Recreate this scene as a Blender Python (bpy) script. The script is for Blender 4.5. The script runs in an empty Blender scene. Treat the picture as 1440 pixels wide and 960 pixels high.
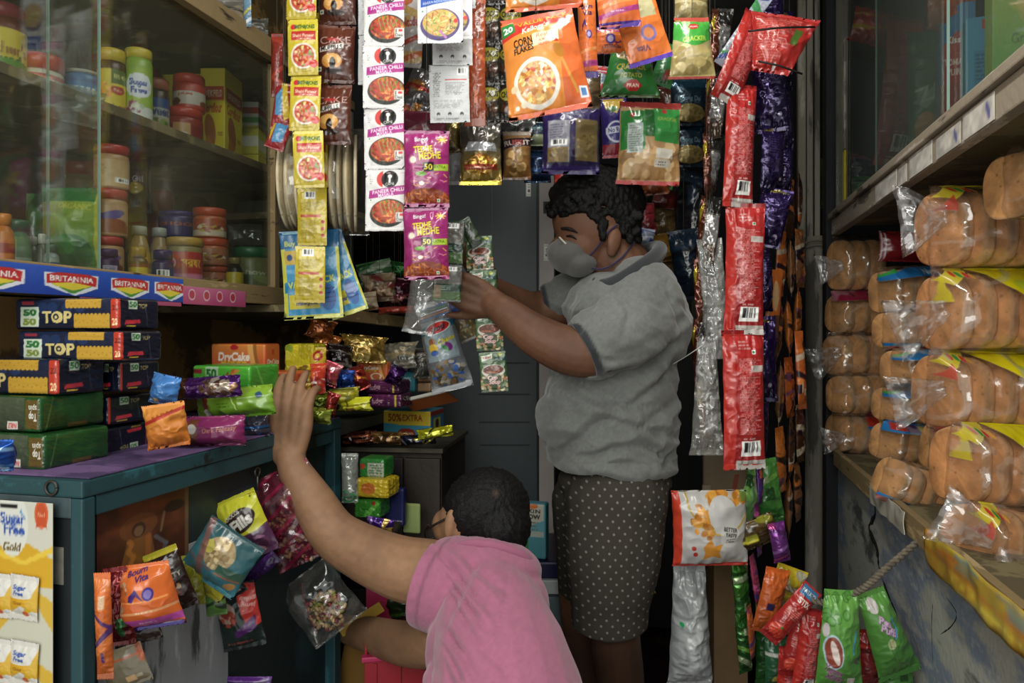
import bpy, bmesh, math, random
import numpy as np
from mathutils import Matrix, Vector, Quaternion

# ---------------------------------------------------------------- camera, light, exposure
SC = bpy.context.scene
COL = SC.collection
F = 1040.0                       # focal length in pixels of the 1440 wide frame
CX, HY = 720.0, 466.0            # principal column, horizon row
CZ = 1.30                        # eye height over the shop floor
TH = math.atan(255 / F)          # camera turned left of the shop's axis
FW = np.array([-math.sin(TH), math.cos(TH), 0.0])
RT = np.array([math.cos(TH), math.sin(TH), 0.0])
UP = np.array([0, 0, 1.0])
CAM = np.array([0, 0, CZ])
cam = bpy.data.cameras.new('camera'); cam_o = bpy.data.objects.new('camera', cam); COL.objects.link(cam_o)
cam.lens = 36 * F / 1440; cam.sensor_width = 36; cam.shift_y = -(480 - HY) / 1440; cam.clip_start = .02
cam_o.location = CAM; cam_o.rotation_euler = (math.pi / 2, 0, TH)
SC.camera = cam_o
SC.view_settings.view_transform = 'Standard'; SC.view_settings.look = 'None'
SC.view_settings.gamma = 1; SC.view_settings.use_curve_mapping = False
SC.view_settings.exposure = 0.0
SC.cycles.use_denoising = True
SC.cycles.max_bounces = 7; SC.cycles.transparent_max_bounces = 24; SC.cycles.sample_clamp_indirect = 3.0
SC.cycles.caustics_reflective = False; SC.cycles.caustics_refractive = False
W = bpy.data.worlds.new('world'); SC.world = W; W.use_nodes = True
W.node_tree.nodes['Background'].inputs[0].default_value = (0.94, 0.97, 0.92, 1)
W.node_tree.nodes['Background'].inputs[1].default_value = 1.1

def lamp(name, loc, target, sx, sy, power, col):
    l = bpy.data.lights.new(name, 'AREA'); l.shape = 'RECTANGLE'; l.size = sx; l.size_y = sy
    l.energy = power; l.color = col
    o = bpy.data.objects.new(name, l); COL.objects.link(o); o.location = loc
    d = Vector(target) - Vector(loc); o.rotation_euler = d.to_track_quat('-Z', 'Y').to_euler()
    return o
lamp('tube_light_glow', (-0.12, 0.95, 2.36), (-0.12, 1.05, 0), 0.10, 1.0, 11.0, (1.0, 0.99, 0.93))
lamp('doorway_daylight', (-0.28, -0.75, 1.95), (0.05, 1.6, 1.10), 1.3, 1.1, 27.0, (1.0, 0.99, 0.94))

# ---------------------------------------------------------------- pixel geometry
def P(px, py, D):
    return CAM + D * (FW + (px - CX) / F * RT + (HY - py) / F * UP)
def DX(px, X):
    return X / (FW[0] + (px - CX) / F * RT[0])
def DY(px, Y):
    return Y / (FW[1] + (px - CX) / F * RT[1])
def rotm(axis, deg):
    return np.array(Matrix.Rotation(math.radians(deg), 3, axis))
B0 = np.stack([RT, UP, -FW], 1)
def pose(px, py, D, roll=0, yaw=0, pitch=0, base=None):
    m = np.eye(4); m[:3, :3] = (B0 if base is None else base) @ rotm('Z', roll) @ rotm('Y', yaw) @ rotm('X', pitch)
    m[:3, 3] = P(px, py, D); return m

# ---------------------------------------------------------------- noise
def _h(ix, iy, s):
    n = (ix.astype(np.int64) * 374761393 + iy.astype(np.int64) * 668265263 + int(s) * 1442695041) & 0x7fffffff
    n = ((n ^ (n >> 13)) * 1274126177) & 0x7fffffff
    return ((n ^ (n >> 16)) & 0xffff) / 65535.0
def vn(x, y, s=0):
    x = np.asarray(x, float); y = np.asarray(y, float)
    ix = np.floor(x); iy = np.floor(y); fx = x - ix; fy = y - iy
    fx = fx * fx * (3 - 2 * fx); fy = fy * fy * (3 - 2 * fy)
    a = _h(ix, iy, s); b = _h(ix + 1, iy, s); c = _h(ix, iy + 1, s); d = _h(ix + 1, iy + 1, s)
    return (a * (1 - fx) + b * fx) * (1 - fy) + (c * (1 - fx) + d * fx) * fy
def fbm(x, y, s=0, o=3):
    r = 0; a = .5; t = 0
    for k in range(o):
        r = r + a * vn(np.asarray(x) * 2 ** k, np.asarray(y) * 2 ** k, s + k * 17); t += a; a *= .5
    return r / t
def crease(x, y, s=0):
    return 1 - np.abs(2 * fbm(x, y, s, 3) - 1) * 2

# ---------------------------------------------------------------- materials
def new_mat(name):
    m = bpy.data.materials.new(name); m.use_nodes = True
    nt = m.node_tree; b = nt.nodes['Principled BSDF']; return m, nt, b
def lin(c):
    if isinstance(c, str):
        c = c.lstrip('#'); c = [int(c[i:i + 2], 16) / 255 for i in (0, 2, 4)]
    c = np.array(c[:3], float)
    return np.where(c <= .04045, c / 12.92, ((c + .055) / 1.055) ** 2.4)
def bump(nt, b, scale, strength, detail=3, dist=.002):
    tc = nt.nodes.new('ShaderNodeTexCoord'); n = nt.nodes.new('ShaderNodeTexNoise')
    n.inputs['Scale'].default_value = scale; n.inputs['Detail'].default_value = detail
    bp = nt.nodes.new('ShaderNodeBump'); bp.inputs['Strength'].default_value = strength; bp.inputs['Distance'].default_value = dist
    nt.links.new(tc.outputs['Object'], n.inputs['Vector']); nt.links.new(n.outputs['Fac'], bp.inputs['Height'])
    nt.links.new(bp.outputs['Normal'], b.inputs['Normal'])
def cmat(name, rough, spec=.5, metal=0, coat=0, bs=None, bstr=.3, sheen=0, sss=0):
    m, nt, b = new_mat(name)
    a = nt.nodes.new('ShaderNodeAttribute'); a.attribute_name = 'Col'
    hs = nt.nodes.new('ShaderNodeHueSaturation'); hs.inputs['Saturation'].default_value = .98; nt.links.new(a.outputs['Color'], hs.inputs['Color']); nt.links.new(hs.outputs[0], b.inputs['Base Color'])
    b.inputs['Roughness'].default_value = rough; b.inputs['Specular IOR Level'].default_value = spec
    b.inputs['Metallic'].default_value = metal; b.inputs['Coat Weight'].default_value = coat
    b.inputs['Coat Roughness'].default_value = .12
    if sheen: b.inputs['Sheen Weight'].default_value = sheen
    if sss:
        b.inputs['Subsurface Weight'].default_value = sss; b.inputs['Subsurface Radius'].default_value = (.01, .005, .003)
        b.inputs['Subsurface Scale'].default_value = .5
    if bs: bump(nt, b, bs, bstr)
    return m
M = {}
M['film'] = cmat('glossy_wrapper', .28, .5, 0, .25, 60, .35)
M['foil'] = cmat('metallised_foil', .24, .6, .55, .2, 70, .6)
M['matte'] = cmat('matte_wrapper', .45, .4, 0, 0, 50, .25)
M['card'] = cmat('printed_carton', .42, .4, 0, .1)
M['plastic'] = cmat('moulded_plastic', .32, .5)
M['cloth'] = cmat('woven_cloth', .9, .2, 0, 0, 900, .25, .3)
M['skin'] = cmat('skin', .56, .3, 0, 0, 350, .2, 0, .04)
M['hair'] = cmat('hair', .62, .22, 0, 0, 300, .8)
M['bread'] = cmat('bread_crust', .75, .25, 0, 0, 160, .5)
def mottled(m, scale, lo, hi, spec_scale=0):
    nt = m.node_tree; b = nt.nodes['Principled BSDF']; L = nt.links.new; src = b.inputs['Base Color'].links[0].from_socket
    tc = nt.nodes.new('ShaderNodeTexCoord'); n = nt.nodes.new('ShaderNodeTexNoise'); n.inputs['Scale'].default_value = scale; n.inputs['Detail'].default_value = 7; L(tc.outputs['Object'], n.inputs['Vector'])
    r = nt.nodes.new('ShaderNodeMapRange'); r.inputs[1].default_value = .3; r.inputs[2].default_value = .7; r.inputs[3].default_value = lo; r.inputs[4].default_value = hi; L(n.outputs['Fac'], r.inputs[0])
    v = nt.nodes.new('ShaderNodeTexVoronoi'); v.inputs['Scale'].default_value = spec_scale; L(tc.outputs['Object'], v.inputs['Vector'])
    g = nt.nodes.new('ShaderNodeMapRange'); g.inputs[1].default_value = .10; g.inputs[2].default_value = .2; g.inputs[3].default_value = .62; g.inputs[4].default_value = 1; L(v.outputs['Distance'], g.inputs[0])
    k = nt.nodes.new('ShaderNodeMath'); k.operation = 'MULTIPLY'; L(r.outputs[0], k.inputs[0]); L(g.outputs[0], k.inputs[1])
    x = nt.nodes.new('ShaderNodeVectorMath'); x.operation = 'SCALE'; L(src, x.inputs[0]); L(k.outputs[0], x.inputs['Scale']); L(x.outputs[0], b.inputs['Base Color'])
mottled(M['bread'], 22, .62, 1.28, 55)
M['paint'] = cmat('chipped_paint', .55, .35, 0, 0, 40, .4)
M['rough'] = cmat('bare_rough', .85, .2, 0, 0, 90, .6)
M['metal'] = cmat('dull_metal', .35, .5, .8)
def clear_mat(name, rough, film, bs=None, tint=(1, 1, 1), ior=1.5, bstr=.6):
    # thin clear sheet: what is behind shows through, with a glossy reflection and printed areas (attribute alpha) solid
    m, nt, b = new_mat(name); L = nt.links.new; out = nt.nodes['Material Output']
    a = nt.nodes.new('ShaderNodeAttribute'); a.attribute_name = 'Col'
    L(a.outputs['Color'], b.inputs['Base Color']); b.inputs['Roughness'].default_value = .3
    tr = nt.nodes.new('ShaderNodeBsdfTransparent'); tr.inputs[0].default_value = (*tint, 1)
    gl = nt.nodes.new('ShaderNodeBsdfGlossy'); gl.inputs['Roughness'].default_value = rough
    fr = nt.nodes.new('ShaderNodeFresnel'); ge = nt.nodes.new('ShaderNodeNewGeometry'); mr = nt.nodes.new('ShaderNodeMapRange')
    mr.inputs[3].default_value = ior; mr.inputs[4].default_value = 1 / ior; L(ge.outputs['Backfacing'], mr.inputs[0]); L(mr.outputs[0], fr.inputs[0])
    ad = nt.nodes.new('ShaderNodeMath'); ad.operation = 'ADD'; ad.inputs[1].default_value = film; ad.use_clamp = True
    L(fr.outputs[0], ad.inputs[0])
    m1 = nt.nodes.new('ShaderNodeMixShader'); L(ad.outputs[0], m1.inputs[0]); L(tr.outputs[0], m1.inputs[1]); L(gl.outputs[0], m1.inputs[2])
    m2 = nt.nodes.new('ShaderNodeMixShader'); L(a.outputs['Alpha'], m2.inputs[0]); L(m1.outputs[0], m2.inputs[1]); L(b.outputs[0], m2.inputs[2])
    L(m2.outputs[0], out.inputs[0])
    if bs:
        bump(nt, b, bs, bstr); L(b.inputs['Normal'].links[0].from_socket, gl.inputs['Normal'])
    return m
M['clear'] = clear_mat('clear_plastic_film', .10, .07, 30)
M['glass'] = clear_mat('dusty_glass', .03, .0, None, (.95, .97, .95))
M['jar'] = clear_mat('clear_jar_plastic', .08, .02)
_pl = {}
def plain(col, rough=.5, metal=0, bs=None, bstr=.3, var=.15, vscale=12, name=None, spec=.4):
    key = (str(col), rough, metal, bs, var, vscale)
    if key in _pl: return _pl[key]
    m, nt, b = new_mat(name or 'surface'); L = nt.links.new
    c = lin(col)
    tc = nt.nodes.new('ShaderNodeTexCoord'); n = nt.nodes.new('ShaderNodeTexNoise'); n.inputs['Scale'].default_value = vscale; n.inputs['Detail'].default_value = 6
    r = nt.nodes.new('ShaderNodeValToRGB'); r.color_ramp.elements[0].position = .3; r.color_ramp.elements[1].position = .7
    r.color_ramp.elements[0].color = (*(c * (1 - var)), 1); r.color_ramp.elements[1].color = (*np.minimum(c * (1 + var), 1), 1)
    L(tc.outputs['Object'], n.inputs['Vector']); L(n.outputs['Fac'], r.inputs[0]); L(r.outputs[0], b.inputs['Base Color'])
    b.inputs['Roughness'].default_value = rough; b.inputs['Metallic'].default_value = metal; b.inputs['Specular IOR Level'].default_value = spec
    if bs: bump(nt, b, bs, bstr)
    _pl[key] = m; return m
def patchy(name, cols, scale=3, rough=.8, bs=60, bstr=.6, stretch=(1, 1, 1), sharp=.04, seed=0):
    # worn surface: layers of colour broken up by noise; cols = [(colour, position)...]
    m, nt, b = new_mat(name); L = nt.links.new
    tc = nt.nodes.new('ShaderNodeTexCoord'); mp = nt.nodes.new('ShaderNodeMapping'); mp.inputs['Scale'].default_value = stretch
    mp.inputs['Location'].default_value = (seed, seed * .7, 0)
    L(tc.outputs['Object'], mp.inputs[0])
    n = nt.nodes.new('ShaderNodeTexNoise'); n.inputs['Scale'].default_value = scale; n.inputs['Detail'].default_value = 9; n.inputs['Roughness'].default_value = .65
    L(mp.outputs[0], n.inputs['Vector'])
    r = nt.nodes.new('ShaderNodeValToRGB'); cr = r.color_ramp
    while len(cr.elements) < len(cols) * 2 - 1: cr.elements.new(.5)
    k = 0; seq = []
    for i, (c, p) in enumerate(cols):
        if i: seq.append((p - sharp, lin(cols[i - 1][0])))
        seq.append((p, lin(c)))
    seq = seq if len(cols) > 1 else seq
    for e, (p, c) in zip(cr.elements, seq): e.position = max(0, min(1, p)); e.color = (*c, 1)
    L(n.outputs['Fac'], r.inputs[0]); L(r.outputs[0], b.inputs['Base Color']); b.inputs['Roughness'].default_value = rough
    if bs: bump(nt, b, bs, bstr, 6)
    return m

# ---------------------------------------------------------------- mesh building
def mesh(name, V, faces, cols=None, corner=None, smooth=True):
    """V (n,3); faces list of index arrays (k,3)/(k,4); cols per-vertex sRGB(A); corner per-corner sRGB(A)"""
    me = bpy.data.meshes.new(name); V = np.asarray(V, np.float32)
    me.vertices.add(len(V)); me.vertices.foreach_set('co', V.ravel())
    faces = [np.asarray(f, np.int32) for f in faces if len(f)]
    idx = np.concatenate([f.ravel() for f in faces]); cnt = np.concatenate([np.full(len(f), f.shape[1], np.int32) for f in faces])
    me.loops.add(len(idx)); me.loops.foreach_set('vertex_index', idx)
    me.polygons.add(len(cnt)); st = np.zeros(len(cnt), np.int32); st[1:] = np.cumsum(cnt)[:-1]
    me.polygons.foreach_set('loop_start', st)
    me.polygons.foreach_set('use_smooth', np.full(len(cnt), bool(smooth)))
    me.update(calc_edges=True); me.validate()
    c = cols if cols is not None else corner
    if c is not None:
        c = np.asarray(c, np.float32)
        if c.ndim == 1: c = np.tile(c, (len(V) if cols is not None else len(idx), 1))
        if c.shape[1] == 3: c = np.concatenate([c, np.ones((len(c), 1), np.float32)], 1)
        at = me.color_attributes.new('Col', 'BYTE_COLOR', 'POINT' if cols is not None else 'CORNER')
        if len(at.data) == len(c): at.data.foreach_set('color_srgb', np.clip(c, 0, 1).ravel())
    return me
def hexc(c):
    if isinstance(c, str):
        c = c.lstrip('#'); c = ''.join(q * 2 for q in c) if len(c) == 3 else c
        return np.array([int(c[i:i + 2], 16) / 255 for i in (0, 2, 4)])
    return np.array(c, float)[:3]
def link(name, me, mat=None, parent=None, mw=None):
    o = bpy.data.objects.new(name, me); COL.objects.link(o)
    if mat is not None and me is not None and not me.materials: me.materials.append(mat)
    if parent is not None: o.parent = parent
    if mw is not None: o.matrix_local = Matrix(np.asarray(mw).tolist())
    return o
def tag(o, label=None, cat=None, group=None, kind=None):
    if label: o['label'] = label
    if cat: o['category'] = cat
    if group: o['group'] = group
    if kind: o['kind'] = kind
    return o
def empty(name, mw, label=None, cat=None, group=None):
    if not hasattr(mw, 'shape') or mw.shape != (4, 4):
        m = np.eye(4); m[:3, 3] = mw; mw = m
    return tag(link(name, None, None, None, mw), label, cat, group)
def structure(o): o['kind'] = 'structure'; return o
def T4(x=0, y=0, z=0, rx=0, ry=0, rz=0):
    m = np.eye(4); m[:3, :3] = rotm('Z', rz) @ rotm('Y', ry) @ rotm('X', rx); m[:3, 3] = (x, y, z); return m

def boxv(lo, hi):
    lo = np.array(lo, float); hi = np.array(hi, float)
    V = np.array([[(lo, hi)[i][0], (lo, hi)[j][1], (lo, hi)[k][2]] for i in (0, 1) for j in (0, 1) for k in (0, 1)])
    Fq = np.array([[0, 1, 3, 2], [4, 6, 7, 5], [0, 4, 5, 1], [2, 3, 7, 6], [0, 2, 6, 4], [1, 5, 7, 3]])
    return V, Fq
def slab(name, lo, hi, mat, parent=None, bev=.002, mw=None):
    V, Fq = boxv(lo, hi); me = mesh(name, V, [Fq], smooth=False)
    if bev:
        bm = bmesh.new(); bm.from_mesh(me); bmesh.ops.bevel(bm, geom=bm.edges[:], offset=bev, segments=2, affect='EDGES', profile=.6); bm.to_mesh(me); bm.free()
    return link(name, me, mat, parent, mw)
def bar(name, a, b, w, h, mat, parent=None, bev=.002, up=(0, 0, 1)):
    """box beam from a to b"""
    a = np.array(a, float); b = np.array(b, float); d = b - a; L_ = np.linalg.norm(d); d /= L_
    s = np.cross(d, up); s /= np.linalg.norm(s); u = np.cross(s, d)
    m = np.eye(4); m[:3, 0] = d; m[:3, 1] = s; m[:3, 2] = u; m[:3, 3] = a
    m[:3, 1] = -s if np.linalg.det(m[:3, :3]) < 0 else s
    return slab(name, (0, -w / 2, -h / 2), (L_, w / 2, h / 2), mat, parent, bev, m)
def tube_arr(pts, rad, n=8, ell=1.0, cap=True):
    pts = np.array(pts, float); m = len(pts); rad = np.broadcast_to(np.array(rad, float), (m,))
    t = np.gradient(pts, axis=0); t /= np.linalg.norm(t, axis=1)[:, None] + 1e-12
    ref = np.array([0, 0, 1.0]) if abs(t[0][2]) < .9 else np.array([1.0, 0, 0])
    V = []
    a = np.linspace(0, 2 * np.pi, n, endpoint=False); s = np.cross(t[0], ref); s /= np.linalg.norm(s)
    for i in range(m):
        s = s - t[i] * np.dot(s, t[i]); s /= np.linalg.norm(s) + 1e-12; u = np.cross(t[i], s)
        V.append(pts[i] + rad[i] * (np.cos(a)[:, None] * s + ell * np.sin(a)[:, None] * u))
    V = np.concatenate(V); q = []
    i = np.arange(m - 1)[:, None] * n; j = np.arange(n)[None]; k = (j + 1) % n
    q = np.stack([i + j, i + k, i + n + k, i + n + j], -1).reshape(-1, 4)
    fs = [q]
    if cap:
        V = np.concatenate([V, pts[:1], pts[-1:]]); c0 = m * n
        jj = np.arange(n); kk = (jj + 1) % n
        fs.append(np.stack([np.full(n, c0), kk, jj], 1)); fs.append(np.stack([np.full(n, c0 + 1), (m - 1) * n + jj, (m - 1) * n + kk], 1))
    return V, fs
def spline(pts, n=40):
    pts = np.array(pts, float); m = len(pts)
    if m < 3: return np.array([pts[0] + (pts[-1] - pts[0]) * t for t in np.linspace(0, 1, n)])
    p = np.concatenate([2 * pts[:1] - pts[1:2], pts, 2 * pts[-1:] - pts[-2:-1]]); out = []
    for t in np.linspace(0, m - 1 - 1e-9, n):
        i = int(t); f = t - i; a, b, c, d = p[i:i + 4]
        out.append(.5 * (2 * b + (c - a) * f + (2 * a - 5 * b + 4 * c - d) * f * f + (3 * b - a - 3 * c + d) * f ** 3))
    return np.array(out)
def tube(name, pts, r, mat, parent=None, n=8, col=None, sm=0):
    if sm: pts = spline(pts, sm)
    V, fs = tube_arr(pts, r, n)
    return link(name, mesh(name, V, fs, cols=None if col is None else hexc(col)), mat, parent)

# ---------------------------------------------------------------- printed artwork as colour grids
_tx = {}
def glyphs(s, bold=0, shear=0):
    k = (s, bold, shear)
    if k not in _tx:
        cu = bpy.data.curves.new('t', 'FONT'); cu.body = s; cu.size = 1; cu.offset = bold; cu.shear = shear; cu.resolution_u = 3
        o = bpy.data.objects.new('t', cu); COL.objects.link(o); dg = bpy.context.evaluated_depsgraph_get(); dg.update()
        me = bpy.data.meshes.new_from_object(o.evaluated_get(dg)); me.calc_loop_triangles()
        v = np.array([x.co[:2] for x in me.vertices]).reshape(-1, 2); t = np.array([x.vertices[:] for x in me.loop_triangles]).reshape(-1, 3)
        bpy.data.objects.remove(o); bpy.data.meshes.remove(me); bpy.data.curves.remove(cu)
        if len(v): v = v - np.array([(v[:, 0].min() + v[:, 0].max()) / 2, .36])
        _tx[k] = (v, t)
    return _tx[k]
SS = 3
class Cv:
    """canvas; x 0..1 left to right, y 0..1 bottom to top; w,h = grid cells"""
    def __init__(s, w, h, bg='#ffffff', a=1.0):
        s.w, s.h = int(max(w, 6)), int(max(h, 6)); s.W, s.H = s.w * SS, s.h * SS
        s.a = np.empty((s.H, s.W, 4), np.float32); s.a[..., :3] = hexc(bg); s.a[..., 3] = a
        y, x = np.mgrid[0:s.H, 0:s.W]; s.X = (x + .5) / s.W; s.Y = (y + .5) / s.H
    def put(s, m, c, o=1.0, al=1.0):
        m = np.clip(m.astype(np.float32) * o, 0, 1)[..., None]; c4 = np.array([*hexc(c), al], np.float32)
        s.a = s.a * (1 - m) + c4 * m; return s
    def rect(s, x0, y0, x1, y1, c, o=1, al=1): return s.put((s.X >= x0) & (s.X < x1) & (s.Y >= y0) & (s.Y < y1), c, o, al)
    def ell(s, cx, cy, rx, ry, c, rot=0, o=1, al=1):
        dx = (s.X - cx) * s.W; dy = (s.Y - cy) * s.H; r = math.radians(rot)
        u = dx * math.cos(r) + dy * math.sin(r); v = -dx * math.sin(r) + dy * math.cos(r)
        return s.put((u / (rx * s.W)) ** 2 + (v / (ry * s.H)) ** 2 < 1, c, o, al)
    def circ(s, cx, cy, r, c, o=1): return s.ell(cx, cy, r, r * s.W / s.H, c, 0, o)
    def poly(s, pts, c, o=1, al=1):
        m = np.zeros(s.X.shape, bool); n = len(pts)
        for i in range(n):
            x0, y0 = pts[i]; x1, y1 = pts[(i + 1) % n]
            if y0 == y1: continue
            m ^= ((s.Y >= min(y0, y1)) & (s.Y < max(y0, y1)) & (s.X < x0 + (s.Y - y0) * (x1 - x0) / (y1 - y0)))
        return s.put(m, c, o, al)
    def line(s, x0, y0, x1, y1, w, c, o=1):
        p = np.array([s.X * s.W, s.Y * s.H]); a = np.array([x0 * s.W, y0 * s.H]); b = np.array([x1 * s.W, y1 * s.H]); d = b - a
        t = np.clip(((p[0] - a[0]) * d[0] + (p[1] - a[1]) * d[1]) / (d @ d + 1e-9), 0, 1)
        return s.put(np.hypot(p[0] - a[0] - t * d[0], p[1] - a[1] - t * d[1]) < w * s.W / 2, c, o)
    def grad(s, c0, c1, y0=0, y1=1, ax='Y'):
        t = np.clip(((s.Y if ax == 'Y' else s.X) - y0) / (y1 - y0), 0, 1)[..., None]
        m = (((s.Y if ax == 'Y' else s.X) >= y0) & ((s.Y if ax == 'Y' else s.X) <= y1))[..., None]
        c = hexc(c0) * (1 - t) + hexc(c1) * t; s.a[..., :3] = np.where(m, c, s.a[..., :3]); return s
    def wave(s, y, amp, n, ph, c, above=False, o=1):
        e = y + amp * np.sin(s.X * n * 2 * np.pi + ph); return s.put((s.Y > e) if above else (s.Y < e), c, o)
    def text(s, t, cx, cy, size, c, rot=0, bold=.02, wid=None, shear=0, ol=None, olw=.05):
        """size = cap height fraction of canvas height; wid = full width as a fraction of canvas width"""
        if ol is not None: s.text(t, cx, cy, size, ol, rot, bold + olw, wid, shear)
        v, tri = glyphs(t, round(bold * .6, 4), shear)
        if not len(v): return s
        k = size * s.H / .72; kx = k
        if wid: kx = wid * s.W / max(v[:, 0].max() - v[:, 0].min(), 1e-6)
        v = v * np.array([kx, k]); r = math.radians(rot)
        v = v @ np.array([[math.cos(r), math.sin(r)], [-math.sin(r), math.cos(r)]]) + np.array([cx * s.W, cy * s.H])
        m = np.zeros((s.H, s.W), bool)
        for a, b, d in v[tri]:
            x0 = max(int(min(a[0], b[0], d[0])) - 1, 0); x1 = min(int(max(a[0], b[0], d[0])) + 2, s.W)
            y0 = max(int(min(a[1], b[1], d[1])) - 1, 0); y1 = min(int(max(a[1], b[1], d[1])) + 2, s.H)
            if x0 >= x1 or y0 >= y1: continue
            yy, xx = np.mgrid[y0:y1, x0:x1]; xx = xx + .5; yy = yy + .5
            e1 = (b[0] - a[0]) * (yy - a[1]) - (b[1] - a[1]) * (xx - a[0]); e2 = (d[0] - b[0]) * (yy - b[1]) - (d[1] - b[1]) * (xx - b[0])
            e3 = (a[0] - d[0]) * (yy - d[1]) - (a[1] - d[1]) * (xx - d[0])
            m[y0:y1, x0:x1] |= ((e1 >= 0) & (e2 >= 0) & (e3 >= 0)) | ((e1 <= 0) & (e2 <= 0) & (e3 <= 0))
        return s.put(m, c)
    def food(s, cx, cy, rx, ry, cols, n=60, sz=.12, seed=0, base=None, el=.5):
        if base: s.ell(cx, cy, rx, ry, base)
        R = random.Random(seed + int(cx * 999)); m0 = ((s.X - cx) / rx) ** 2 + ((s.Y - cy) / ry) ** 2 < 1
        for i in range(n):
            a = R.uniform(0, 6.283); q = math.sqrt(R.random()) * .95; k = sz * R.uniform(.6, 1.2)
            x = cx + rx * q * math.cos(a); y = cy + ry * q * math.sin(a); rr = R.uniform(0, 3.14)
            dx = (s.X - x) * s.W; dy = (s.Y - y) * s.H; u = dx * math.cos(rr) + dy * math.sin(rr); v = -dx * math.sin(rr) + dy * math.cos(rr)
            c = hexc(R.choice(cols)) * R.uniform(.8, 1.12); w = rx * s.W * k
            s.put(((u / w) ** 2 + (v / (w * el)) ** 2 < 1) & m0, np.clip(c, 0, 1), .95)
        return s
    def micro(s, x0, y0, x1, y1, c, rows=12, seed=1, o=.75):
        r = (s.Y - y0) / (y1 - y0) * rows; k = np.floor(r); ln = _h(k, k * 0, seed) * .35 + .65
        m = (s.X > x0) & (s.X < x0 + (x1 - x0) * ln) & (s.Y > y0) & (s.Y < y1) & ((r - k) < .55)
        g = vn(s.X * s.w * .9, k * 7.3, seed) > .34
        return s.put(m & g, c, o)
    def bars(s, x0, y0, x1, y1, vert=False):
        s.rect(x0, y0, x1, y1, '#f2f2ee'); t = (s.Y - y0) / (y1 - y0) if vert else (s.X - x0) / (x1 - x0)
        q = (s.X - x0) / (x1 - x0) if vert else (s.Y - y0) / (y1 - y0)
        m = (_h(np.floor(t * 22), np.floor(t * 0), 5) > .5) & (t > .08) & (t < .92) & (q > .25) & (q < .92)
        return s.put(m, '#222222')
    def dot(s, x, y, r=.03, c='#1d8a3a'):
        s.rect(x - r * 1.5, y - r * 1.5 * s.W / s.H, x + r * 1.5, y + r * 1.5 * s.W / s.H, '#ffffff'); return s.circ(x, y, r, c)
    def speck(s, amt=.05, sc=30, seed=3):
        n = fbm(s.X * sc, s.Y * sc * s.H / s.W, seed, 2)[..., None]; s.a[..., :3] = np.clip(s.a[..., :3] * (1 + (n - .5) * 2 * amt), 0, 1); return s
    def out(s):
        return s.a.reshape(s.h, SS, s.w, SS, 4).mean((1, 3))
    def flip(s): s.a = s.a[::-1, ::-1].copy(); return s

def grid_faces(nx, ny, off=0, rev=False):
    i = np.arange(ny - 1)[:, None] * nx + np.arange(nx - 1)[None]; i = i.ravel() + off
    q = np.stack([i, i + 1, i + nx + 1, i + nx], 1); return q[:, ::-1] if rev else q
def bag_mesh(name, art, Wm, Hm, Tm, seal=.06, narrow=.04, wr=1.0, seed=0, backcol=None, deform=None, zig=.004, p=2.0, side=.0, belly=.5):
    """pillow packet: front grid carries the print, back closes it; local x width, y height, +z front"""
    c = art.out() if isinstance(art, Cv) else art
    ny, nx = c.shape[:2]; u, v = np.meshgrid(np.linspace(0, 1, nx), np.linspace(0, 1, ny))
    sv = np.clip(np.minimum(v - seal, 1 - seal - v) / .30, 0, 1); sv = np.sin(sv * np.pi / 2) ** .8
    su = np.clip(1 - np.abs(2 * u - 1) ** p, 0, 1) ** .75
    h = Tm / 2 * sv * su * (1 + (belly - .5) * 1.2 * (0.5 - v) * 2)
    ed = np.minimum(v, 1 - v); k = Wm * .022 * wr
    pl = (vn(u * 13, v * 2.5, seed) - .5) * np.exp(-((ed - seal) / .12) ** 2) * 1.3 + (crease(u * 2.6 + seed, v * 3 * Hm / Wm, seed + 5) - .4) * .8 + (vn(u * 6, v * 6 * Hm / Wm, seed + 9) - .5) * .6
    fe = np.clip(su * 3, 0, 1)
    zf = h + k * pl * fe; zb = -h + k * .8 * pl * fe
    sel = (ed < seal)
    zf = np.where(sel, Wm * .012 * wr * (vn(u * 9, v * 3, seed + 3) - .5), zf); zb = np.where(sel, zf - .0004, zb)
    nar = 1 - narrow * np.sin(np.pi * np.clip((v - seal * .5) / (1 - seal), 0, 1)) ** .7
    x = (u - .5) * Wm * nar + Wm * .008 * wr * (vn(v * 9, u * 0, seed) - .5)
    tooth = (np.abs(((u * Wm / .003) % 1) - .5) - .25) * zig
    y = (v - .5) * Hm + np.where((v < .001) | (v > .999), tooth, 0)
    Vf = np.stack([x, y, zf], -1); k4 = max(1, int(round(min(nx, ny) / 14)))
    iu = np.unique(np.r_[0:nx:k4, nx - 1]); iv = np.unique(np.r_[0:ny:k4, ny - 1])
    gi = iv[:, None] * nx + iu[None]; bnd = np.zeros(gi.shape, bool); bnd[0] = bnd[-1] = True; bnd[:, 0] = bnd[:, -1] = True
    n0 = nx * ny; idx = gi.copy(); inn = ~bnd; idx[inn] = n0 + np.arange(inn.sum())
    Vb = np.stack([x, y, zb], -1)[iv][:, iu][inn]
    q = np.stack([idx[:-1, :-1], idx[1:, :-1], idx[1:, 1:], idx[:-1, 1:]], -1).reshape(-1, 4)
    V = np.concatenate([Vf.reshape(-1, 3), Vb])
    if backcol is None: bc = np.median(c.reshape(-1, 4), 0)
    else: bc = np.array([*hexc(backcol), 1.0])
    bc[3] = max(bc[3], .0)
    C4 = np.concatenate([c.reshape(-1, 4), np.tile(bc, (len(Vb), 1))])
    if deform: V = deform(V)
    return mesh(name, V, [grid_faces(nx, ny), q], cols=C4)
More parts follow.
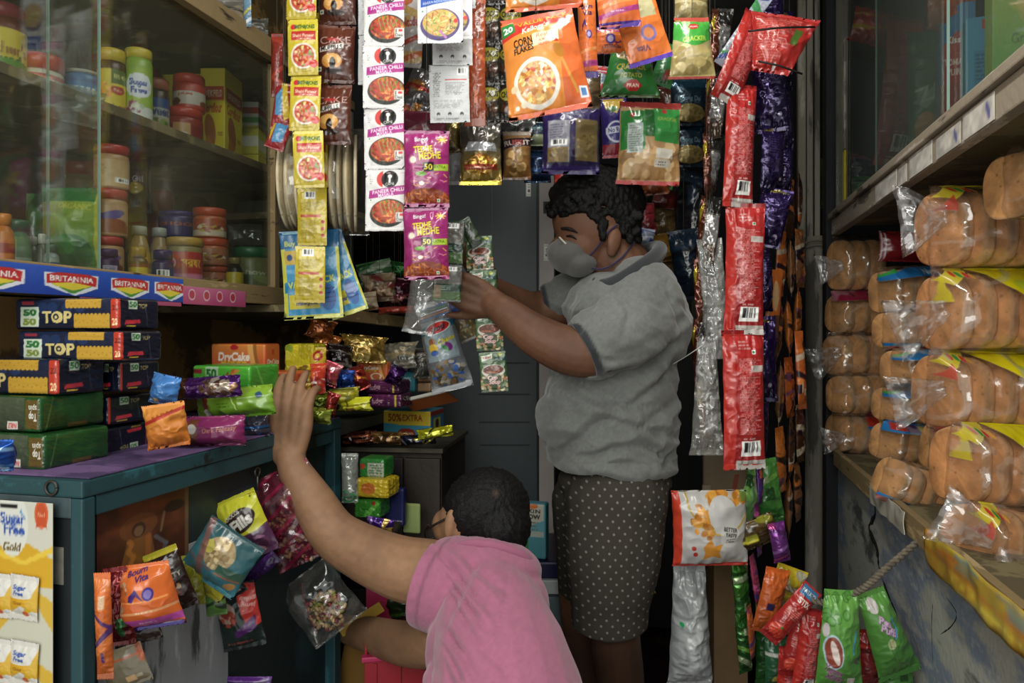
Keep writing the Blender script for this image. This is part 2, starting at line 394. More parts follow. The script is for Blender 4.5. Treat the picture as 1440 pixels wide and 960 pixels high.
def curl(amt=.2, tw=0, sway=0):
    def f(V):
        V = V.copy(); H_ = V[:, 1].max() - V[:, 1].min(); t = V[:, 1] / H_
        V[:, 2] += amt * H_ * t * t; V[:, 0] += sway * H_ * t * t
        a = tw * t; x, z = V[:, 0].copy(), V[:, 2].copy(); V[:, 0] = x * np.cos(a) + z * np.sin(a); V[:, 2] = -x * np.sin(a) + z * np.cos(a)
        return V
    return f
def taper(top=.7, bot=1.1):
    def f(V):
        V = V.copy(); y = V[:, 1]; t = (y - y.min()) / (y.max() - y.min()); V[:, 0] *= bot + (top - bot) * t; return V
    return f
def comp(*fs):
    def f(V):
        for g in fs: V = g(V)
        return V
    return f
def bag(name, label, cat, px, py, w, h, D, art, T=.03, mat='film', roll=0, yaw=0, pitch=0, group=None, parent=None, base=None, **kw):
    Wm = w * D / F; Hm = h * D / F
    me = bag_mesh(name, art, Wm, Hm, T, **kw)
    o = link(name, me, M[mat] if isinstance(mat, str) else mat, parent, pose(px, py, D, roll, yaw, pitch, base))
    return tag(o, label, cat, group)

def lattice(nx, ny, nz):
    """surface of an integer box; returns keys and quads by face"""
    d = {}; faces = {}
    def vid(i, j, k):
        t = (i, j, k)
        if t not in d: d[t] = len(d)
        return d[t]
    defs = {'front': lambda a, b: (a, b, nz), 'back': lambda a, b: (nx - a, b, 0), 'right': lambda a, b: (nx, b, nz - a), 'left': lambda a, b: (0, b, a),
            'top': lambda a, b: (a, ny, nz - b), 'bottom': lambda a, b: (a, 0, b)}
    dims = {'front': (nx, ny), 'back': (nx, ny), 'right': (nz, ny), 'left': (nz, ny), 'top': (nx, nz), 'bottom': (nx, nz)}
    for f, g in defs.items():
        A, B = dims[f]; ids = np.array([[vid(*g(a, b)) for a in range(A + 1)] for b in range(B + 1)])
        faces[f] = ids
    K = np.array(list(d.keys()), float); return K, faces
def box_mesh(name, Wm, Hm, Dm, faces, base='#888888', r=.0008, bulge=0, wr=0, seed=0, res=None, smooth=None, deform=None):
    """cuboid pack: x width, y up (0..Hm), z depth (front +); faces = {face: Cv}; other faces plain"""
    px = res or 1 / .0011
    fa = {k: (v.out() if isinstance(v, Cv) else v) for k, v in faces.items()}
    if res is None:
        cand = []
        for k, c in fa.items():
            cand.append(c.shape[1] / {'front': Wm, 'back': Wm, 'right': Dm, 'left': Dm, 'top': Wm, 'bottom': Wm}[k])
        px = max(cand) if cand else 300
    nx, ny, nz = [int(min(200, max(4, round(s * px)))) for s in (Wm, Hm, Dm)]
    K, ids = lattice(nx, ny, nz)
    s = np.array([Wm, Hm, Dm]) / 2; p = (K / np.array([nx, ny, nz]) * 2 - 1) * s
    q = p / s
    if bulge:
        for ax in range(3):
            o1, o2 = [a for a in range(3) if a != ax]
            p[:, ax] += np.sign(q[:, ax]) * (np.abs(q[:, ax]) > .999) * bulge * (1 - q[:, o1] ** 2) * (1 - q[:, o2] ** 2)
    rr = min(r, s.min() * .9); inner = np.clip(p, -(s - rr), s - rr); d = p - inner; n = np.linalg.norm(d, axis=1)[:, None]
    out_ = n > rr; p = np.where(out_ & (n < rr * 2 + bulge), inner + d / np.maximum(n, 1e-9) * rr, p)
    if wr:
        nz1 = crease(q[:, 0] * 3 + q[:, 2] * 2, q[:, 1] * 3 - q[:, 2] * 1.5, seed) - .4; p = p * (1 + wr * nz1[:, None])
        p += wr * .25 * s.min() * (np.stack([vn(q[:, 1] * 6, q[:, 2] * 6, seed + i) for i in range(3)], 1) - .5)
    p[:, 1] += Hm / 2
    if deform: p = deform(p)
    Q, Cc = [], []
    for f, I in ids.items():
        B, A = I.shape[0] - 1, I.shape[1] - 1
        qd = np.stack([I[:-1, :-1], I[:-1, 1:], I[1:, 1:], I[1:, :-1]], -1).reshape(-1, 4); Q.append(qd)
        if f in fa:
            c = fa[f]; yy = np.minimum((np.arange(B + 1) / B * (c.shape[0] - 1)).round().astype(int), c.shape[0] - 1)
            xx = np.minimum((np.arange(A + 1) / A * (c.shape[1] - 1)).round().astype(int), c.shape[1] - 1); g = c[yy][:, xx]
            cc = np.stack([g[:-1, :-1], g[:-1, 1:], g[1:, 1:], g[1:, :-1]], -2).reshape(-1, 4)
        else: cc = np.tile(np.array([*hexc(base), 1.0]), (len(qd) * 4, 1))
        Cc.append(cc)
    return mesh(name, p, [np.concatenate(Q)], corner=np.concatenate(Cc), smooth=(bulge > 0 or wr > 0) if smooth is None else smooth)
BW = np.stack([np.array([1, 0, 0]), np.array([0, 0, 1]), np.array([0, -1, 0])], 1)   # box frame: front faces the shop door
def boxat(pos, yaw=0, pitch=0, roll=0):
    m = np.eye(4); m[:3, :3] = BW @ rotm('Y', yaw) @ rotm('Z', roll) @ rotm('X', pitch); m[:3, 3] = pos; return m
def lathe_mesh(name, prof, art=None, col='#cccccc', n=48, sub=1, ell=1.0, alpha=1.0, front=TH * 0, closed=True):
    """profile [(r,z)...] around z; art wraps the whole turn, its middle faces -y"""
    prof = np.array(prof, float); rows = []
    if art is not None:
        c = art.out() if isinstance(art, Cv) else art; z0, z1 = prof[:, 1].min(), prof[:, 1].max()
        L_ = np.r_[0, np.cumsum(np.linalg.norm(np.diff(prof, axis=0), axis=1))]; t = np.unique(np.r_[L_, np.linspace(0, L_[-1], max(c.shape[0], 8))])
        pr = np.stack([np.interp(t, L_, prof[:, 0]), np.interp(t, L_, prof[:, 1])], 1); n = max(32, min(c.shape[1], 140))
    else: pr = prof
    m = len(pr); a = np.linspace(0, 2 * np.pi, n, endpoint=False); r = pr[:, 0][:, None]
    V = np.stack([-r * np.sin(a)[None], r * np.cos(a)[None] * ell, np.broadcast_to(pr[:, 1][:, None], (m, n))], -1).reshape(-1, 3)
    i = np.arange(m - 1)[:, None] * n; j = np.arange(n)[None]; k = (j + 1) % n
    q = np.stack([i + j, i + k, i + n + k, i + n + j], -1).reshape(-1, 4)
    if art is not None:
        yy = np.clip((pr[:, 1] - z0) / (z1 - z0) * (c.shape[0] - 1), 0, c.shape[0] - 1).round().astype(int)
        xx = np.clip((1 - a / (2 * np.pi)) * (c.shape[1] - 1), 0, c.shape[1] - 1).round().astype(int); xx = c.shape[1] - 1 - xx
        C4 = c[yy][:, xx].reshape(-1, 4)
    else: C4 = np.tile(np.array([*hexc(col), alpha]), (m * n, 1))
    fs = [q]
    if closed and prof[0, 0] > 1e-5:
        V = np.concatenate([V, [[0, 0, pr[0, 1]]]]); C4 = np.concatenate([C4, C4[:1]]); fs.append(np.stack([np.full(n, len(V) - 1), (np.arange(n) + 1) % n, np.arange(n)], 1))
    if closed and prof[-1, 0] > 1e-5:
        V = np.concatenate([V, [[0, 0, pr[-1, 1]]]]); C4 = np.concatenate([C4, C4[-2:-1]]); b = (m - 1) * n; fs.append(np.stack([np.full(n, len(V) - 1), b + np.arange(n), b + (np.arange(n) + 1) % n], 1))
    return mesh(name, V, fs, cols=C4)
# ================================================================ THE SETTING
m_conc = patchy('bare_concrete', [('#4c4f4c', .30), ('#a5a69c', .43), ('#7c8898', .53), ('#b4b5b0', .60), ('#c9cfd4', .74)], 5.5, .9, 70, .9, (1, .28, .75), .05)
m_dark = plain('#16171a', .8, 0, 30, .3, .3, 6, 'dark_wall')
m_brown = patchy('brown_wall', [('#6a5636', .3), ('#a8854e', .5), ('#c09a60', .72)], 4, .75, 40, .3)
m_ceil = plain('#5d5c58', .9, 0, 30, .3, .2, 5, 'ceiling_paint')
m_floor = patchy('red_oxide_floor', [('#2c1613', .35), ('#4b2a25', .55), ('#5e463f', .75)], 5, .6, 60, .3)
m_wood = patchy('worn_cream_wood', [('#3a2c1a', .30), ('#8a7550', .40), ('#b39d70', .62), ('#c7b78f', .8)], 16, .7, 60, .5, (1, .25, 1.6), .04)
m_wood2 = patchy('grey_worn_wood', [('#4e473d', .30), ('#8f8472', .42), ('#b5ab9b', .6), ('#d8d4ca', .74)], 12, .8, 70, .7, (1, .25, 1.6), .03, 3)
m_shelf = patchy('dusty_shelf_board', [('#5c5138', .35), ('#7d714f', .55), ('#8f8462', .75)], 10, .75, 40, .4)
m_teal = patchy('teal_paint', [('#141d20', .30), ('#1f4248', .40), ('#2a5a62', .60), ('#3a7884', .80)], 7, .5, 50, .4, (1, 1, 1), .03)
m_tealdk = patchy('dark_teal_panel', [('#0b1516', .28), ('#15282b', .42), ('#1d3c42', .62), ('#2f5f68', .82)], 3, .55, 50, .4, (1, 1, 1), .07, 5)
m_grey = plain('#3e4547', .42, .1, 8, .1, .08, 3, 'grey_lacquer')
m_black = plain('#0d0d0f', .5, 0, None, .3, .1, 9, 'black_lacquer')
m_pale = plain('#a59d98', .5, 0, None, .3, .08, 9, 'pale_metal')
m_rope = plain('#6b6355', .95, 0, 300, .9, .3, 60, 'twine')
m_wire = plain('#2b2826', .5, .6, None, .3, .2, 60, 'wire')
m_post = patchy('old_post', [('#45423a', .30), ('#7c776b', .45), ('#a39e92', .58), ('#d8d4ca', .74)], 6, .75, 70, .8, (1, 1, .18), .04, 9)
m_paper = patchy('torn_paper', [('#7d7668', .34), ('#b9b3a6', .5), ('#d8d6d0', .75)], 9, .8, 30, .3)

structure(slab('floor', (-1.6, -.3, -.1), (1.2, 3.6, 0), m_floor, bev=0))
structure(slab('ceiling', (-1.6, -.1, 2.47), (1.2, 3.6, 2.57), m_ceil, bev=0))
structure(slab('wall_left', (-1.6, -.3, 0), (-1.46, 3.6, 2.47), m_brown, bev=0))
structure(slab('wall_back', (-1.6, 3.45, 0), (1.2, 3.6, 2.47), m_dark, bev=0))
structure(slab('wall_right', (.86, -.3, 0), (1.0, 3.6, 2.47), m_dark, bev=0))
XR = .435
structure(slab('wall_right_lower', (XR + .012, .25, 0), (.86, 2.55, .889), m_conc, bev=.004))
def crack(pts, wid, seed):
    # open joint between the blocks, a ragged dark channel on the wall face
    pts = [P(a, b, DX(a, XR + .012)) for a, b in pts]; pts = spline(pts, 26)
    w = [wid * (0.35 + 1.1 * float(vn(i * .9, 0, seed))) * min(1, i / 3 + .15, (25 - i) / 3 + .15) for i in range(26)]
    V, fs = tube_arr(pts, w, 6); V[:, 0] = XR + .012 + (V[:, 0] - XR - .012) * .15
    return structure(link('trim_crack', mesh('trim_crack', V, fs), plain('#060606', .95, 0, None, 0, .1, 9, 'crack_dark')))
crack([(1226, 688), (1231, 722), (1222, 742), (1233, 770), (1236, 800)], .011, 3)
crack([(1240, 812), (1250, 838), (1262, 868), (1268, 896)], .006, 5)
crack([(1236, 796), (1240, 812)], .005, 6)
crack([(1330, 838), (1345, 862), (1338, 880), (1322, 892)], .0016, 8)
crack([(1312, 845), (1310, 880), (1312, 940)], .0016, 9)

# right hand bread alcove: lower shelf, upper ledge, glazed case above
sh = slab('bread_shelf', (XR, .3, .905), (.855, 2.45, .925), m_shelf); tag(sh, 'long wooden shelf that carries the stacked bread bags', 'shelf')
lipm = slab('shelf_lip', (XR - .016, .3, .890), (XR, 2.45, .937), m_wood, sh)
structure(slab('trim_ledge', (XR + .005, .3, 1.625), (.86, 2.46, 1.665), m_shelf))
led = slab('ledge_fascia', (XR - .02, .3, 1.598), (XR + .004, 2.46, 1.645), m_wood2, bev=.003); structure(led); led.name = 'trim_ledge_front'
r2 = slab('trim_ledge_rail', (XR - .03, .3, 1.646), (XR + .0, 2.46, 1.664), m_wood2, bev=.003); structure(r2)
# paper scraps glued on the ledge
R = random.Random(4)
for i, (a, b, c) in enumerate([(1232, 1262, .040), (1264, 1276, .036), (1280, 1312, .042), (1318, 1352, .036), (1356, 1400, .040)]):
    y0 = P(a, 0, DX(a, XR - .02))[1]; y1 = P(b, 0, DX(b, XR - .02))[1]
    Cp = Cv(30, 14, '#c4c0b6'); Cp.speck(.22, 7, i); Cp.ell(.8, .5, .05, .3, '#3a3f8c', 20, .7 if i in (3, 4) else 0)
    me = box_mesh('paper_scrap', abs(y1 - y0), c, .0012, {'front': Cp}, '#bdb9ae', .0003)
    m = np.eye(4); m[:3, :3] = np.stack([[0, -1, 0], [0, 0, 1], [-1, 0, 0]], 1); m[:3, 3] = (XR - .0213, (y0 + y1) / 2, 1.600)
    o = link('trim_paper', me, M['card'], None, m); structure(o)
# post beside the case
pa = P(1147, 466, 2.50)
V, fs = tube_arr([(pa[0], pa[1], 0), (pa[0], pa[1], .6), (pa[0] + .003, pa[1], 1.2), (pa[0], pa[1], 1.62)], [.036, .035, .036, .034], 14)
structure(link('trim_post', mesh('trim_post', V, fs), m_post))
for i, (a, b, d) in enumerate([(1122, 1133, 2.52), (1135, 1143, 2.50), (1146, 1153, 2.48)]):
    q0 = P(a, 466, d); q1 = P(b, 466, d)
    structure(slab('trim_case_upright', (q0[0], q0[1], 1.60), (q1[0], q0[1] + .03, 2.46), m_post, bev=.002))
structure(slab('wall_right_return', (pa[0] + .01, 2.53, 0), (.9, 2.6, 2.47), m_dark, bev=0))
# cord binding the post
for k, zz in enumerate((1.585, 1.60)):
    t = tube('cord', [(pa[0] + (.045+.004*k) * math.cos(a), pa[1] + (.045+.004*k) * math.sin(a), zz + .003 * math.sin(3 * a)) for a in np.linspace(-2.6, 1.2, 16)] + [(pa[0] + .1, pa[1] - .12, zz + .01)], .0028, m_rope)
    tag(t, ['frayed cord tied round the post under the glass case', 'second turn of frayed cord just above the first on the post'][k], 'cord')
def pane(name, x, y0, y1, z0, z1, dustc=(.52, .53, .46, .05)):
    V, Fq = boxv((x - .002, y0, z0), (x + .002, y1, z1)); me = mesh(name, V, [Fq], cols=np.array([.55, .62, .56, 0.0]), smooth=False)
    at = me.color_attributes['Col']; dust = np.array(dustc); edgec = np.array([.50, .62, .56, .85])
    c = np.tile(dust, (8, 1)); at.data.foreach_set('color_srgb', c.astype(np.float32).ravel())
    return structure(link(name, me, M['glass']))
def wy(px, X): return P(px, 0, DX(px, X))[1]
pane('window_1', XR - .008, wy(1333, XR), 2.44, 1.662, 2.42, (.60, .64, .60, .09)); pane('window_2', XR + .004, .32, wy(1232, XR), 1.662, 2.42, (.60, .64, .60, .07))
m_edge = plain('#7f9a8e', .2, 0, None, 0, .05, 5, 'glass_edge')
for q, x_ in ((1333, XR - .008), (1232, XR + .004)):
    yy = wy(q, x_); structure(slab('window_edge', (x_ - .0022, yy - .0025, 1.662), (x_ + .0022, yy, 2.42), m_edge, bev=0))
# white tape running down the right glass
tp = P(1187, 466, DX(1187, XR - .012)); tz = lambda py: 1.3 + (466 - py) / F * DX(1187, XR - .012)
o = slab('adhesive_tape', (XR - .0125, tp[1] - .012, tz(210)), (XR - .0110, tp[1] + .012, tz(55)), m_paper, bev=.0003); tag(o, 'torn white tape running down the right glass pane', 'tape')
o = slab('paper_strip', (XR - .0125, tp[1] - .014, tz(306)), (XR - .0110, tp[1] + .018, tz(212)), plain('#c8b840', .6, 0, None, 0, .1, 30, 'yellow_strip'), bev=.0003); tag(o, 'narrow yellow strip stuck at foot of right glass', 'strip')

# left glazed case over the counter
XL = -.95; ZL = 1.40
structure(slab('trim_case_floor', (-1.45, .3, 1.372), (XL + .004, 1.96, 1.398), m_shelf))
structure(slab('trim_case_lip', (XL - .004, .3, 1.362), (XL + .016, 1.56, 1.402), m_wood))
structure(slab('trim_case_top', (-1.45, .3, 1.935), (XL + .004, 1.96, 1.96), m_shelf))
structure(slab('trim_case_rail', (XL - .004, .3, 1.925), (XL + .018, 1.56, 1.968), m_wood))
structure(slab('trim_case_end', (-1.45, 1.945, 1.398), (XL, 1.96, 1.93), plain('#5b5c52', .7, 0, 20, .2, .2, 6, 'case_end')))
structure(slab('trim_case_back', (-1.455, .3, 1.398), (-1.44, 1.945, 1.93), plain('#4a4a42', .8, 0, 20, .2, .25, 5, 'case_back')))
bs = slab('middle_shelf', (-1.435, .3, 1.685), (-1.0, 1.94, 1.703), m_shelf); tag(bs, 'wooden shelf halfway up inside the left glass case', 'shelf')
pane('window_3', XL, .5, wy(140, XL), 1.402, 1.925); pane('window_4', XL - .010, wy(68, XL), 1.54, 1.402, 1.925)
pane('window_5', XL - .004, 1.562, 1.94, 1.402, 1.925)
structure(slab('trim_case_stile', (XL - .016, 1.541, 1.4025), (XL + .004, 1.561, 1.9245), m_wood))
for q, x_ in ((140, XL), (68, XL - .01)):
    yy = wy(q, x_); structure(slab('window_edge', (x_ - .0022, yy - .002, 1.402), (x_ + .0022, yy, 1.925), m_edge, bev=0))
# far section of the same ledge, open, running on to the back
structure(bar('trim_far_ledge', P(412, 434, 1.66), P(592, 456, 2.15), .02, .03, m_wood))
a0, b0 = P(415, 428, 1.67), P(600, 449, 2.2)
Vs = np.array([a0, b0, b0 + [-.55, .1, 0], a0 + [-.55, 0, 0]]); Vs = np.concatenate([Vs, Vs - [0, 0, .016]])
structure(link('trim_far_shelf', mesh('s', Vs, [[[0, 1, 2, 3], [7, 6, 5, 4], [0, 4, 5, 1], [1, 5, 6, 2], [2, 6, 7, 3], [3, 7, 4, 0]]], smooth=False), m_shelf))
structure(slab('trim_far_upper_shelf', (-1.45, 1.75, 1.60), (-.86, 2.42, 1.618), m_shelf))
structure(slab('wall_left_alcove', (-1.46, 1.97, 0.9), (-1.30, 2.6, 2.46), m_brown, bev=0))
structure(slab('wall_left_back', (-1.46, 2.45, 0.2), (-.80, 2.52, 2.46), m_dark, bev=0))
br = slab('shelf_bracket', (-1.14, 1.19, 1.26), (-1.12, 1.215, 1.371), m_black, bev=.002); tag(br, 'black iron bracket under the left glass case', 'bracket')

structure(slab('wall_left_recess', (-1.459, .3, 1.09), (-1.295, 1.968, 1.368), m_brown, bev=0))
# counter cabinet: teal frame, panels, liner
cab = empty('counter_cabinet', (-.78, .81, 0), 'teal painted counter cabinet with worn frame and dark door panel', 'cabinet')
def cp(n, lo, hi, m, b=.002):
    o_ = slab(n, np.array(lo) - [-.78, .81, 0], np.array(hi) - [-.78, .81, 0], m, cab, b); return o_
cp('worktop', (-1.29, .81, 1.080), (-.78, 1.545, 1.103), m_teal, .003)
cp('corner_post', (-.800, .81, 0), (-.78, .832, 1.0795), m_teal, .003); cp('corner_post', (-.812, 1.515, 0), (-.78, 1.545, 1.0795), m_teal, .003)
cp('front_rail', (-.806, .837, 1.052), (-.783, 1.514, 1.0795), m_teal)
cp('end_panel', (-1.44, .818, 0), (-.8005, .830, 1.0795), plain('#1c2224', .5, 0, 30, .3, .35, 5, 'end_panel'))
cp('end_rail', (-1.44, .812, 1.052), (-.8005, .8178, 1.0795), plain('#3c4a4d', .5, 0, 60, .5, .4, 20, 'rail_wear'))
# door panel: teal door with a bare whitewashed patch at its foot
cp('door_panel', (-.815, .837, .0), (-.803, 1.514, 1.0515), m_tealdk)
y0, y1 = wy(196, -.80), wy(322, -.80)
cp('washed_patch', (-.8028, wy(140, -.80), .3), (-.8018, y1, 1.3 - (772 - 466) / F * DX(250, -.80)), patchy('whitewash', [('#3c4646', .3), ('#8a9092', .42), ('#aaaeae', .6), ('#4a5c5e', .78)], 5, .8, 50, .4, (1, 2.2, .5), .05, 2), .0004)
for (q, r_) in ((362, 668), (72, 688)):
    pass
lin_ = slab('shelf_liner', (-1.29, .822, 1.1035), (-.781, 1.54, 1.1060), patchy('purple_liner', [('#4a3a5e', .4), ('#6d5480', .55), ('#8a8076', .8)], 6, .6, 30, .2), bev=.0006)
tag(lin_, 'thin purple liner sheet covering the counter top', 'liner')
# second, lower counter behind
sec = slab('rear_counter', (-1.28, 1.56, 1.052), (-.815, 2.20, 1.080), plain('#3b3b34', .55, 0, 40, .4, .3, 9, 'counter_grey')); tag(sec, 'narrow dark shelf counter behind the teal cabinet heaped with sweets', 'counter')
# keys and hooks on the door panel
def ring(name, label, c, r, t, mat, nrm='x'):
    a = np.linspace(0, 2 * np.pi, 25)[:-1]; pts = [(c[0], c[1] + r * math.cos(q), c[2] + r * math.sin(q)) if nrm == 'x' else (c[0] + r * math.cos(q), c[1], c[2] + r * math.sin(q)) for q in a]
    pts.append(pts[0]); return tag(tube(name, pts, t, mat), label, 'hook')
k = P(362, 663, DX(362, -.797)); o = ring('key', 'small steel key hanging on the dark door panel', k, .008, .0018, M['metal'] if False else plain('#6d6c66', .4, .8, None, 0, .1, 9, 'steel')); 
tube('key_blade', [(k[0], k[1], k[2] - .008), (k[0], k[1] + .001, k[2] - .036)], .0018, plain('#6d6c66', .4, .8, None, 0, .1, 9, 'steel'), o)
k = P(72, 686, DY(72, .808)); ring('hook_ring', 'iron ring on the grey end panel above the yellow card', k, .009, .002, plain('#4a4945', .5, .7, None, 0, .1, 9, 'iron'), 'y')
# round and square stickers on end panel
for (a, b, w_, h_, c_, lab) in ((80, 795, .022, .05, '#77756c', 'worn pale sticker on the dark cabinet end beside the card'),):
    c0 = P(a, b, DY(a, .817)); o = slab('sticker', c0 - [w_ / 2, .0006, h_ / 2], c0 + [w_ / 2, .0006, h_ / 2], plain(c_, .7, 0, None, 0, .2, 60, 'sticker'), bev=.0002); tag(o, lab, 'sticker')

# devotional poster pasted on the door panel: a plain orange-brown print of a garlanded seated figure
def art_poster():
    c = Cv(130, 150, '#4a2413'); c.grad('#3a1c10', '#5e2f16'); c.speck(.35, 6, 2)
    c.ell(.42, .66, .20, .17, '#7b4c22', 0, .6); c.ell(.42, .62, .075, .10, '#2e1c15', 0, .7); c.ell(.42, .6, .05, .07, '#8a6a4c', 0, .7)
    c.poly([(.3, .5), (.55, .5), (.62, .05), (.2, .05)], '#8a5a22', .7)
    for k in range(16): c.circ(.32 + .02 * math.sin(k) + k * .003, .5 - k * .028, .03, '#a8682a', .7); c.circ(.52, .5 - k * .028, .03, '#9a5a20', .7)
    c.line(.6, .45, .72, .3, .05, '#6f7a86', .6); c.line(.72, .3, .66, .12, .06, '#5f6a76', .6); c.line(.7, .75, .66, .5, .03, '#8c7558', .6)
    c.ell(.82, .78, .12, .08, '#2c1a12'); c.rect(.95, 0, 1, 1, '#7b7055', .5); return c
p0, p1 = wy(137, -.80), wy(266, -.80); z1_ = 1.048; z0_ = 1.3 - (808 - 466) / F * DX(200, -.80)
m = np.eye(4); m[:3, :3] = np.stack([[0, 1, 0], [0, 0, 1], [1, 0, 0]], 1); m[:3, 3] = (-.8015, (p0 + p1) / 2, z0_)
o = link('poster', box_mesh('poster', p1 - p0, z1_ - z0_, .0008, {'front': art_poster()}, '#3a2415', .0002), M['card'], None, m)
tag(o, 'faded orange-brown devotional poster pasted on cabinet door panel', 'poster')

# tall grey cupboard standing at the back, pale side frame, slits in its door
D_ = 2.42
fr = empty('grey_cupboard', (P(690, 466, D_)[0], P(690, 466, D_)[1], 0), 'tall dark grey cupboard with slotted door behind the standing man', 'cupboard')
fr.rotation_euler = (0, 0, TH)
ph = lambda px: (px - 690) / F * D_
zz = lambda py: CZ + (466 - py) / F * D_
slab('carcass', (ph(575), .012, 0), (ph(781), .45, zz(250)), m_grey, fr)
slab('door', (ph(577), -.008, .25), (ph(756), .011, zz(253)), m_grey, fr, .004)
slab('side_frame', (ph(758), -.006, .25), (ph(779), .0115, zz(247)), m_pale, fr, .002)
for i, y in enumerate((509, 553, 592, 624)):
    slab('slot', (ph(672 + i), -.0092, zz(y + 2)), (ph(745), -.0078, zz(y)), plain('#23282a', .6, 0, None, 0, .1, 9, 'slot'), fr, 0)
for (a, b, w_, h_) in ((743, 265, 7, 24), (768, 355, 7, 24)):
    Cl = Cv(10, 30, '#cfcfc8'); Cl.bars(.25, .2, .8, .8, True)
    link('label_sticker', box_mesh('label_sticker', w_ * D_ / F, h_ * D_ / F, .0008, {'front': Cl}, '#cfcfc8'), M['card'], fr, np.array([[1, 0, 0, ph(a)], [0, 0, -1, -.0092 if a < 757 else -.0072], [0, 1, 0, zz(b + h_ / 2)], [0, 0, 0, 1]]))
slab('hinge', (ph(764), -.010, zz(300)), (ph(772), -.006, zz(284)), m_black, fr, .001)

# black cabinet at the far right behind the man with small brass knob
bc = empty('black_cabinet', (P(940, 466, 3.2)[0], 3.15, 0), 'black cabinet in deep shade behind the standing man with a brass knob', 'cabinet')
slab('body', (-.12, 0, .06), (.30, .28, 1.55), m_black, bc, .004)
V, fs = tube_arr([(.0, 0, .0), (.0, -.014, .0), (.0, -.022, 0)], [.008, .014, .011], 14)
kp = P(922, 823, 3.17); link('knob', mesh('knob', V + [kp[0] - bc.location[0], -.0, kp[2]], fs), plain('#8a7a3c', .35, .8, None, 0, .1, 9, 'brass'), bc)
# hanging rails near the ceiling
for i, (x0, x1, y, z, lab) in enumerate([(-.86, .42, 1.50, 2.16, 'iron rod across the shop that carries the front packet strips'), (-.86, .42, 1.95, 2.22, 'iron rod across the shop that carries the rear packets')]):
    tag(tube('hanging_rod', [(x0, y, z), (x1, y, z)], .006, m_wire), lab, 'rod')
# ================================================================ PRINTED ARTWORK
FOODR = ['#c8421e', '#e0662a', '#8d2a14', '#6f8a2c', '#e8a04a', '#a8321a']
def a_chili():      # white sachet, black round emblem, magenta band, red bowl
    c = Cv(70, 104, '#dcdad8')
    c.circ(.50, .84, .21, '#c8352c'); c.rect(.44, .66, 1, 1, '#dcdad8'); c.circ(.61, .84, .205, '#161413'); c.circ(.61, .885, .05, '#e8e6e2'); c.rect(.585, .78, .635, .87, '#e8e6e2'); c.text('Ching', .61, .765, .045, '#f0eeea', 12)
    c.poly([(.1, .52), (1, .60), (1, .745), (.1, .655)], '#a41f7e'); c.text('PANEER CHILLI', .57, .655, .062, '#f4e8f0', 7, .035, .78); c.text('MASALA', .52, .585, .058, '#f4e8f0', 7, .035, .38)
    c.ell(.58, .29, .46, .225, '#23261f', 6); c.food(.58, .31, .42, .19, FOODR, 90, .16, 3, '#a33416', .35)
    for k in range(5): c.line(.36 + k * .1, .43, .44 + k * .1, .2, .05, '#b04a20', .6); c.line(.38 + k * .1, .44, .44 + k * .1, .28, .025, '#9aa54a', .7)
    c.rect(.76, .15, 1, .30, '#d9d6cf'); c.text('I', .80, .255, .06, '#222', 0, .04); c.circ(.885, .262, .03, '#d22'); c.circ(.925, .262, .03, '#d22'); c.text('Desi', .87, .19, .05, '#333')
    c.dot(.15, .5, .02); c.micro(.12, .76, .2, .86, '#999', 3); c.rect(0, 0, 1, .03, '#c9c7c5'); return c
def a_chow():
    c = Cv(76, 92, '#dcdcdc'); c.poly([(.08, .62), (1, .76), (1, 1), (.08, .9)], '#2150ad'); c.text('CHOWMEIN', .55, .84, .09, '#eef', 8, .03, .72); c.text('HAKKA NOODLES MASALA', .53, .73, .045, '#eef', 8, .02, .8)
    c.ell(.5, .32, .43, .27, '#54467a', 8); c.food(.5, .35, .38, .23, ['#d9bd6e', '#c5a24e', '#7c9a3e', '#c96c3a', '#e9d79a'], 110, .2, 5, '#caa95c', .16); c.line(.5, .2, .62, .1, .05, '#b678b0'); c.text('I', .72, .38, .07, '#222', 0, .03); c.circ(.84, .38, .045, '#d22'); c.text('Desi', .8, .27, .06, '#333'); c.dot(.12, .55, .02); return c
def a_backtxt(w=66, h=92, bg='#c3c5c6'):
    c = Cv(w, h, bg); c.bars(.7, .82, .95, .95); c.micro(.1, .45, .33, .88, '#555', 14, 3); c.micro(.4, .48, .94, .7, '#777', 9, 4); c.micro(.1, .25, .94, .4, '#888', 6, 5); c.rect(.4, .73, .94, .745, '#b33')
    for k in (.22, .5, .8): c.circ(k, .15, .045, '#33363a'); c.circ(k, .13, .02, bg)
    c.micro(.1, .04, .9, .09, '#888', 2, 6); c.speck(.05, 4); return c
def a_shahi():
    c = Cv(52, 96, '#c9b325'); c.grad('#b5a01c', '#d6c22e'); c.circ(.2, .86, .09, '#c23'); c.text('SMITH&JONES', .56, .865, .07, '#2c5a2a', 0, .06, .66, 0); c.rect(.14, .62, .92, .78, '#b92d22'); c.text('Shahi Paneer', .53, .705, .06, '#f3e9c8', 0, .03, .7); c.text('Masala Mix', .6, .645, .025, '#f3e9c8', 0, .02, .34)
    c.ell(.52, .34, .40, .23, '#d9d2c3'); c.ell(.52, .34, .345, .195, '#b93c1e'); c.food(.52, .34, .32, .18, ['#c9532a', '#d87a3c', '#e6c07a', '#7a8c2e', '#a3321a'], 34, .22, 1); c.circ(.85, .2, .13, '#c32b25'); c.micro(.3, .1, .7, .13, '#7a6410', 1); return c
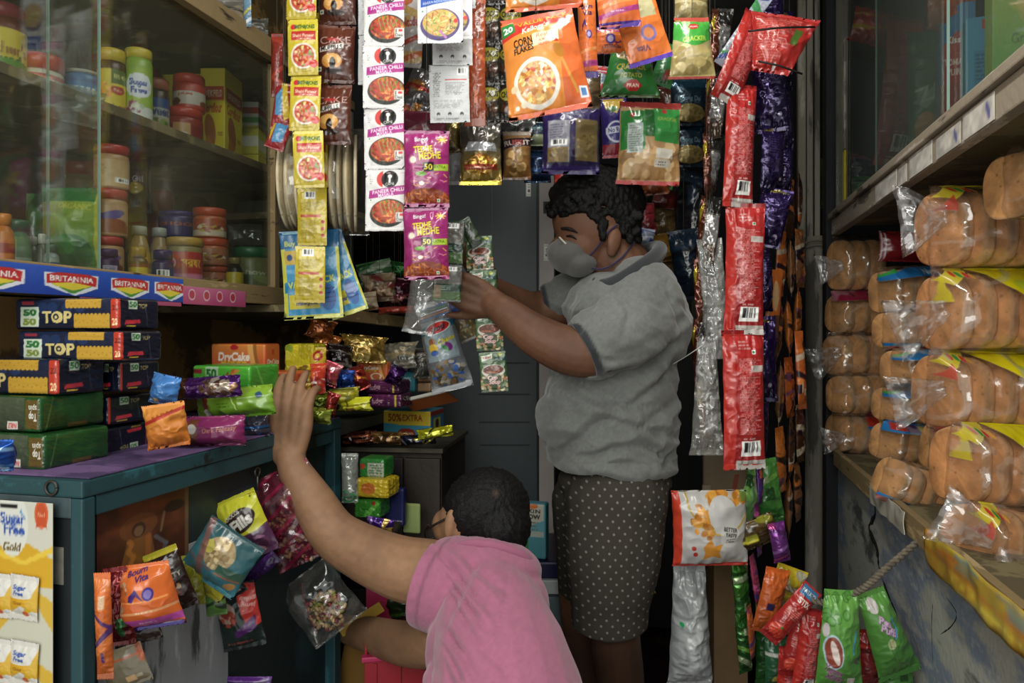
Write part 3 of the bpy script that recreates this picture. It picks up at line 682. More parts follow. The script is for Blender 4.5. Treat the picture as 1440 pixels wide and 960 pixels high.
def a_ylback():
    c = Cv(50, 96, '#c4ae22'); c.grad('#b09b1a', '#cbb526'); c.bars(.25, .82, .62, .95); c.micro(.12, .6, .85, .78, '#6b5c18', 7, 2, .6); c.rect(.12, .5, .8, .545, '#b5432e'); c.micro(.12, .12, .72, .46, '#6b5c18', 12, 4, .6)
    for k in (.42, .3, .18): c.circ(.86, k, .06, '#a8322a')
    return c
def a_cake():
    c = Cv(66, 96, '#5b2f20'); c.grad('#4a2419', '#673524'); c.text('CAKE', .5, .72, .12, '#c9a29a', 3, 0, .8); c.ell(.45, .72, .16, .03, '#b22a2a', 0, .8); c.poly([(.1, .5), (.72, .58), (.72, .67), (.1, .59)], '#e3ded6'); c.text('MUFFILLS', .41, .585, .075, '#171210', 7, .05, .56)
    c.ell(.42, .36, .27, .13, '#c98a3c', 0); c.ell(.42, .39, .24, .09, '#dba75a'); c.ell(.44, .32, .08, .1, '#1d100b'); c.ell(.45, .2, .25, .05, '#24130d'); c.dot(.1, .22, .035, '#2b7a3a'); return c
def a_tedhe():
    c = Cv(78, 120, '#8e1f62'); c.grad('#7d1a56', '#9a2a6c')
    for k in range(22): c.line(.5, .5, .5 + .8 * math.cos(k * .285), .5 + .8 * math.sin(k * .285), .012, '#a8427e', .35)
    c.text('Bingo!', .38, .875, .06, '#ece4e4', 4, .04, .27, 0, '#3a1030'); c.text('TEDHE', .43, .74, .085, '#e0cf3a', 5, .06, .42, 0, '#4a1238'); c.text('MEDHE', .57, .655, .09, '#e0cf3a', 5, .06, .48, 0, '#4a1238')
    c.poly([(.42, .52), (.98, .56), (.98, .47), (.42, .45)], '#9ab52e'); c.rect(.42, .45, .66, .57, '#221418'); c.text('50', .54, .51, .07, '#e8d840', 0, .03, .18); c.text('EXTRA', .8, .515, .035, '#3a4a10', 0, .02, .25)
    R = random.Random(2)
    for k in range(8): a = k * .785; c.line(.84, .87, .84 + .11 * math.cos(a), .87 + .05 * math.sin(a), .02, '#e0cf3a')
    c.circ(.2, .6, .1, '#c98aa8', .5); c.circ(.2, .6, .07, '#e6e2c8'); c.line(.2, .55, .24, .3, .04, '#c46a94', .7)
    for k in range(14): x, y = R.uniform(.08, .92), R.uniform(.25, .43); c.line(x, y, x + .07, y + R.uniform(-.04, .04), .018, R.choice(['#e0cf3a', '#d88ab8', '#d9a05a']), .8)
    c.ell(.38, .42, .12, .03, '#6a9a3a'); c.ell(.4, .3, .06, .025, '#e8e0d0')
    c.food(.5, .07, .55, .17, ['#b5602a', '#8f4220', '#cf8440', '#a4501f'], 110, .13, 7, '#7a3018', .22); c.rect(0, 0, 1, .055, '#8e2060'); c.rect(0, .95, 1, 1, '#8b2a66'); c.dot(.76, .09, .02); return c
def a_corn():
    c = Cv(140, 172, '#cf5a26'); c.grad('#c04a20', '#d2622e'); c.rect(0, .955, 1, 1, '#b94a24')
    c.put((c.Y < .80 + .05 * np.sin(c.X * 3)) & (c.X < .78 - (1 - c.Y) * .1), '#d98a34'); c.wave(.78, .04, .5, 0, '#d8772c', False, .35)
    c.poly([(0, .76), (.9, .88), (.9, .96), (0, .90)], '#bf2b22'); c.text('VALUE PACK', .58, .925, .045, '#e8a028', 6, .045, .7, 0, '#7a2210', .02)
    c.poly([(.01, .80), (.2, .83), (.18, .95), (.01, .93)], '#2c7a3c'); c.text('20', .1, .875, .062, '#eef2e8', 5, .05, .13)
    c.text("Kellogg's", .46, .835, .065, '#f0e6de', 9, .02, .36, .3)
    c.poly([(.37, .62), (.74, .66), (.76, .77), (.42, .76)], '#dfd7a6'); c.text('CORN', .28, .70, .082, '#1b1613', 3, .05, .25); c.text('FLAKES', .28, .625, .058, '#1b1613', 3, .05, .26)
    c.text('Real', .54, .735, .05, '#c0392b', 4, 0, .16, .3); c.text('ALMOND', .57, .68, .032, '#b5452b', 3, .03, .17); c.text('HONEY', .55, .64, .03, '#b5452b', 3, .03, .14); c.poly([(.68, .64), (.71, .68), (.74, .64)], '#c0281e')
    c.circ(.39, .29, .285, '#e3dccf'); c.circ(.39, .29, .235, '#c9893f'); c.food(.39, .29, .23, .19, ['#dda23f', '#c77a2a', '#efc878', '#b5442a', '#e8dcc0', '#d2913a'], 190, .15, 4, None, .6); c.circ(.20, .12, .035, '#e6d9bd'); c.circ(.1, .27, .04, '#dfc9a0'); c.circ(.12, .1, .025, '#e9dcc0')
    c.line(.72, .54, .86, .16, .035, '#c58a3a'); c.ell(.72, .56, .06, .07, '#b5741f', 20); c.rect(.88, .10, .98, .21, '#d8d8de'); c.rect(.9, .12, .96, .19, '#4a78a8'); c.dot(.92, .90, .018); c.circ(.80, .82, .022, '#e8b83a'); c.circ(.86, .825, .022, '#e8b83a')
    c.rect(0, 0, 1, .05, '#c24e24'); c.speck(.05, 12, 4); return c
def a_bourn(w=40, h=140, t='Bourn Vita'):
    c = Cv(w, h, '#d9601f'); c.grad('#d4682a', '#e0702a'); c.rect(0, 0, 1, .07, '#3e2575'); c.poly([(0, .10), (1, .13), (1, .19), (0, .16)], '#a83c7c'); c.poly([(0, .24), (1, .3), (1, .33), (0, .27)], '#e8a060', .7)
    c.rect(0, .95, 1, 1, '#33235a'); c.circ(.55, .45, .16, '#4a3a8a'); c.circ(.55, .45, .1, '#b8a8d0'); c.text(t.split()[0], .5, .75, .05, '#2e2058', 4, .05, .6); c.text(t.split()[1], .5, .68, .055, '#2e2058', 4, .05, .5); c.poly([(.2, .55), (.35, .62), (.45, .52), (.3, .56), (.2, .48)], '#3e2575'); return c
def a_muesli():
    c = Cv(100, 110, '#cf6526'); c.grad('#c85c24', '#d8743a'); c.food(.5, .85, .5, .2, ['#b5602a', '#e0b070', '#8a4a20'], 60, .14, 9, '#c07a3a', .6)
    c.poly([(0, .46), (1, .60), (1, .66), (0, .52)], '#e09a60', .8); c.poly([(0, .32), (1, .44), (1, .5), (0, .38)], '#e08a4a', .7); c.poly([(0, .15), (1, .28), (1, .36), (0, .23)], '#a83a7e'); c.micro(.3, .25, .7, .29, '#eee', 1); c.micro(.3, .46, .7, .52, '#fff', 1, 4); c.rect(0, 0, 1, .10, '#4a2c86'); return c
def a_cracker(inv=True, w=96, h=84):
    c = Cv(w, h, '#2f7a34'); c.grad('#1f5c28', '#3d8c40'); c.food(.5, .95, .4, .22, ['#b09a6a', '#94804c', '#c8b482'], 30, .3, 4, None, .7); c.text('CRACKER', .5, .60, .12, '#c8b84a', 0, .05, .62); c.text('POTATO', .5, .42, .09, '#c8b84a', 0, .03, .42)
    c.poly([(.36, .22), (.46, .12), (.6, .12), (.7, .22), (.6, .32), (.46, .32)], '#a82020'); c.text('PRAN', .53, .22, .07, '#f0e0d0', 0, .04, .22); c.circ(.05, .06, .03, '#ddd'); c.rect(0, 0, 1, .07, '#6a2a20', .4)
    return c
def a_cracker2():
    c = Cv(74, 124, '#c8b88a'); c.grad('#a09058', '#c8bc8a'); c.food(.5, .32, .46, .26, ['#cdbb86', '#b8a468', '#ddcf9e', '#a8945a'], 26, .34, 8, None, .85); c.put((c.Y > .58 - .10 * np.sin(c.X * 3.1) + .12 * np.abs(c.X - .5)) & (c.Y < .93), '#3f9a3a'); c.poly([(.2, .93), (.45, .93), (.32, .5)], '#c4e0b0', .7)
    c.text('CRACKER', .52, .60, .075, '#b8d048', 4, .05, .6); c.poly([(.36, .8), (.44, .75), (.6, .77), (.66, .83), (.58, .87), (.42, .86)], '#b52a22'); c.text('PRAN', .51, .81, .04, '#f0e8e0', 4, .02, .2); c.rect(0, .93, 1, 1, '#b54a3a'); c.rect(0, 0, 1, .045, '#93302a'); return c
def a_crack_back():
    c = Cv(100, 124, '#b08a5e'); c.grad('#a0784c', '#b8966a'); c.food(.3, .25, .28, .22, ['#c09a68', '#a8804e', '#d0b080'], 16, .4, 2, None, .8); c.food(.75, .3, .25, .25, ['#c09a68', '#a8804e', '#d0b080'], 16, .4, 4, None, .8)
    c.rect(.02, .40, .40, .88, '#2c7a36'); c.rect(.55, .5, .98, .93, '#358a40'); c.rect(.40, .55, .55, .9, '#245e2a'); c.rect(.12, .36, .36, .72, '#a9b5ae'); c.micro(.14, .38, .35, .7, '#5a6a60', 12, 2); c.text('CRACKER', .77, .78, .045, '#9ab04a', 0, .03, .32); c.circ(.2, .82, .04, '#a82a2a'); c.circ(.72, .88, .04, '#a82a2a')
    c.rect(.58, .3, .86, .42, '#c8c2b4'); c.rect(.56, .2, .82, .29, '#c0b8a8'); c.micro(.58, .22, .8, .28, '#444', 2, 5); c.rect(0, .92, 1, 1, '#8f2a24'); c.rect(0, 0, 1, .05, '#a52a2a'); return c
def a_purplewin():
    c = Cv(94, 106, '#251a4c'); c.grad('#1c1438', '#30225a'); c.rect(.09, .16, .46, .74, '#8a8a94'); c.micro(.12, .46, .42, .7, '#44405a', 7, 3, .6); c.bars(.14, .38, .42, .47); c.rect(.09, .16, .44, .36, '#7a6236'); c.rect(.56, .18, .96, .76, '#6e5e3a'); c.food(.76, .42, .18, .2, ['#857242', '#62522e'], 30, .2, 3, None, .6); c.food(.27, .27, .17, .1, ['#a08448', '#7a6230'], 24, .2, 5, None, .6); c.rect(0, 0, 1, .12, '#2c1c5c'); return c
def a_norulz():
    c = Cv(46, 96, '#2a2260'); c.grad('#2c1c58', '#35297a'); c.rect(0, 0, 1, .22, '#8c2430'); c.poly([(.1, .98), (.9, .98), (.6, .72), (.2, .80)], '#c8a53a'); c.ell(.45, .8, .2, .05, '#4a7a3a'); c.circ(.55, .42, .38, '#c4c8d8'); c.circ(.55, .42, .31, '#3a3878'); c.poly([(.15, .38), (.98, .42), (.98, .53), (.15, .49)], '#c8ccda'); c.text('No Rulz', .55, .455, .08, '#26235a', 3, .04, .62); return c
def a_noodle():
    c = Cv(72, 104, '#75706a'); c.grad('#8d6f24', '#8a8c90'); c.rect(.0, .55, 1, 1, '#3a3430', .5); c.rect(.35, .55, .7, .95, '#6c6862'); c.poly([(.1, .5), (.9, .5), (.85, .62), (.2, .64)], '#c9ccd0'); c.food(.5, .3, .38, .16, ['#c2932e', '#8c6218', '#e3c04a', '#a8641e'], 60, .16, 4, '#8a6420', .4); c.rect(.1, .22, .9, .30, '#a32820', .7); c.micro(.2, .24, .8, .28, '#e8d8c0', 1); c.rect(.05, 0, .95, .07, '#d9c02c'); return c
def a_rusk():
    c = Cv(44, 76, '#8a6238'); c.grad('#7a5228', '#9a7246'); c.food(.5, .35, .4, .3, ['#b08a54', '#94703c', '#c8a46a', '#7c5828'], 26, .32, 5, None, .8); c.poly([(0, .6), (1, .68), (1, .86), (0, .8)], '#2a1c28'); c.text('RUSKIT', .5, .735, .11, '#e8d8c8', 4, .04, .9); c.rect(.3, .67, .7, .8, '#8c2420', .7); c.rect(0, .9, 1, 1, '#9a9288', .8); c.rect(0, 0, 1, .05, '#5a3820'); return c
def a_choco():
    c = Cv(50, 66, '#1d1712'); c.rect(0, .3, 1, .86, '#2a2418'); c.ell(.5, .68, .46, .18, '#8e8524'); c.text('CHOCOS', .5, .69, .14, '#1a1510', 3, .05, .8); c.food(.5, .33, .42, .22, ['#4a2c18', '#2c1a10', '#6a4226'], 26, .26, 3, None, .8); c.rect(0, .0, 1, .1, '#8a8a86', .35); return c
def a_blue(lab='Moong Dal'):
    c = Cv(56, 76, '#12222e'); c.grad('#0c1822', '#17303e'); c.text(lab, .5, .56, .1, '#7a94a0', 0, .02, .66); c.ell(.5, .26, .46, .18, '#7c6a3c'); c.food(.5, .24, .42, .15, ['#8c7846', '#6a5a30', '#a08c54'], 40, .16, 4, None, .6); c.rect(0, .8, 1, 1, '#1c3a4c'); return c
def a_knorr(up=True):
    c = Cv(48, 92, '#2d4a26'); c.grad('#27401f', '#3b5f2c'); c.poly([(.1, .76), (.5, .84), (.5, .96), (.1, .9)], '#c9d0c0'); c.text('Knorr', .3, .865, .06, '#a02a2a', 6, .04, .3); c.circ(.78, .92, .08, '#a8b02c'); c.rect(.55, .76, .98, .85, '#123a35'); c.micro(.6, .77, .95, .84, '#cfd8c8', 2, 3)
    c.food(.5, .22, .6, .26, ['#5c7a36', '#a88a64', '#c8b48a', '#37562a', '#b55a34', '#d8c8a0'], 60, .16, 6, None, .7); c.ell(.5, .52, .42, .16, '#c9c3b2'); c.ell(.5, .55, .37, .115, '#5f2a18'); c.food(.5, .55, .34, .1, ['#7c3a1e', '#8c4a26', '#b5623a'], 20, .2, 1)
    c.ell(.5, .3, .28, .17, '#2b3a1e', 0, .8); c.text('Cup', .45, .36, .1, '#e6b8b8', 0, .07, .36, .2); c.text('Soup', .52, .25, .1, '#e6b8b8', 0, .07, .42, .2); return c
def a_knorrback():
    c = Cv(48, 100, '#57594f'); c.rect(0, .5, 1, 1, '#5d5a52'); c.bars(.3, .82, .82, .94); c.micro(.12, .52, .88, .78, '#444', 8, 2, .5); c.rect(0, .28, 1, .48, '#173425'); c.micro(.15, .32, .85, .45, '#9fb8a0', 3, 3); c.rect(0, .04, 1, .28, '#3c5a26'); c.rect(.05, .1, .3, .44, '#7c6444'); c.rect(0, 0, 1, .04, '#12241a'); c.rect(0, .96, 1, 1, '#1c3824'); return c
def a_redback(w=68, h=260, seed=1):
    c = Cv(w, h, '#a8201f'); c.grad('#8e1a1c', '#b82624'); c.rect(0, 0, .27, 1, '#b52a22'); c.line(.27, 0, .27, 1, .02, '#7a1416', .8); c.micro(.34, .26, .9, .80, '#d9a4a0', 46, seed, .8); c.bars(.38, .10, .86, .21); c.rect(.3, 0, 1, .07, '#b9b3ac'); c.rect(.62, .70, .95, .745, '#c8bcb6'); c.micro(.4, .22, .86, .245, '#e8d0cc', 1, 5); c.micro(.34, .86, .7, .93, '#d9b0ac', 3, 8)
    c.dot(.7, .84, .03); c.ell(.13, .32, .06, .05, '#c8604a', 0, .7); c.ell(.13, .32, .045, .04, '#b52a22'); c.rect(0, .97, 1, 1, '#8a1718'); return c
def a_purpleback(w=46, h=120, seed=1):
    c = Cv(w, h, '#261745'); c.grad('#1a1032', '#33205c'); c.micro(.2, .55, .7, .85, '#6a5a8c', 8, seed, .5); c.rect(.45, .3, .6, .5, '#5c5078', .8); c.circ(.75, .2, .06, '#b8b0c8'); c.poly([(0, .9), (.5, .98), (.9, .93), (.5, .92)], '#a89a3a', .8); c.line(.2, 0, .5, .6, .02, '#6a4aa8', .7); return c
def a_drycake(w=78, h=38):
    c = Cv(w, h, '#c0391c'); c.grad('#b5281a', '#d98a3a'); c.put((np.abs(c.X - (.72 + .25 * (1 - c.Y) ** 2)) < .05), '#e6b060', .8); c.put((np.abs(c.X - (.8 + .2 * (1 - c.Y) ** 2)) < .03), '#8a5a24', .8); c.poly([(.37, .90), (.40, .83), (.48, .83), (.51, .90), (.48, .97), (.40, .97)], '#b52020'); c.text('DryCake', .43, .68, .2, '#f4ecdf', 0, .06, .56, .1); c.poly([(.2, .47), (.64, .47), (.66, .56), (.2, .56)], '#d9a828'); c.text('Cake Rusk', .44, .515, .06, '#7a2a14', 0, .02, .3); c.ell(.64, .26, .17, .18, '#e0d0b8'); c.ell(.64, .26, .13, .13, '#b5602a'); c.circ(.24, .28, .04, '#d8c0b0'); return c
def a_drycake_s():
    c = Cv(34, 44, '#c0391c'); c.grad('#b82c1a', '#cc6a30'); c.text('DryCake', .5, .55, .13, '#f0e8dc', 0, .05, .72, .1); c.circ(.5, .78, .09, '#b52020'); c.poly([(.2, .38), (.8, .38), (.8, .46), (.2, .46)], '#d9a828'); c.circ(.66, .18, .2, '#e0d0b8'); c.circ(.66, .18, .15, '#c0642c'); c.circ(.2, .2, .08, '#d8c0b0'); return c
def a_top(w=170, h=50):
    c = Cv(w, h, '#121c33'); c.grad('#0e1629', '#18243f'); 
    for q in (.38, .52, .64, .28): c.circ(q, .7, .05, '#1c3560', .7)
    c.rect(.07, .1, .25, .72, '#c6d2c0'); c.text('50', .16, .55, .2, '#2b7038', 0, .1, .13); c.text('50', .16, .26, .2, '#7c8c3a', 0, .1, .13); c.rect(.08, .80, .2, .9, '#8c2a3a')
    c.text('TOP', .42, .40, .36, '#c9b878', 0, .06, .28); c.circ(.415, .40, .045, '#c9b878'); c.circ(.415, .40, .028, '#121c33'); c.circ(.415, .40, .014, '#c9b878')
    for (x0, x1, y0, y1) in ((.58, .92, .06, .44), (.50, .84, .72, .96)):
        c.rect(x0, y0, x1, y1, '#b8902f'); n = 9
        for k in range(n): xx = x0 + (x1 - x0) * (k + .5) / n; c.ell(xx, y1, (x1 - x0) / n * .5, .06, '#b8902f'); c.ell(xx, y0, (x1 - x0) / n * .5, .05, '#b8902f'); c.circ(xx, (y0 + y1) / 2 + .03 * (-1) ** k, .004, '#6e4f14')
    c.rect(.93, 0, 1, 1, '#b0331f'); c.text('22', .965, .68, .15, '#4a1a12', 0, .02, .05); c.text('20', .965, .25, .2, '#f0d8a0', 0, .04, .05); return c
def a_topend(w=66, h=50, side='top'):
    c = Cv(w, h, '#0f1526'); c.rect(0, 0, .06, 1, '#a8301e'); c.rect(.25, .66, .45, .94, '#b8c8b4'); c.text('50', .35, .8, .17, '#2b7038', 0, .06, .17); c.text('TOP', .58, .76, .14, '#b8a868', 0, .04, .2); c.poly([(.15, .16), (.52, .2), (.5, .32), (.18, .3)], '#b52a38'); c.line(.2, .12, .4, .12, .03, '#c8a838'); c.line(.7, .1, .62, .9, .012, '#5a6480', .8); return c
def a_spin(w=165, h=54):
    c = Cv(w, h, '#3c4636'); c.grad('#2c362a', '#4c5644'); c.rect(.72, 0, 1, 1, '#1f4a22'); c.rect(.74, .1, .97, .9, '#5b4a22'); c.text('Top', .87, .42, .2, '#d8d8d0', 180, .06, .14); c.text('spin', .87, .66, .16, '#d8d8d0', 180, .03, .14); c.text('Top', .1, .22, .34, '#dcdcd8', 180, .1, .2); c.text('spin', .12, .62, .3, '#dcdcd8', 180, .06, .24); c.rect(.42, .06, .60, .3, '#c4c2bc'); c.text('PARLE', .51, .18, .13, '#b52828', 180, .04, .13); return c
def a_spinend(w=110, h=54):
    c = Cv(w, h, '#1d4a20'); c.grad('#163a1a', '#28602a'); c.line(.08, 0, .2, 1, .02, '#5a8a4a', .6); c.rect(.4, 0, .7, .18, '#5b4a22'); c.speck(.2, 6); return c
def a_brit(w=330, h=50):
    c = Cv(w, h, '#2048a8'); c.grad('#1a3c94', '#2856b4')
    for x, sc in ((.03, 1.15), (.37, 1.1), (.67, .95), (.91, .85)):
        q = .115 * sc
        c.poly([(x - q, .78), (x + q, .78), (x + q * .98, .32), (x + q * .1, .02), (x - q * .98, .32)], '#d8dce4'); c.poly([(x - q * .9, .46), (x + q * .9, .46), (x + q * .3, .2), (x, .08), (x - q * .3, .2)], '#4a8c3c'); c.poly([(x - q * .9, .46), (x + q * .9, .46), (x + q * .3, .26), (x, .2), (x - q * .5, .3)], '#d9c83c')
        c.poly([(x - q * .93, .72), (x - q * .5, .8), (x + q * .6, .8), (x + q * .93, .72), (x + q * .9, .38), (x, .48), (x - q * .9, .40)], '#b52a2c'); c.text('BRITANNIA', x, .60, .17, '#ecebe6', 0, .035, q * 1.6)
    return c
def a_generic(w, h, base, cols, seed=0, word=None, wc='#eee', n=5, food=None):
    """busy wrapper: bands, patches and a word"""
    c = Cv(w, h, base); R = random.Random(seed); c.grad(np.clip(hexc(base) * .8, 0, 1), np.clip(hexc(base) * 1.12, 0, 1))
    for k in range(n):
        q = R.choice(cols); t = R.random()
        if t < .35: y = R.random(); s_ = R.uniform(-.2, .2); d = R.uniform(.04, .12); c.poly([(0, y), (1, y + s_), (1, y + s_ + d), (0, y + d)], q, .9)
        elif t < .7: c.ell(R.random(), R.random(), R.uniform(.1, .3), R.uniform(.05, .2), q, R.uniform(0, 180), .85)
        else: x, y = R.uniform(0, .6), R.uniform(0, .7); c.rect(x, y, x + R.uniform(.15, .35), y + R.uniform(.08, .2), q, .9)
    if food: c.food(.5, R.uniform(.25, .4), .38, .2, food, 40, .2, seed, None, .6)
    if word: c.text(word, .5, R.uniform(.55, .7), .13, wc, R.uniform(-8, 10), .05, .66)
    c.speck(.08, 9, seed); return c
# ================================================================ HANGING PACKETS AND STRIPS
def strip(name, label, px, tops, w, D, art, T=.006, mat='matte', part='sachet', group=None, dx=None, roll=0, yaw=0, wr=1, narrow=.0, arts=None, jit=1.5, seal=.06, seed=0, cat='packet strip', p=2.6):
    """perforated strip of equal sachets hanging down; tops = list of (ytop, ybottom) in the picture"""
    R = random.Random(seed + int(px)); m = pose(px, tops[0][0], D, roll, yaw); root = empty(name, m, label, cat, group); inv = np.linalg.inv(m); cache = {}
    for i, (a, b) in enumerate(tops):
        x = px + (dx[i] if dx else 0); ar = arts[i] if arts else art; h = b - a
        key = (id(ar), round(h / 4))
        if key not in cache: cache[key] = bag_mesh(part, ar, w * D / F, h * D / F, T, seal=seal, wr=wr, narrow=narrow, seed=seed + i, p=p)
        mm = inv @ pose(x, (a + b) / 2, D - .002 * (i % 2), roll + R.uniform(-jit, jit), yaw + R.uniform(-3, 3) * jit, R.uniform(-2, 2) * jit)
        link(part, cache[key], M[mat], root, mm)
    if tops[0][0] > -60:
        pass
    return root
AR = {}
for k, f in dict(chili=a_chili, chow=a_chow, back=a_backtxt, shahi=a_shahi, ylb=a_ylback, cake=a_cake, tedhe=a_tedhe, choco=a_choco, knorr=a_knorr, knb=a_knorrback).items(): AR[k] = f()
def ser(y0, h, n, gap=0): return [(y0 + i * (h + gap), y0 + i * (h + gap) + h) for i in range(n)]
# yellow sachets
strip('sachet_strip', 'yellow strip of masala sachets with red band and curry bowl, leftmost hanging', 427, [(-52, 27), (27, 106), (106, 184), (184, 264)], 43, 1.42, AR['shahi'], dx=[-3, -1, 2, 7], seed=1, mat='film')
strip('sachet_strip', 'yellow strip behind the front one, its two lowest sachets showing printed backs', 440, [(18, 100), (100, 182), (182, 266), (266, 345), (345, 427)], 42, 1.50, AR['ylb'], arts=[AR['shahi']] * 3 + [AR['ylb']] * 2, dx=[0, 0, 0, -1, -4], seed=2, mat='film')
strip('packet_strip', 'brown strip of chocolate filled cake packets beside the yellow sachets', 471, [(-40, 34), (36, 117), (119, 204)], 54, 1.46, AR['cake'], T=.022, mat='film', part='packet', dx=[4, 1, -3], wr=1.6, narrow=.05, seed=3)
strip('sachet_strip', 'white strip of paneer chilli masala sachets with magenta bands, hung in front', 540, [(-20, 66), (66, 152), (152, 238), (238, 325)], 57, 1.40, AR['chili'], dx=[0, -1, 0, 2], seed=4)
strip('sachet_strip', 'white masala strip just behind and left of the magenta banded one', 532, [(-35, 50), (50, 120)], 56, 1.45, AR['back'], seed=5)
strip('sachet_strip', 'white and blue chowmein masala sachet with noodle bowl hanging near the top', 619, [(-100, -20), (-20, 61)], 64, 1.42, AR['chow'], dx=[0, 0], seed=6, roll=2)
strip('sachet_strip', 'second chowmein masala strip peeping out on the far side of the first', 633, [(-100, -22), (-22, 55)], 62, 1.45, AR['chow'], seed=7)
strip('sachet_strip', 'grey-white strip of printed sachet backs with bar codes, two sachets long', 632, [(-60, 12), (12, 92), (92, 172)], 56, 1.50, AR['back'], dx=[10, 4, 0], seed=8)
bag('packet', 'small white and orange noodle packet behind the chowmein sachets', 'packet', 578, 45, 36, 100, 1.55, a_generic(40, 110, '#cfcac6', ['#c8602e', '#b53a2e', '#d8b060'], 3, 'Noodles', '#a33', 6), T=.012, roll=-4)
bag('packet', 'orange plastic packet edge hanging behind the grey-white sachet backs', 'packet', 668, 85, 30, 185, 1.58, a_generic(30, 190, '#a5471e', ['#c4632a', '#7d3214'], 5), T=.012)
bag('packet', 'crumpled silver and red packet twisted below the chowmein strip', 'packet', 588, 135, 46, 76, 1.62, a_generic(50, 80, '#7c7a7c', ['#b0b0b4', '#a82f2a', '#4a4a50', '#c8843c'], 8, None, n=9), T=.02, roll=-24, mat='foil', wr=2.5)
bag('packet', 'dark maroon packet above the magenta snack packets', 'packet', 597, 186, 62, 60, 1.60, a_generic(66, 64, '#5e1f30', ['#7a2a3c', '#3c1420'], 9, food=['#7a2a2a', '#5a1c20']), T=.02)
bag('packet', 'white masala packet with red curry photo behind the white strips', 'packet', 590, 160, 52, 60, 1.66, AR['chili'], T=.01, roll=5)
strip('packet_strip', 'magenta snack packet strip with yellow lettering, two packets', 600, [(184, 291), (292, 393)], 64, 1.38, AR['tedhe'], T=.030, mat='film', part='packet', wr=1.4, narrow=.03, dx=[0, -1], seed=11, seal=.05)
# chocos double strip
for q, nm in ((688, 'dark chocolate cereal strip with yellow ovals, nearer the white sachets'), (718, 'dark chocolate cereal strip with yellow ovals, next to the corn flakes')):
    strip('packet_strip', nm, q, [(-52, 4), (4, 60), (60, 116), (116, 172)], 31, 1.72, AR['choco'], T=.016, mat='film', part='packet', seed=int(q), wr=1.5)
# corn flakes
cf = a_corn()
bag('corn_flakes_packet', 'large orange corn flakes packet with bowl photo and honey dipper', 'packet', 764, 90, 112, 148, 1.22, cf, T=.045, roll=8.5, yaw=-6, pitch=-6, wr=1.0, narrow=.02, seal=.05, deform=taper(.92, 1.06), group=None)
bag('corn_flakes_packet', 'upper orange corn flakes packet, only its foot showing above the other', 'packet', 762, -46, 110, 120, 1.25, cf, T=.045, roll=4, wr=1.0, narrow=.02, seal=.05)
bo = a_bourn(); mu = a_muesli()
bag('packet', 'tall narrow orange packet with purple foot right behind the corn flakes', 'packet', 826, 44, 26, 130, 1.36, bo, T=.02, roll=2)
bag('packet', 'orange packet with pink stripe and purple foot hanging at the top edge', 'packet', 868, -2, 60, 82, 1.38, mu, T=.02, roll=6)
bag('packet', 'orange malt drink packet hanging upside down under the striped one', 'packet', 860, 58, 44, 38, 1.50, a_bourn(50, 42).flip(), T=.014, roll=-3)
bag('packet', 'tilted orange packet with cream panel and purple edge beside the green crackers', 'packet', 900, 34, 64, 112, 1.44, (lambda c: (c.rect(.2, .55, .9, 1, '#b5ae84'), c.circ(.6, .35, .18, '#7a6aa0'), c.circ(.6, .35, .12, '#c87a4a'), c.text('Vita', .4, .18, .07, '#4a2c66', 180, .04, .3), c.rect(0, 0, 1, .06, '#5030a0'), c)[-1])(Cv(66, 116, '#d8702a')), T=.02, roll=17)
bag('packet', 'dull brown clear packet just under the orange ones', 'packet', 830, 128, 30, 50, 1.6, a_generic(30, 50, '#5c4a30', ['#7a6844', '#3c3020'], 3), T=.02)
bag('cracker_packet', 'green potato cracker packet hanging upside down, wide at its foot', 'packet', 886, 104, 84, 66, 1.50, a_cracker(), T=.035, roll=-1, mat='film', deform=taper(.62, 1.04), wr=1.6, group=None)
bag('cracker_packet', 'pale green cracker packet with clear lower half under red seal', 'packet', 973, 68, 62, 86, 1.46, a_cracker2(), T=.04, roll=1, deform=taper(.78, 1.08), wr=1.3)
bag('cracker_packet', 'clear cracker packet above the pale green one at the top edge', 'packet', 972, 4, 48, 52, 1.48, a_generic(50, 54, '#94865a', ['#b8a878', '#4f8a3c', '#7a6c40'], 5, food=['#b8a878', '#a08e5c']), T=.03)
bag('cracker_packet', 'clear and green packet with red top band over the man\'s head', 'packet', 913, 202, 88, 116, 1.62, a_crack_back(), T=.05, roll=-2, wr=2.0, deform=taper(.98, 1.02))
bag('packet', 'green packet corner showing between the orange and pale green packets', 'packet', 938, 92, 32, 60, 1.62, a_generic(34, 64, '#2a6a34', ['#3f8a44', '#9a8a5a', '#7a2a24'], 4), T=.02, roll=-20)
bag('pouch', 'dark purple pouch with white label and clear window over the cupboard', 'pouch', 803, 196, 82, 98, 1.60, a_purplewin(), T=.045, roll=-1, wr=1.6)
bag('packet', 'blue purple snack packet with round white stamp beside the purple pouch', 'packet', 864, 180, 38, 84, 1.66, a_norulz(), T=.025, roll=3)
bag('noodle_packet', 'silver topped yellow noodle packet above the grey cupboard', 'packet', 676, 214, 60, 92, 1.72, a_noodle(), T=.03, mat='foil', wr=2.2, deform=taper(.95, 1.0))
bag('rusk_pouch', 'see-through biscuit pouch with dark label above the cupboard', 'pouch', 727, 219, 40, 68, 1.80, a_rusk(), T=.05, mat='film', wr=1.8, p=3)
bag('packet', 'silver foil packet above the yellow noodle packet', 'packet', 715, 180, 80, 36, 1.85, a_generic(80, 36, '#6a6a68', ['#a8a8a6', '#3a3a3a'], 3), T=.02, mat='foil', wr=3)
bag('packet', 'gold pouch between the magenta packets and the silver noodle packet', 'packet', 634, 190, 28, 50, 1.74, a_generic(30, 54, '#7a6a38', ['#a8944c', '#4a3c20'], 6), T=.02, mat='foil')
blu = a_blue()
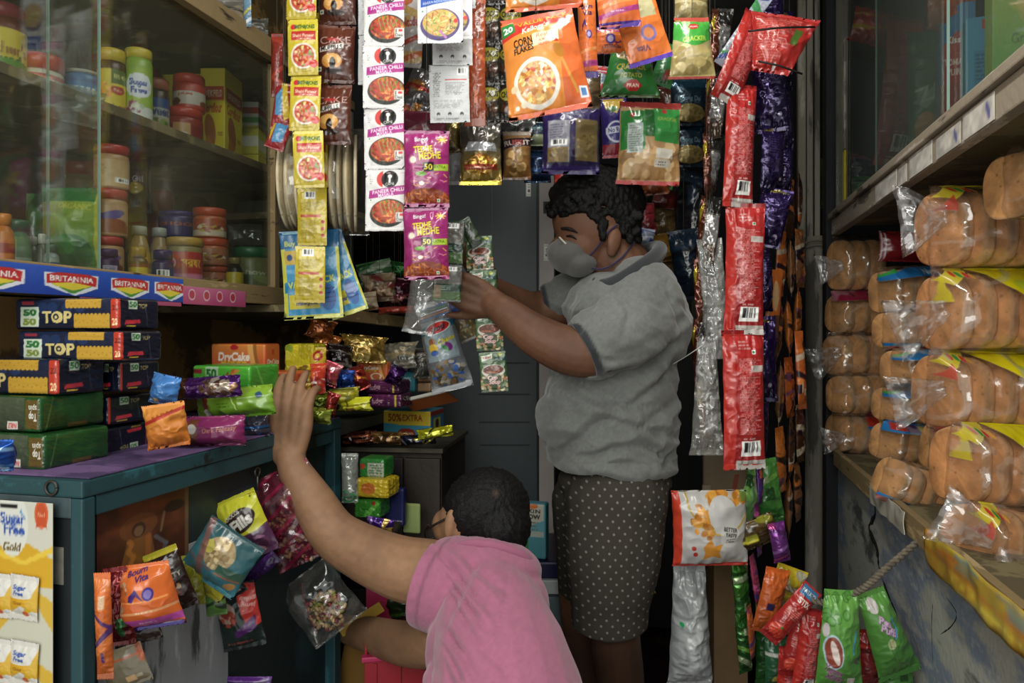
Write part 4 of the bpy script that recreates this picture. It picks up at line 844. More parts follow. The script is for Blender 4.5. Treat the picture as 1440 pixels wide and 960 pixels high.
bag('packet', 'dark blue lentil packet with pale window left of the purple pouch', 'packet', 757, 188, 38, 34, 1.86, (lambda c: (c.text('Fields', .4, .7, .2, '#8aa', 0, .02, .5), c.rect(0, 0, 1, .42, '#8a9470'), c)[-1])(Cv(40, 36, '#1c2c40')), T=.03)
bag('packet', 'second blue lentil packet hanging lower by the cupboard top', 'packet', 756, 234, 38, 46, 1.88, a_generic(40, 48, '#1c3050', ['#2c4c78', '#101c30', '#3c5c80'], 2), T=.03, mat='foil')
for i, (y, s_) in enumerate([(138, 'topmost'), (196, 'middle')]):
    bag('lentil_packet', 'dark blue lentil packet with tan dome photo, %s of the column right of the crackers' % s_, 'packet', 968, y + 6, 50, 66, 1.78 + .02 * i, blu, T=.03, mat='foil', group='dark blue lentil packets')
bag('carrier_bag', 'black carrier bag stuffed full, hanging behind the man\'s shoulder', 'bag', 974, 300, 50, 165, 1.9, a_generic(46, 150, '#101218', ['#20242e', '#0a0a0e', '#1c2c3c'], 3, n=7), T=.10, mat='film', wr=3.5, deform=taper(.9, 1.0))
bag('carrier_bag', 'deep blue carrier bag below the black one beside the man', 'bag', 968, 372, 46, 100, 1.84, a_generic(46, 100, '#0e1c2a', ['#14283a', '#0a1018'], 4, n=5), T=.06, mat='film', wr=3, roll=8)
# things behind and around the man's head
R = random.Random(12)
for (x, y, w, h, D, base, cols, lab, roll) in [
    (921, 252, 40, 44, 1.86, '#8a4020', ['#a85a2c', '#5a2a14'], 'orange brown packet behind the man\'s crown', 4),
    (938, 236, 24, 60, 1.90, '#3f8a2a', ['#c8c8a0', '#2a6a20'], 'bright green packet corner behind the man\'s crown', -8),
    (903, 268, 34, 40, 1.95, '#26301c', ['#3c4a28', '#1c2414'], 'dark olive packet behind the man\'s hair', 0),
    (930, 280, 50, 26, 1.96, '#5a1f1c', ['#7a2a24', '#3c1412'], 'dark red packet right above the noodle bags', -6),
    (906, 306, 32, 40, 1.88, '#7a2026', ['#a83038', '#4a1418', '#d8d0d0'], 'glossy red packet by the nape of the man\'s neck', 5),
    (908, 334, 24, 26, 1.87, '#8a94a8', ['#2c3c7a', '#c8ccd8'], 'silver blue wrapper below the glossy red packet', -10),
    (934, 308, 34, 50, 2.0, '#6a5430', ['#8a7040', '#4a3820'], 'packet of golden sticks behind the man\'s neck', 0),
    (932, 348, 46, 40, 1.98, '#8a6420', ['#b88a30', '#5c4016'], 'yellow noodle bag behind the man\'s collar', 6),
    (938, 396, 42, 56, 1.99, '#4c3a20', ['#7a6034', '#2a2012'], 'brown clear bag beside the man\'s shoulder', 0),
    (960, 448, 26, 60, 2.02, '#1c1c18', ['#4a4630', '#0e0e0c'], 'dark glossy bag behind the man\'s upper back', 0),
    (792, 248, 26, 32, 1.84, '#a82a24', ['#c84a3a'], 'small red wrapper on top of the pale cupboard frame', 0),
    (944, 150, 34, 60, 1.9, '#3a1c14', ['#5a2c20', '#241008'], 'dark brown packet between green crackers and lentil packets', 5),
    (1006, 60, 36, 80, 1.75, '#241a16', ['#4a3a2c', '#141010'], 'dark brown wrapper hanging beside the red strip', 3),
    (846, 118, 26, 50, 1.7, '#7c8c9c', ['#c8d0d8', '#3a4450', '#b52a2a'], 'small silver packet hidden under the orange packets', -5),
    (640, 215, 24, 90, 1.84, '#9a9a9a', ['#c4c4c4', '#6c6c70'], 'grey clear pouch right of the magenta packets', 0),
    (660, 60, 24, 120, 1.9, '#1c1816', ['#3c302a', '#0e0c0c'], 'dark strip behind the grey-white sachet backs', 0),
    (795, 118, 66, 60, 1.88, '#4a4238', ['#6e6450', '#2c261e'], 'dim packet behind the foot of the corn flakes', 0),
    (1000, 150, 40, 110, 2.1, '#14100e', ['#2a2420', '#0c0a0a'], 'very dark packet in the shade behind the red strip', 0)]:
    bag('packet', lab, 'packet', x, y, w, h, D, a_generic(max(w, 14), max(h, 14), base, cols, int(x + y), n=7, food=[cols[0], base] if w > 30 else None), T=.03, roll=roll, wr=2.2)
# papads: round discs in a clear bag
D = 1.62
pb = empty('papad_bag', pose(455, 330, D), 'clear bag holding a stack of round pale papads behind the strips', 'bag')
inv = np.linalg.inv(pose(455, 330, D))
dm = lathe_mesh('papad', [(0, -.003), (.102, -.003), (.104, 0), (.102, .003), (0, .003)], None, '#d8caa8', 40)
for i in range(15):
    x = 408 + i * 6.6
    m = inv @ pose(x, 258 + 2 * math.sin(i * 2), D + .02 * math.sin(i * 1.7), 0, 92 + i * .5 + 3 * math.sin(i * 2.3))
    link('papad', dm, M['bread'], pb, m)
cb = Cv(100, 130, '#cfc9bb', .05); cb.rect(0, .9, 1, 1, '#c8c8c0', .5, .25)
link('clear_bag', bag_mesh('clear_bag', cb, 128 * D / F, 150 * D / F, .21, seal=.02, wr=1.5, narrow=.02, p=5, seed=3), M['clear'], pb, inv @ pose(456, 256, D))
# red and blue strip left of the yellow sachets
bag('packet', 'tall thin red packet hanging edge-on left of the yellow strip', 'packet', 390, 92, 18, 90, 1.47, a_generic(20, 90, '#7a2418', ['#5a1a12', '#a03a28'], 3), T=.016)
bag('packet', 'small red yellow and blue wrapper hanging below the thin red packet', 'packet', 397, 150, 26, 66, 1.46, (lambda c: (c.poly([(.3, 1), (.6, 1), (1, .3), (.7, .2)], '#c4a82a'), c.poly([(.1, .7), (.4, .9), (.6, .3), (.2, .3)], '#4a86b0'), c)[-1])(Cv(28, 70, '#8c1f24')), T=.012, roll=-8, wr=2)
bag('packet', 'lower red wrapper with blue panel hanging beside the glass case end', 'packet', 392, 190, 28, 42, 1.46, (lambda c: (c.poly([(.2, .9), (.8, .9), (.8, .3), (.3, .2)], '#4a86b0'), c.poly([(.0, .6), (.2, .9), (.2, .2)], '#c4a82a'), c)[-1])(Cv(30, 46, '#8c1f24')), T=.012, roll=-22, wr=2)
# value pack pouches
def a_value():
    c = Cv(100, 140, '#c9c84a'); c.rect(.08, .05, .94, .9, '#3f92c2'); c.rect(0, .8, 1, 1, '#1c5f8c'); c.text('Buy 2', .22, .86, .06, '#c6cc58', 0, .04, .28); c.rect(.06, .62, .45, .78, '#c9a844'); c.circ(.15, .7, .05, '#2a4a80'); c.circ(.3, .7, .05, '#2a4a80'); c.text('m&b', .34, .69, .06, '#2a4a80', 0, .04, .2)
    c.poly([(.03, .30), (.95, .42), (.95, .54), (.03, .42)], '#1f7ba8'); c.text('VALUE PACK', .5, .42, .075, '#d2d44e', 7, .05, .82); c.rect(.1, .12, .62, .28, '#d2c23c'); c.text('milkybar', .42, .19, .05, '#3a3a8a', 2, .05, .4); c.ell(.76, .24, .14, .15, '#2e62a8')
    for k in range(4): c.line(.66, .18 + k * .05, .88, .19 + k * .05, .02, '#1c3f80')
    c.ell(.7, .63, .12, .05, '#6ab8dc'); c.rect(0, 0, 1, .045, '#d2d26a'); return c
va = a_value()
bag('value_pack', 'yellow and blue chocolate value pack pouch hanging under the yellow sachets', 'pouch', 438, 386, 84, 124, 1.56, va, T=.012, roll=3.5, mat='film', wr=.8, seal=.03)
bag('value_pack', 'second value pack pouch tilted out behind the first', 'pouch', 470, 384, 60, 124, 1.60, va, T=.012, roll=19, mat='film', wr=.8, seal=.03)
# soup sachets in the man's hands
strip('soup_strip', 'green strip of soup sachets hanging from the standing man\'s hand', 692, [(332, 380), (380, 436), (436, 494), (494, 551)], 38, 1.60, AR['knorr'], dx=[-18, -12, -4, 2], roll=3, jit=2, seed=31, mat='film')
strip('soup_strip', 'soup sachet strip turned back to front under the magenta packets', 630, [(310, 372), (372, 424)], 40, 1.52, AR['knb'], dx=[2, -1], roll=-3, seed=32, mat='film')
bag('soup_sachet', 'loose dark soup sachet edge bending over the man\'s fist', 'sachet', 662, 328, 20, 46, 1.56, a_generic(24, 50, '#26331f', ['#8a8a70', '#3c4a30'], 3), T=.006, roll=30)
# Jyoti bag
def a_jyoti():
    c = Cv(76, 168, '#8d9096', .35); c.rect(.1, .35, .9, .78, '#8a9aa0', .95, .9); c.poly([(0, .64), (1, .70), (1, .77), (0, .72)], '#2c6478', 1); c.ell(.52, .70, .36, .065, '#c8ccd0', 8); c.ell(.52, .70, .33, .055, '#a8261e', 8); c.text('Jyoti', .52, .70, .06, '#14203a', 9, .05, .44, .3)
    c.text('Chana', .66, .56, .05, '#c8b83a', 12, .05, .46, .3, '#2a3a1a', .03); c.circ(.3, .56, .09, '#8a5a3c'); c.ell(.3, .49, .12, .05, '#c8a83a'); c.ell(.3, .44, .1, .03, '#3c5a9a'); c.ell(.68, .48, .1, .05, '#6a2a6a', 40); c.ell(.6, .47, .05, .05, '#2c7a3a', 40)
    for k in range(5): c.poly([(.1, .80 + k * .028), (.9, .83 + k * .028), (.9, .845 + k * .028), (.1, .81 + k * .028)], ['#3a6aa8', '#c86a3a', '#c8c8c8', '#4a8a5a', '#3a6aa8'][k], .9)
    c.food(.5, .2, .5, .14, ['#7a7468', '#4a463e', '#a09a8c', '#3a5a9a', '#8a6a40'], 60, .16, 3, None, .7); c.rect(0, 0, 1, .05, '#a8acb0', .4, .3); return c
bag('chana_bag', 'plump clear printed bag with red oval logo hanging by the cupboard', 'bag', 622, 486, 58, 128, 1.66, a_jyoti(), T=.075, roll=14, mat='clear', wr=2.6, p=2.4, deform=taper(.85, 1.05))
bag('clear_bag', 'empty crinkled clear bag looping above the plump printed bag', 'bag', 594, 428, 44, 84, 1.62, Cv(50, 90, '#c8c8c4', .12), T=.05, roll=-10, mat='clear', wr=4)
bag('snack_bag', 'small clear snack bag with blue header beside the man\'s fist', 'bag', 648, 446, 42, 70, 1.74, (lambda c: (c.poly([(0, .6), (1, .3), (1, 1), (0, 1)], '#1f3f8a'), c.food(.6, .25, .4, .2, ['#b59a5c', '#8a7038', '#d8c48a'], 40, .2, 4, None, .4), c.micro(.2, .42, .8, .5, '#c8a0a0', 1), c)[-1])(Cv(46, 70, '#77705c', .9)), T=.02, roll=24, mat='clear')
# ================================================================ LEFT GLASS CASE: JARS, TUBS, CARTONS
def stand(px, X, z):
    p = P(px, 0, DX(px, X)); m = np.eye(4); a = math.atan2(-p[0], p[1]); m[:3, :3] = np.array([[math.cos(a), -math.sin(a), 0], [math.sin(a), math.cos(a), 0], [0, 0, 1]]); m[:3, 3] = (p[0], p[1], z); return m
def sc_(px, X): return DX(px, X) / F
def jar(name, label, px, X, z, w, h, body, lid, art=None, mat='plastic', neck=.0, lidh=.2, lidw=1.0, group=None, clear=False, fill=None, cat='jar', square=0, spin=0, wy=None):
    """w,h picture size in px; body colour or clear with filling; lid colour; label art wraps the body"""
    s = sc_(px, X); r = w * s / 2; H_ = h * s; bh = H_ * (1 - lidh)
    m = stand(px, X, z); root = empty(name, m, label, cat, group)
    if neck:
        prof = [(0, 0), (r * .93, 0), (r, bh * .05), (r, bh * (1 - neck)), (r * .82, bh * (1 - neck * .45)), (r * .5, bh * .98), (r * .48, bh)]
        lr = r * .56 * lidw
    else:
        prof = [(0, 0), (r * .92, 0), (r * .99, bh * .04), (r, bh * .1), (r, bh * .86), (r * .97, bh * .94), (r * .88, bh * .98), (r * .87, bh)]; lr = r * .97 * lidw
    c = None
    if art is not None:
        c = Cv(120, 50, body); a = art.out() if isinstance(art, Cv) else art
        full = np.tile(np.array([*hexc(body), 0.15 if clear else 1.0], np.float32), (60, 150, 1)); full = np.array(full)
        lh, lw = 44 if not neck else 34, 74; y0 = 5 if not neck else 4
        yy = (np.arange(lh) / lh * a.shape[0]).astype(int); xx = (np.arange(lw) / lw * a.shape[1]).astype(int)
        full[y0:y0 + lh, 38:38 + lw] = a[yy][:, xx]
        # the wrap repeats round the back
        full[y0:y0 + lh, :38] = a[yy][:, xx[-38:]]; full[y0:y0 + lh, 112:] = a[yy][:, xx[:38]]
        b = lathe_mesh('body', prof, full, mat)
    else: b = lathe_mesh('body', prof, None, body, 40, alpha=.15 if clear else 1)
    link('body', b, M['jar'] if clear else M[mat], root)
    if fill:
        fr_ = [(q * .93 if q > 0 else 0, min(zz_ * .97 + .002, bh * .8)) for q, zz_ in prof[:-2]] + [(0, bh * .8)]
        link('contents', lathe_mesh('contents', fr_, None, fill, 32), M['matte'], root)
    l0 = bh * .985; lh_ = H_ - l0
    n = 56; lp = [(0, 0), (lr, 0), (lr, lh_ * .82), (lr * .95, lh_ * .96), (lr * .85, lh_), (0, lh_)]
    lm = lathe_mesh('lid', lp, None, lid, n, closed=False)
    v = np.empty(len(lm.vertices) * 3, np.float32); lm.vertices.foreach_get('co', v); v = v.reshape(-1, 3); k = (np.arange(len(v)) % n) % 2 == 0
    rr = np.hypot(v[:, 0], v[:, 1]); q = k & (rr > lr * .97); v[q, :2] *= .975; lm.vertices.foreach_set('co', v.ravel()); lm.update()
    link('lid', lm, M['plastic'], root, T4(0, 0, l0))
    return root
def lab(bg, word=None, wc='#ffffff', bands=(), seed=0, extra=None, foodc=None, w=70, h=50):
    c = Cv(w, h, bg)
    for (y0, y1, q) in bands: c.rect(0, y0, 1, y1, q)
    if foodc: c.food(.5, .28, .4, .22, foodc, 40, .2, seed, None, .7)
    if word: c.text(word, .5, .66, .2, wc, 0, .05, .74)
    if extra: extra(c)
    c.speck(.06, 8, seed); return c
ZS = 1.7032; ZB = 1.3985
def sugar(c): c.ell(.5, .62, .34, .26, '#d8dce4'); c.text('Sugar', .5, .7, .13, '#2a4a9a', 0, .06, .46); c.text('Free', .5, .54, .13, '#2a4a9a', 0, .06, .38); c.food(.4, .18, .25, .14, ['#8a2a6a', '#6a1f5a', '#d0d8c0'], 20, .3, 3, None, .8)
jar('pickle_jar', 'big lime pickle jar at the left edge of the upper shelf', 4, -1.16, ZS, 58, 128, '#6a2f18', '#8c3038', lab('#c9b52e', "Mother's", '#8a5a20', [(0, .08, '#4a2a6a')], 1, lambda c: (c.text('Mixed', .5, .5, .14, '#3a5a20', 0, .04, .5), c.ell(.55, .35, .4, .16, '#5c8a2c'), c.circ(.5, .2, .1, '#b5c04a'), c.circ(.7, .18, .09, '#c8cc5a'))), lidh=.14)
jar('chutney_tub', 'red and white tub beside the lime pickle jar', 58, -1.14, ZS, 56, 70, '#c2bfae', '#b02c26', lab('#bdb9a6', None, '', [(.0, .22, '#c03a26'), (.85, 1, '#a82a22')], 2, lambda c: (c.text('MOTHERS', .4, .9, .08, '#d8a83a', 0, .03, .5), c.ell(.65, .4, .16, .1, '#4a6a3a', 30))), lidh=.3, lidw=1.05)
jar('drink_tub', 'bright blue tub with white cartoonless figure of milk splash on upper shelf', 116, -1.12, ZS, 50, 62, '#2f66a0', '#a8a89c', lab('#3270ac', 'Milk', '#c8d4e0', [(.9, 1, '#285a90')], 3, lambda c: c.ell(.4, .4, .14, .2, '#b8c4d0')), lidh=.06, lidw=1.05, cat='tub')['label'] = 'bright blue tub with pale splash mark standing on upper shelf'
jar('honey_jar', 'honey jar with yellow lid and yellow label on the upper shelf', 157, -1.08, ZS, 37, 98, '#4a2c14', '#c8ac2e', lab('#cdb92c', None, '', [], 4, lambda c: (c.rect(.5, .68, .98, .98, '#5a6a2c'), c.text('80% MORE', .74, .84, .1, '#d8d48a', 0, .02, .4), c.ell(.64, .52, .18, .1, '#a82a20'), c.text('Dabur', .64, .52, .09, '#eee', 0, .02, .2), c.food(.35, .5, .16, .2, ['#d8862a', '#e0a040'], 16, .4, 2), c.text('Honey', .64, .14, .15, '#6a2a14', 6, .05, .5, .3))), lidh=.17)
jar('sweetener_bottle', 'green and white sweetener bottle with yellow lid next to the honey', 195, -1.05, ZS, 36, 104, '#86a83c', '#c8b832', lab('#8fae3e', None, '', [(0, .2, '#c8ccc8')], 5, sugar, w=60, h=90), lidh=.12)
jar('sauce_jar', 'dark sauce jar with pale lid right of the sweetener bottle', 222, -1.12, ZS, 30, 90, '#3a2a1a', '#a8604a', lab('#b0b4a8', 'sweet', '#2a3a7a', [(.75, 1, '#2a4a8a')], 6, foodc=['#5a8a3a', '#c88a4a', '#7a9a4a']), lidh=.16)
jar('red_jar', 'tall dark red jar standing behind the sweetener bottle', 205, -1.30, ZS, 44, 158, '#6a1e1e', '#a02a2a', lab('#7a2422', 'Cake', '#c8a8a0', [], 7, foodc=['#b5a08a', '#5a1a1a']), lidh=.14)
jar('red_jar', 'lower red jar of the stack right of the sauce jar', 259, -1.10, ZS, 50, 56, '#8c2a24', '#b5362a', lab('#8c2c26', None, '', [(.3, .8, '#7a1e1e')], 8, lambda c: (c.rect(.3, .3, .6, .9, '#b58a5a'), c.rect(.35, .3, .55, .5, '#c8b8b0'))), lidh=.22)
jar('red_jar', 'upper red jar with white label of the stack right of the sauce jar', 266, -1.10, ZS + 56 * sc_(259, -1.10), 43, 50, '#a83226', '#c03c2c', lab('#b8b0a4', None, '', [(.75, 1, '#a83a2c'), (0, .1, '#a83a2c')], 9, lambda c: (c.text('JAM', .4, .6, .1, '#a03020', 0, .02, .3), c.ell(.2, .25, .12, .18, '#5a2a1a'), c.ell(.85, .2, .12, .18, '#7a3a1a'))), lidh=.24)
def carton(name, label, px, X, z, w, h, d, faces, base, yaw=0, group=None, cat='box', r=.0012, **kw):
    s = sc_(px, X); p = P(px, 0, DX(px, X)); me = box_mesh(name, w * s, h * s, d * s, faces, base, r, **kw)
    return tag(link(name, me, M['card'], None, boxat((p[0], p[1], z), yaw)), label, cat, group)
def a_cornflour():
    c = Cv(46, 80, '#c9b82a'); c.rect(.1, .66, .95, .8, '#a83a20'); c.text('WEIKFIELD', .52, .73, .07, '#e8d8c0', 0, .03, .72); c.text('Cornflour', .5, .58, .1, '#9a2a20', 0, .04, .74); c.ell(.4, .34, .2, .18, '#9a5a2a', 20); c.ell(.35, .15, .16, .12, '#b5702f'); c.text('FREE', .8, .3, .05, '#8a5a20', 0, .02, .2); return c
cfb = a_cornflour()
def a_cfside():
    c = Cv(40, 80, '#b5a62a'); c.rect(.5, .7, .8, .88, '#9a9a80'); c.micro(.1, .2, .8, .6, '#7a6a1a', 8); return c
carton('cornflour_box', 'yellow cornflour carton with red name band facing out, on upper shelf', 312, -1.12, ZS, 34, 128, 60, {'front': cfb, 'right': cfb}, '#bfae28', 12)
carton('cornflour_box', 'yellow carton behind the two red jars, turned side on', 262, -1.24, ZS, 62, 132, 40, {'front': a_cfside(), 'right': cfb}, '#b5a62a', 10)
carton('carton', 'small yellow carton lying on top of the cornflour cartons', 290, -1.20, ZS + 128 * sc_(312, -1.12) + .0, 80, 18, 30, {'front': Cv(50, 12, '#b0a22a').speck(.2, 6)}, '#b8a82a', 8)
wb = lab('#c4c6bc', None, '', [(.55, .78, '#a8342c'), (.2, .42, '#4a8a4a'), (.0, .1, '#b8a82c')], 4, None, None, 34, 44)
for i, (b_, l_) in enumerate([('#c0b43a', 'lowest yellow carton of the stack at the shelf end'), ('#b8b240', 'middle yellow carton of the stack at the shelf end'), ('#c4c6bc', 'white red and green carton topping the stack at the shelf end')]):
    carton('carton', l_, 350, -1.17, ZS + i * 36.3 * sc_(350, -1.17), 38, 36, 34, {'front': wb if i == 2 else lab(b_, None, '', [(.3, .7, '#c8c8b8')], i, None, None, 34, 34), 'right': wb if i == 2 else lab(b_, None, '', [(.2, .6, '#c8c8a8')], i, None, None, 34, 34)}, b_, 14)
gb = lab('#1c3a34', None, '', [(.35, .7, '#16302c')], 5, lambda c: (c.circ(.7, .5, .1, '#b5a08a'), c.circ(.7, .5, .07, '#8a2a2a'), c.rect(.2, .4, .35, .65, '#a8a83a')), None, 60, 22)
for i in range(3):
    carton('tea_box', ['dark green carton, lowest of the stack above the yellow cartons', 'dark green carton with red seal in the middle of the upper stack', 'olive carton on top of the dark green ones'][i], 302, -1.29, ZS + .158 + i * .041, 84, 30, 40, {'front': gb if i < 2 else lab('#4a4a22', None, '', [(.2, .5, '#5c5a2a')], 3, None, None, 60, 22), 'right': gb}, '#1c3530', 9)
sw = Cv(60, 80, '#6c6a60'); sw.ell(.5, .75, .35, .18, '#4a3424', 0, .8); sw.circ(.55, .3, .12, '#2a2a28'); sw.circ(.55, .3, .06, '#7a7468'); sw.speck(.2, 5)
for i, (q, l_) in enumerate([(90, 'grey faded carton at the back of the upper shelf behind the blue tub'), (148, 'grey faded carton at the back of the upper shelf behind the honey')]):
    carton('carton', l_, q, -1.36, ZS, 62, 210, 30, {'front': sw, 'right': sw}, '#5c5a50', 6)
# clear wrapped bundle under the blue tub
o = bag('clear_bag', 'crinkled clear plastic bundle sagging below the blue tub', 'bag', 108, 148, 76, 52, DX(108, -1.02), Cv(70, 50, '#8a9088', .35), T=.05, mat='clear', wr=4, roll=-14)
# lower level of the case
def pb_(c): c.rect(.55, .1, .9, .3, '#c8c8c0'); c.bars(.58, .1, .88, .28); c.micro(.1, .4, .4, .8, '#8a5a4a', 6)
XJ = -1.06
h1 = 0
for i, (px_, w_, h_, l_) in enumerate([(151, 42, 58, 'lowest of the three peanut butter jars, half hidden by purple bottle'), (154, 46, 66, 'middle of the three stacked red-lidded peanut butter jars'), (157, 45, 62, 'topmost of the three stacked red-lidded peanut butter jars')]):
    jar('spread_jar', l_, px_, XJ, ZB + h1, w_, h_, '#a8825c', '#a8302a', lab('#b08a66' if i < 2 else '#b5986c', None, '', [(.0, .3, '#8a5030')] if i == 1 else [], 10 + i, pb_ if i == 2 else (lambda c: (c.ell(.5, .6, .3, .15, '#5a4a8a', 20), c.ell(.55, .3, .3, .2, '#8a4a2c')))), lidh=.2, lidw=1.02); h1 += h_ * sc_(px_, XJ) + .0005
jar('spread_jar', 'dusty red-lidded jar behind the stack of peanut butter jars', 118, -1.24, ZB, 50, 170, '#7a6248', '#8a2e28', lab('#8a7050', None, '', [], 13), lidh=.1)
def pouch_green():
    c = Cv(90, 120, '#5c8a32'); c.grad('#4c8030', '#a8b83a'); c.rect(0, .82, 1, 1, '#2c7a3c'); c.text('ORGANIC', .66, .76, .07, '#d0c84a', -3, .04, .5); c.ell(.62, .22, .3, .2, '#2a6a34'); c.ell(.5, .3, .2, .12, '#3c8a3c'); c.rect(.94, 0, 1, 1, '#c8c83a'); c.speck(.1, 8); return c
z_ = lambda px, py, X: CZ + (HY - py) / F * DX(px, X)
o = bag('green_pouch', 'large green pouch leaning behind the left glass pane', 'pouch', 100, 322, 82, 116, DX(100, -1.09), pouch_green(), T=.05, wr=1.4, seal=.05)
bag('green_pouch', 'darker green pouch corner left of the large green pouch', 'pouch', 52, 318, 30, 92, DX(52, -1.2), a_generic(34, 60, '#2a5a2c', ['#4a8a3a', '#1c4020'], 3), T=.04)
jar('sauce_bottle', 'orange bottle with orange cap at the left edge of the case bottom', 6, -1.06, ZB, 26, 78, '#b56a24', '#c87a2a', lab('#b8642a', None, '', [(.5, .9, '#8c2a20')], 3), lidh=.2, neck=.35, lidw=1.2, cat='bottle')
jar('bottle', 'green bottle with green cap beside the orange one', 27, -1.10, ZB, 30, 74, '#3a7a4a', '#1f5a3a', lab('#3f8050', None, '', [(.2, .5, '#8aa890')], 4), lidh=.2, neck=.35, lidw=1.5, cat='bottle')
jar('bottle', 'small clear bottle with white cap next to the green bottle', 46, -1.12, ZB, 16, 54, '#5a6058', '#b8b8b0', lab('#6a7068', None, '', [], 5), lidh=.22, neck=.35, lidw=1.2, cat='bottle')
jar('bottle', 'small clear white-capped bottle nearest the dark glass edge', 59, -1.08, ZB, 15, 56, '#5a6058', '#c4c4bc', lab('#6a7068', None, '', [], 6), lidh=.24, neck=.35, lidw=1.2, cat='bottle')
jar('vial', 'tiny white and blue bottle in front of the green pouch', 72, -1.0, ZB, 20, 36, '#8a9aa0', '#4a6a5a', lab('#a8b0ac', None, '', [(.3, .6, '#3a5a8a')], 7), lidh=.3, neck=.3, lidw=1.3, cat='bottle')
def purp(c): c.rect(.3, .1, .8, .75, '#a8a0b8'); c.micro(.35, .15, .75, .7, '#5a4a7a', 5)
jar('purple_bottle', 'purple capped bottle at the foot of the peanut butter jars', 153, -.985, ZB, 26, 36, '#3a1a4a', '#3f1f54', lab('#3a1a4a', None, '', [], 1, purp), lidh=.3, neck=.2, lidw=1.6, cat='bottle')
jar('purple_bottle', 'purple capped bottle right of the gold capped one', 229, -.99, ZB, 28, 42, '#3a1a4a', '#3f1f54', lab('#3a1a4a', None, '', [], 1, lambda c: c.bars(.3, .1, .7, .7)), lidh=.3, neck=.2, lidw=1.6, cat='bottle')
jar('spice_bottle', 'small gold capped bottle between the two purple bottles', 195, -.99, ZB, 24, 43, '#4a2a14', '#9a7a2e', lab('#b8a42a', None, '', [(.7, 1, '#7a2a1a')], 2), lidh=.3, neck=.25, lidw=1.5, cat='bottle')
jar('spice_bottle', 'small dark bottle with gold cap and yellow label near the green-lidded jar', 330, -1.0, ZB, 24, 42, '#1c120c', '#7a6a3a', lab('#b8a42a', None, '', [], 3), lidh=.2, neck=.45, lidw=1.2, cat='bottle')
for q, l_ in ((196, 'clear honey bottle with white cap left of its twin'), (224, 'clear honey bottle with white cap right of its twin')):
    jar('honey_bottle', l_, q, -1.10, ZB, 29, 80, '#a88a5a', '#b8bcb8', lab('#c09a3c', None, '', [(.4, .6, '#a8682a')], 5), lidh=.14, neck=.5, lidw=1.2, cat='bottle', mat='plastic')
bag('dark_packet', 'navy packet standing behind the white capped bottles', 'packet', 197, 258, 32, 84, DX(197, -1.2), (lambda c: (c.text('Oil', .6, .55, .1, '#c8c8d0', 0, .04, .4), c.ell(.5, .4, .3, .1, '#b8a83a'), c)[-1])(Cv(34, 84, '#1a1c3c')), T=.05)
jar('red_jar', 'deep red jar standing behind the purple tubs', 226, -1.24, ZB, 34, 140, '#7a1c20', '#8c2428', lab('#8a2024', None, '', [], 6), lidh=.2)
zt = ZB
jar('purple_tub', 'lower purple chocolate spread tub behind the bottles', 252, -1.16, zt + .058, 44, 46, '#2c1c66', '#2a1a5c', lab('#30206c', None, '', [], 3, lambda c: (c.text('Dairy', .6, .7, .14, '#c8b84a', 0, .03, .4), c.ell(.3, .5, .12, .16, '#8a9a7a'), c.text('Lickables', .7, .5, .12, '#c8a83a', 0, .03, .5))), lidh=.12, lidw=1.1, cat='tub')
jar('purple_tub', 'upper purple chocolate spread tub with orange writing', 250, -1.15, zt + .115, 50, 36, '#2e1e6e', '#34247a', lab('#30206c', 'CHOCO', '#c8622a', [], 4), lidh=.14, lidw=1.05, cat='tub')
jar('mustard_jar', 'squat jar with yellow ribbed lid and red Bengali mustard label', 260, -1.02, ZB, 47, 64, '#8a7a4a', '#b8923a', (lambda c: (c.rect(0, 0, 1, .22, '#c87a9a'), c.circ(.22, .6, .12, '#d8b0b0'), c.circ(.22, .6, .08, '#c03040'), c.text('\u09b8\u09b0\u09b7\u09c7', .64, .6, .3, '#e0c83a', 0, .03, .44), c)[-1])(Cv(70, 44, '#a82a2c')), lidh=.17, lidw=1.08)
jar('white_jar', 'white capped white jar behind the stack of orange lidded jars', 288, -1.2, ZB, 34, 84, '#a8a898', '#9aa8b8', lab('#b0b0a0', None, '', [], 3), lidh=.3)
h1 = 0
for i, (w_, h_, l_) in enumerate([(42, 30, 'lowest orange lidded jar of the stack beside the mustard jar'), (46, 38, 'middle orange lidded jar of the stack beside the mustard jar'), (44, 42, 'topmost orange lidded jar of the stack beside the mustard jar')]):
    jar('orange_jar', l_, 299 - i * 2, -1.06, ZB + h1, w_, h_, '#b5603c', '#b8482a', lab('#b8705a' if i == 0 else ('#a86a4a' if i == 1 else '#a84a2c'), None, '', [(.0, .3, '#c8b8a0')] if i == 2 else [], 20 + i, lambda c: c.food(.5, .4, .3, .3, ['#b8a03a', '#c8c0b0', '#8a3a24'], 12, .4, 2)), lidh=.26, lidw=1.05); h1 += h_ * sc_(299, -1.06) + .0004
jar('green_lid_jar', 'wide jar with dark green lid at the right end of the case bottom', 354, -1.04, ZB, 54, 60, '#6c7248', '#24643c', lab('#70784a', None, '', [], 5, lambda c: (c.text('Chow', .5, .6, .16, '#c8ccb0', -4, .03, .5), c.ell(.3, .3, .2, .2, '#3a5a2a', 30), c.ell(.7, .3, .2, .14, '#8a9a5a', -30))), lidh=.22, lidw=1.05)
carton('carton', 'beige carton with dim round photo behind the orange lidded stack', 290, -1.34, ZB, 60, 190, 40, {'front': (lambda c: (c.ell(.5, .6, .35, .12, '#4a2418'), c.rect(.05, .05, .95, .95, '#000', .08), c)[-1])(Cv(50, 100, '#6a6040')), 'right': Cv(40, 100, '#6a6040')}, '#6a6040')
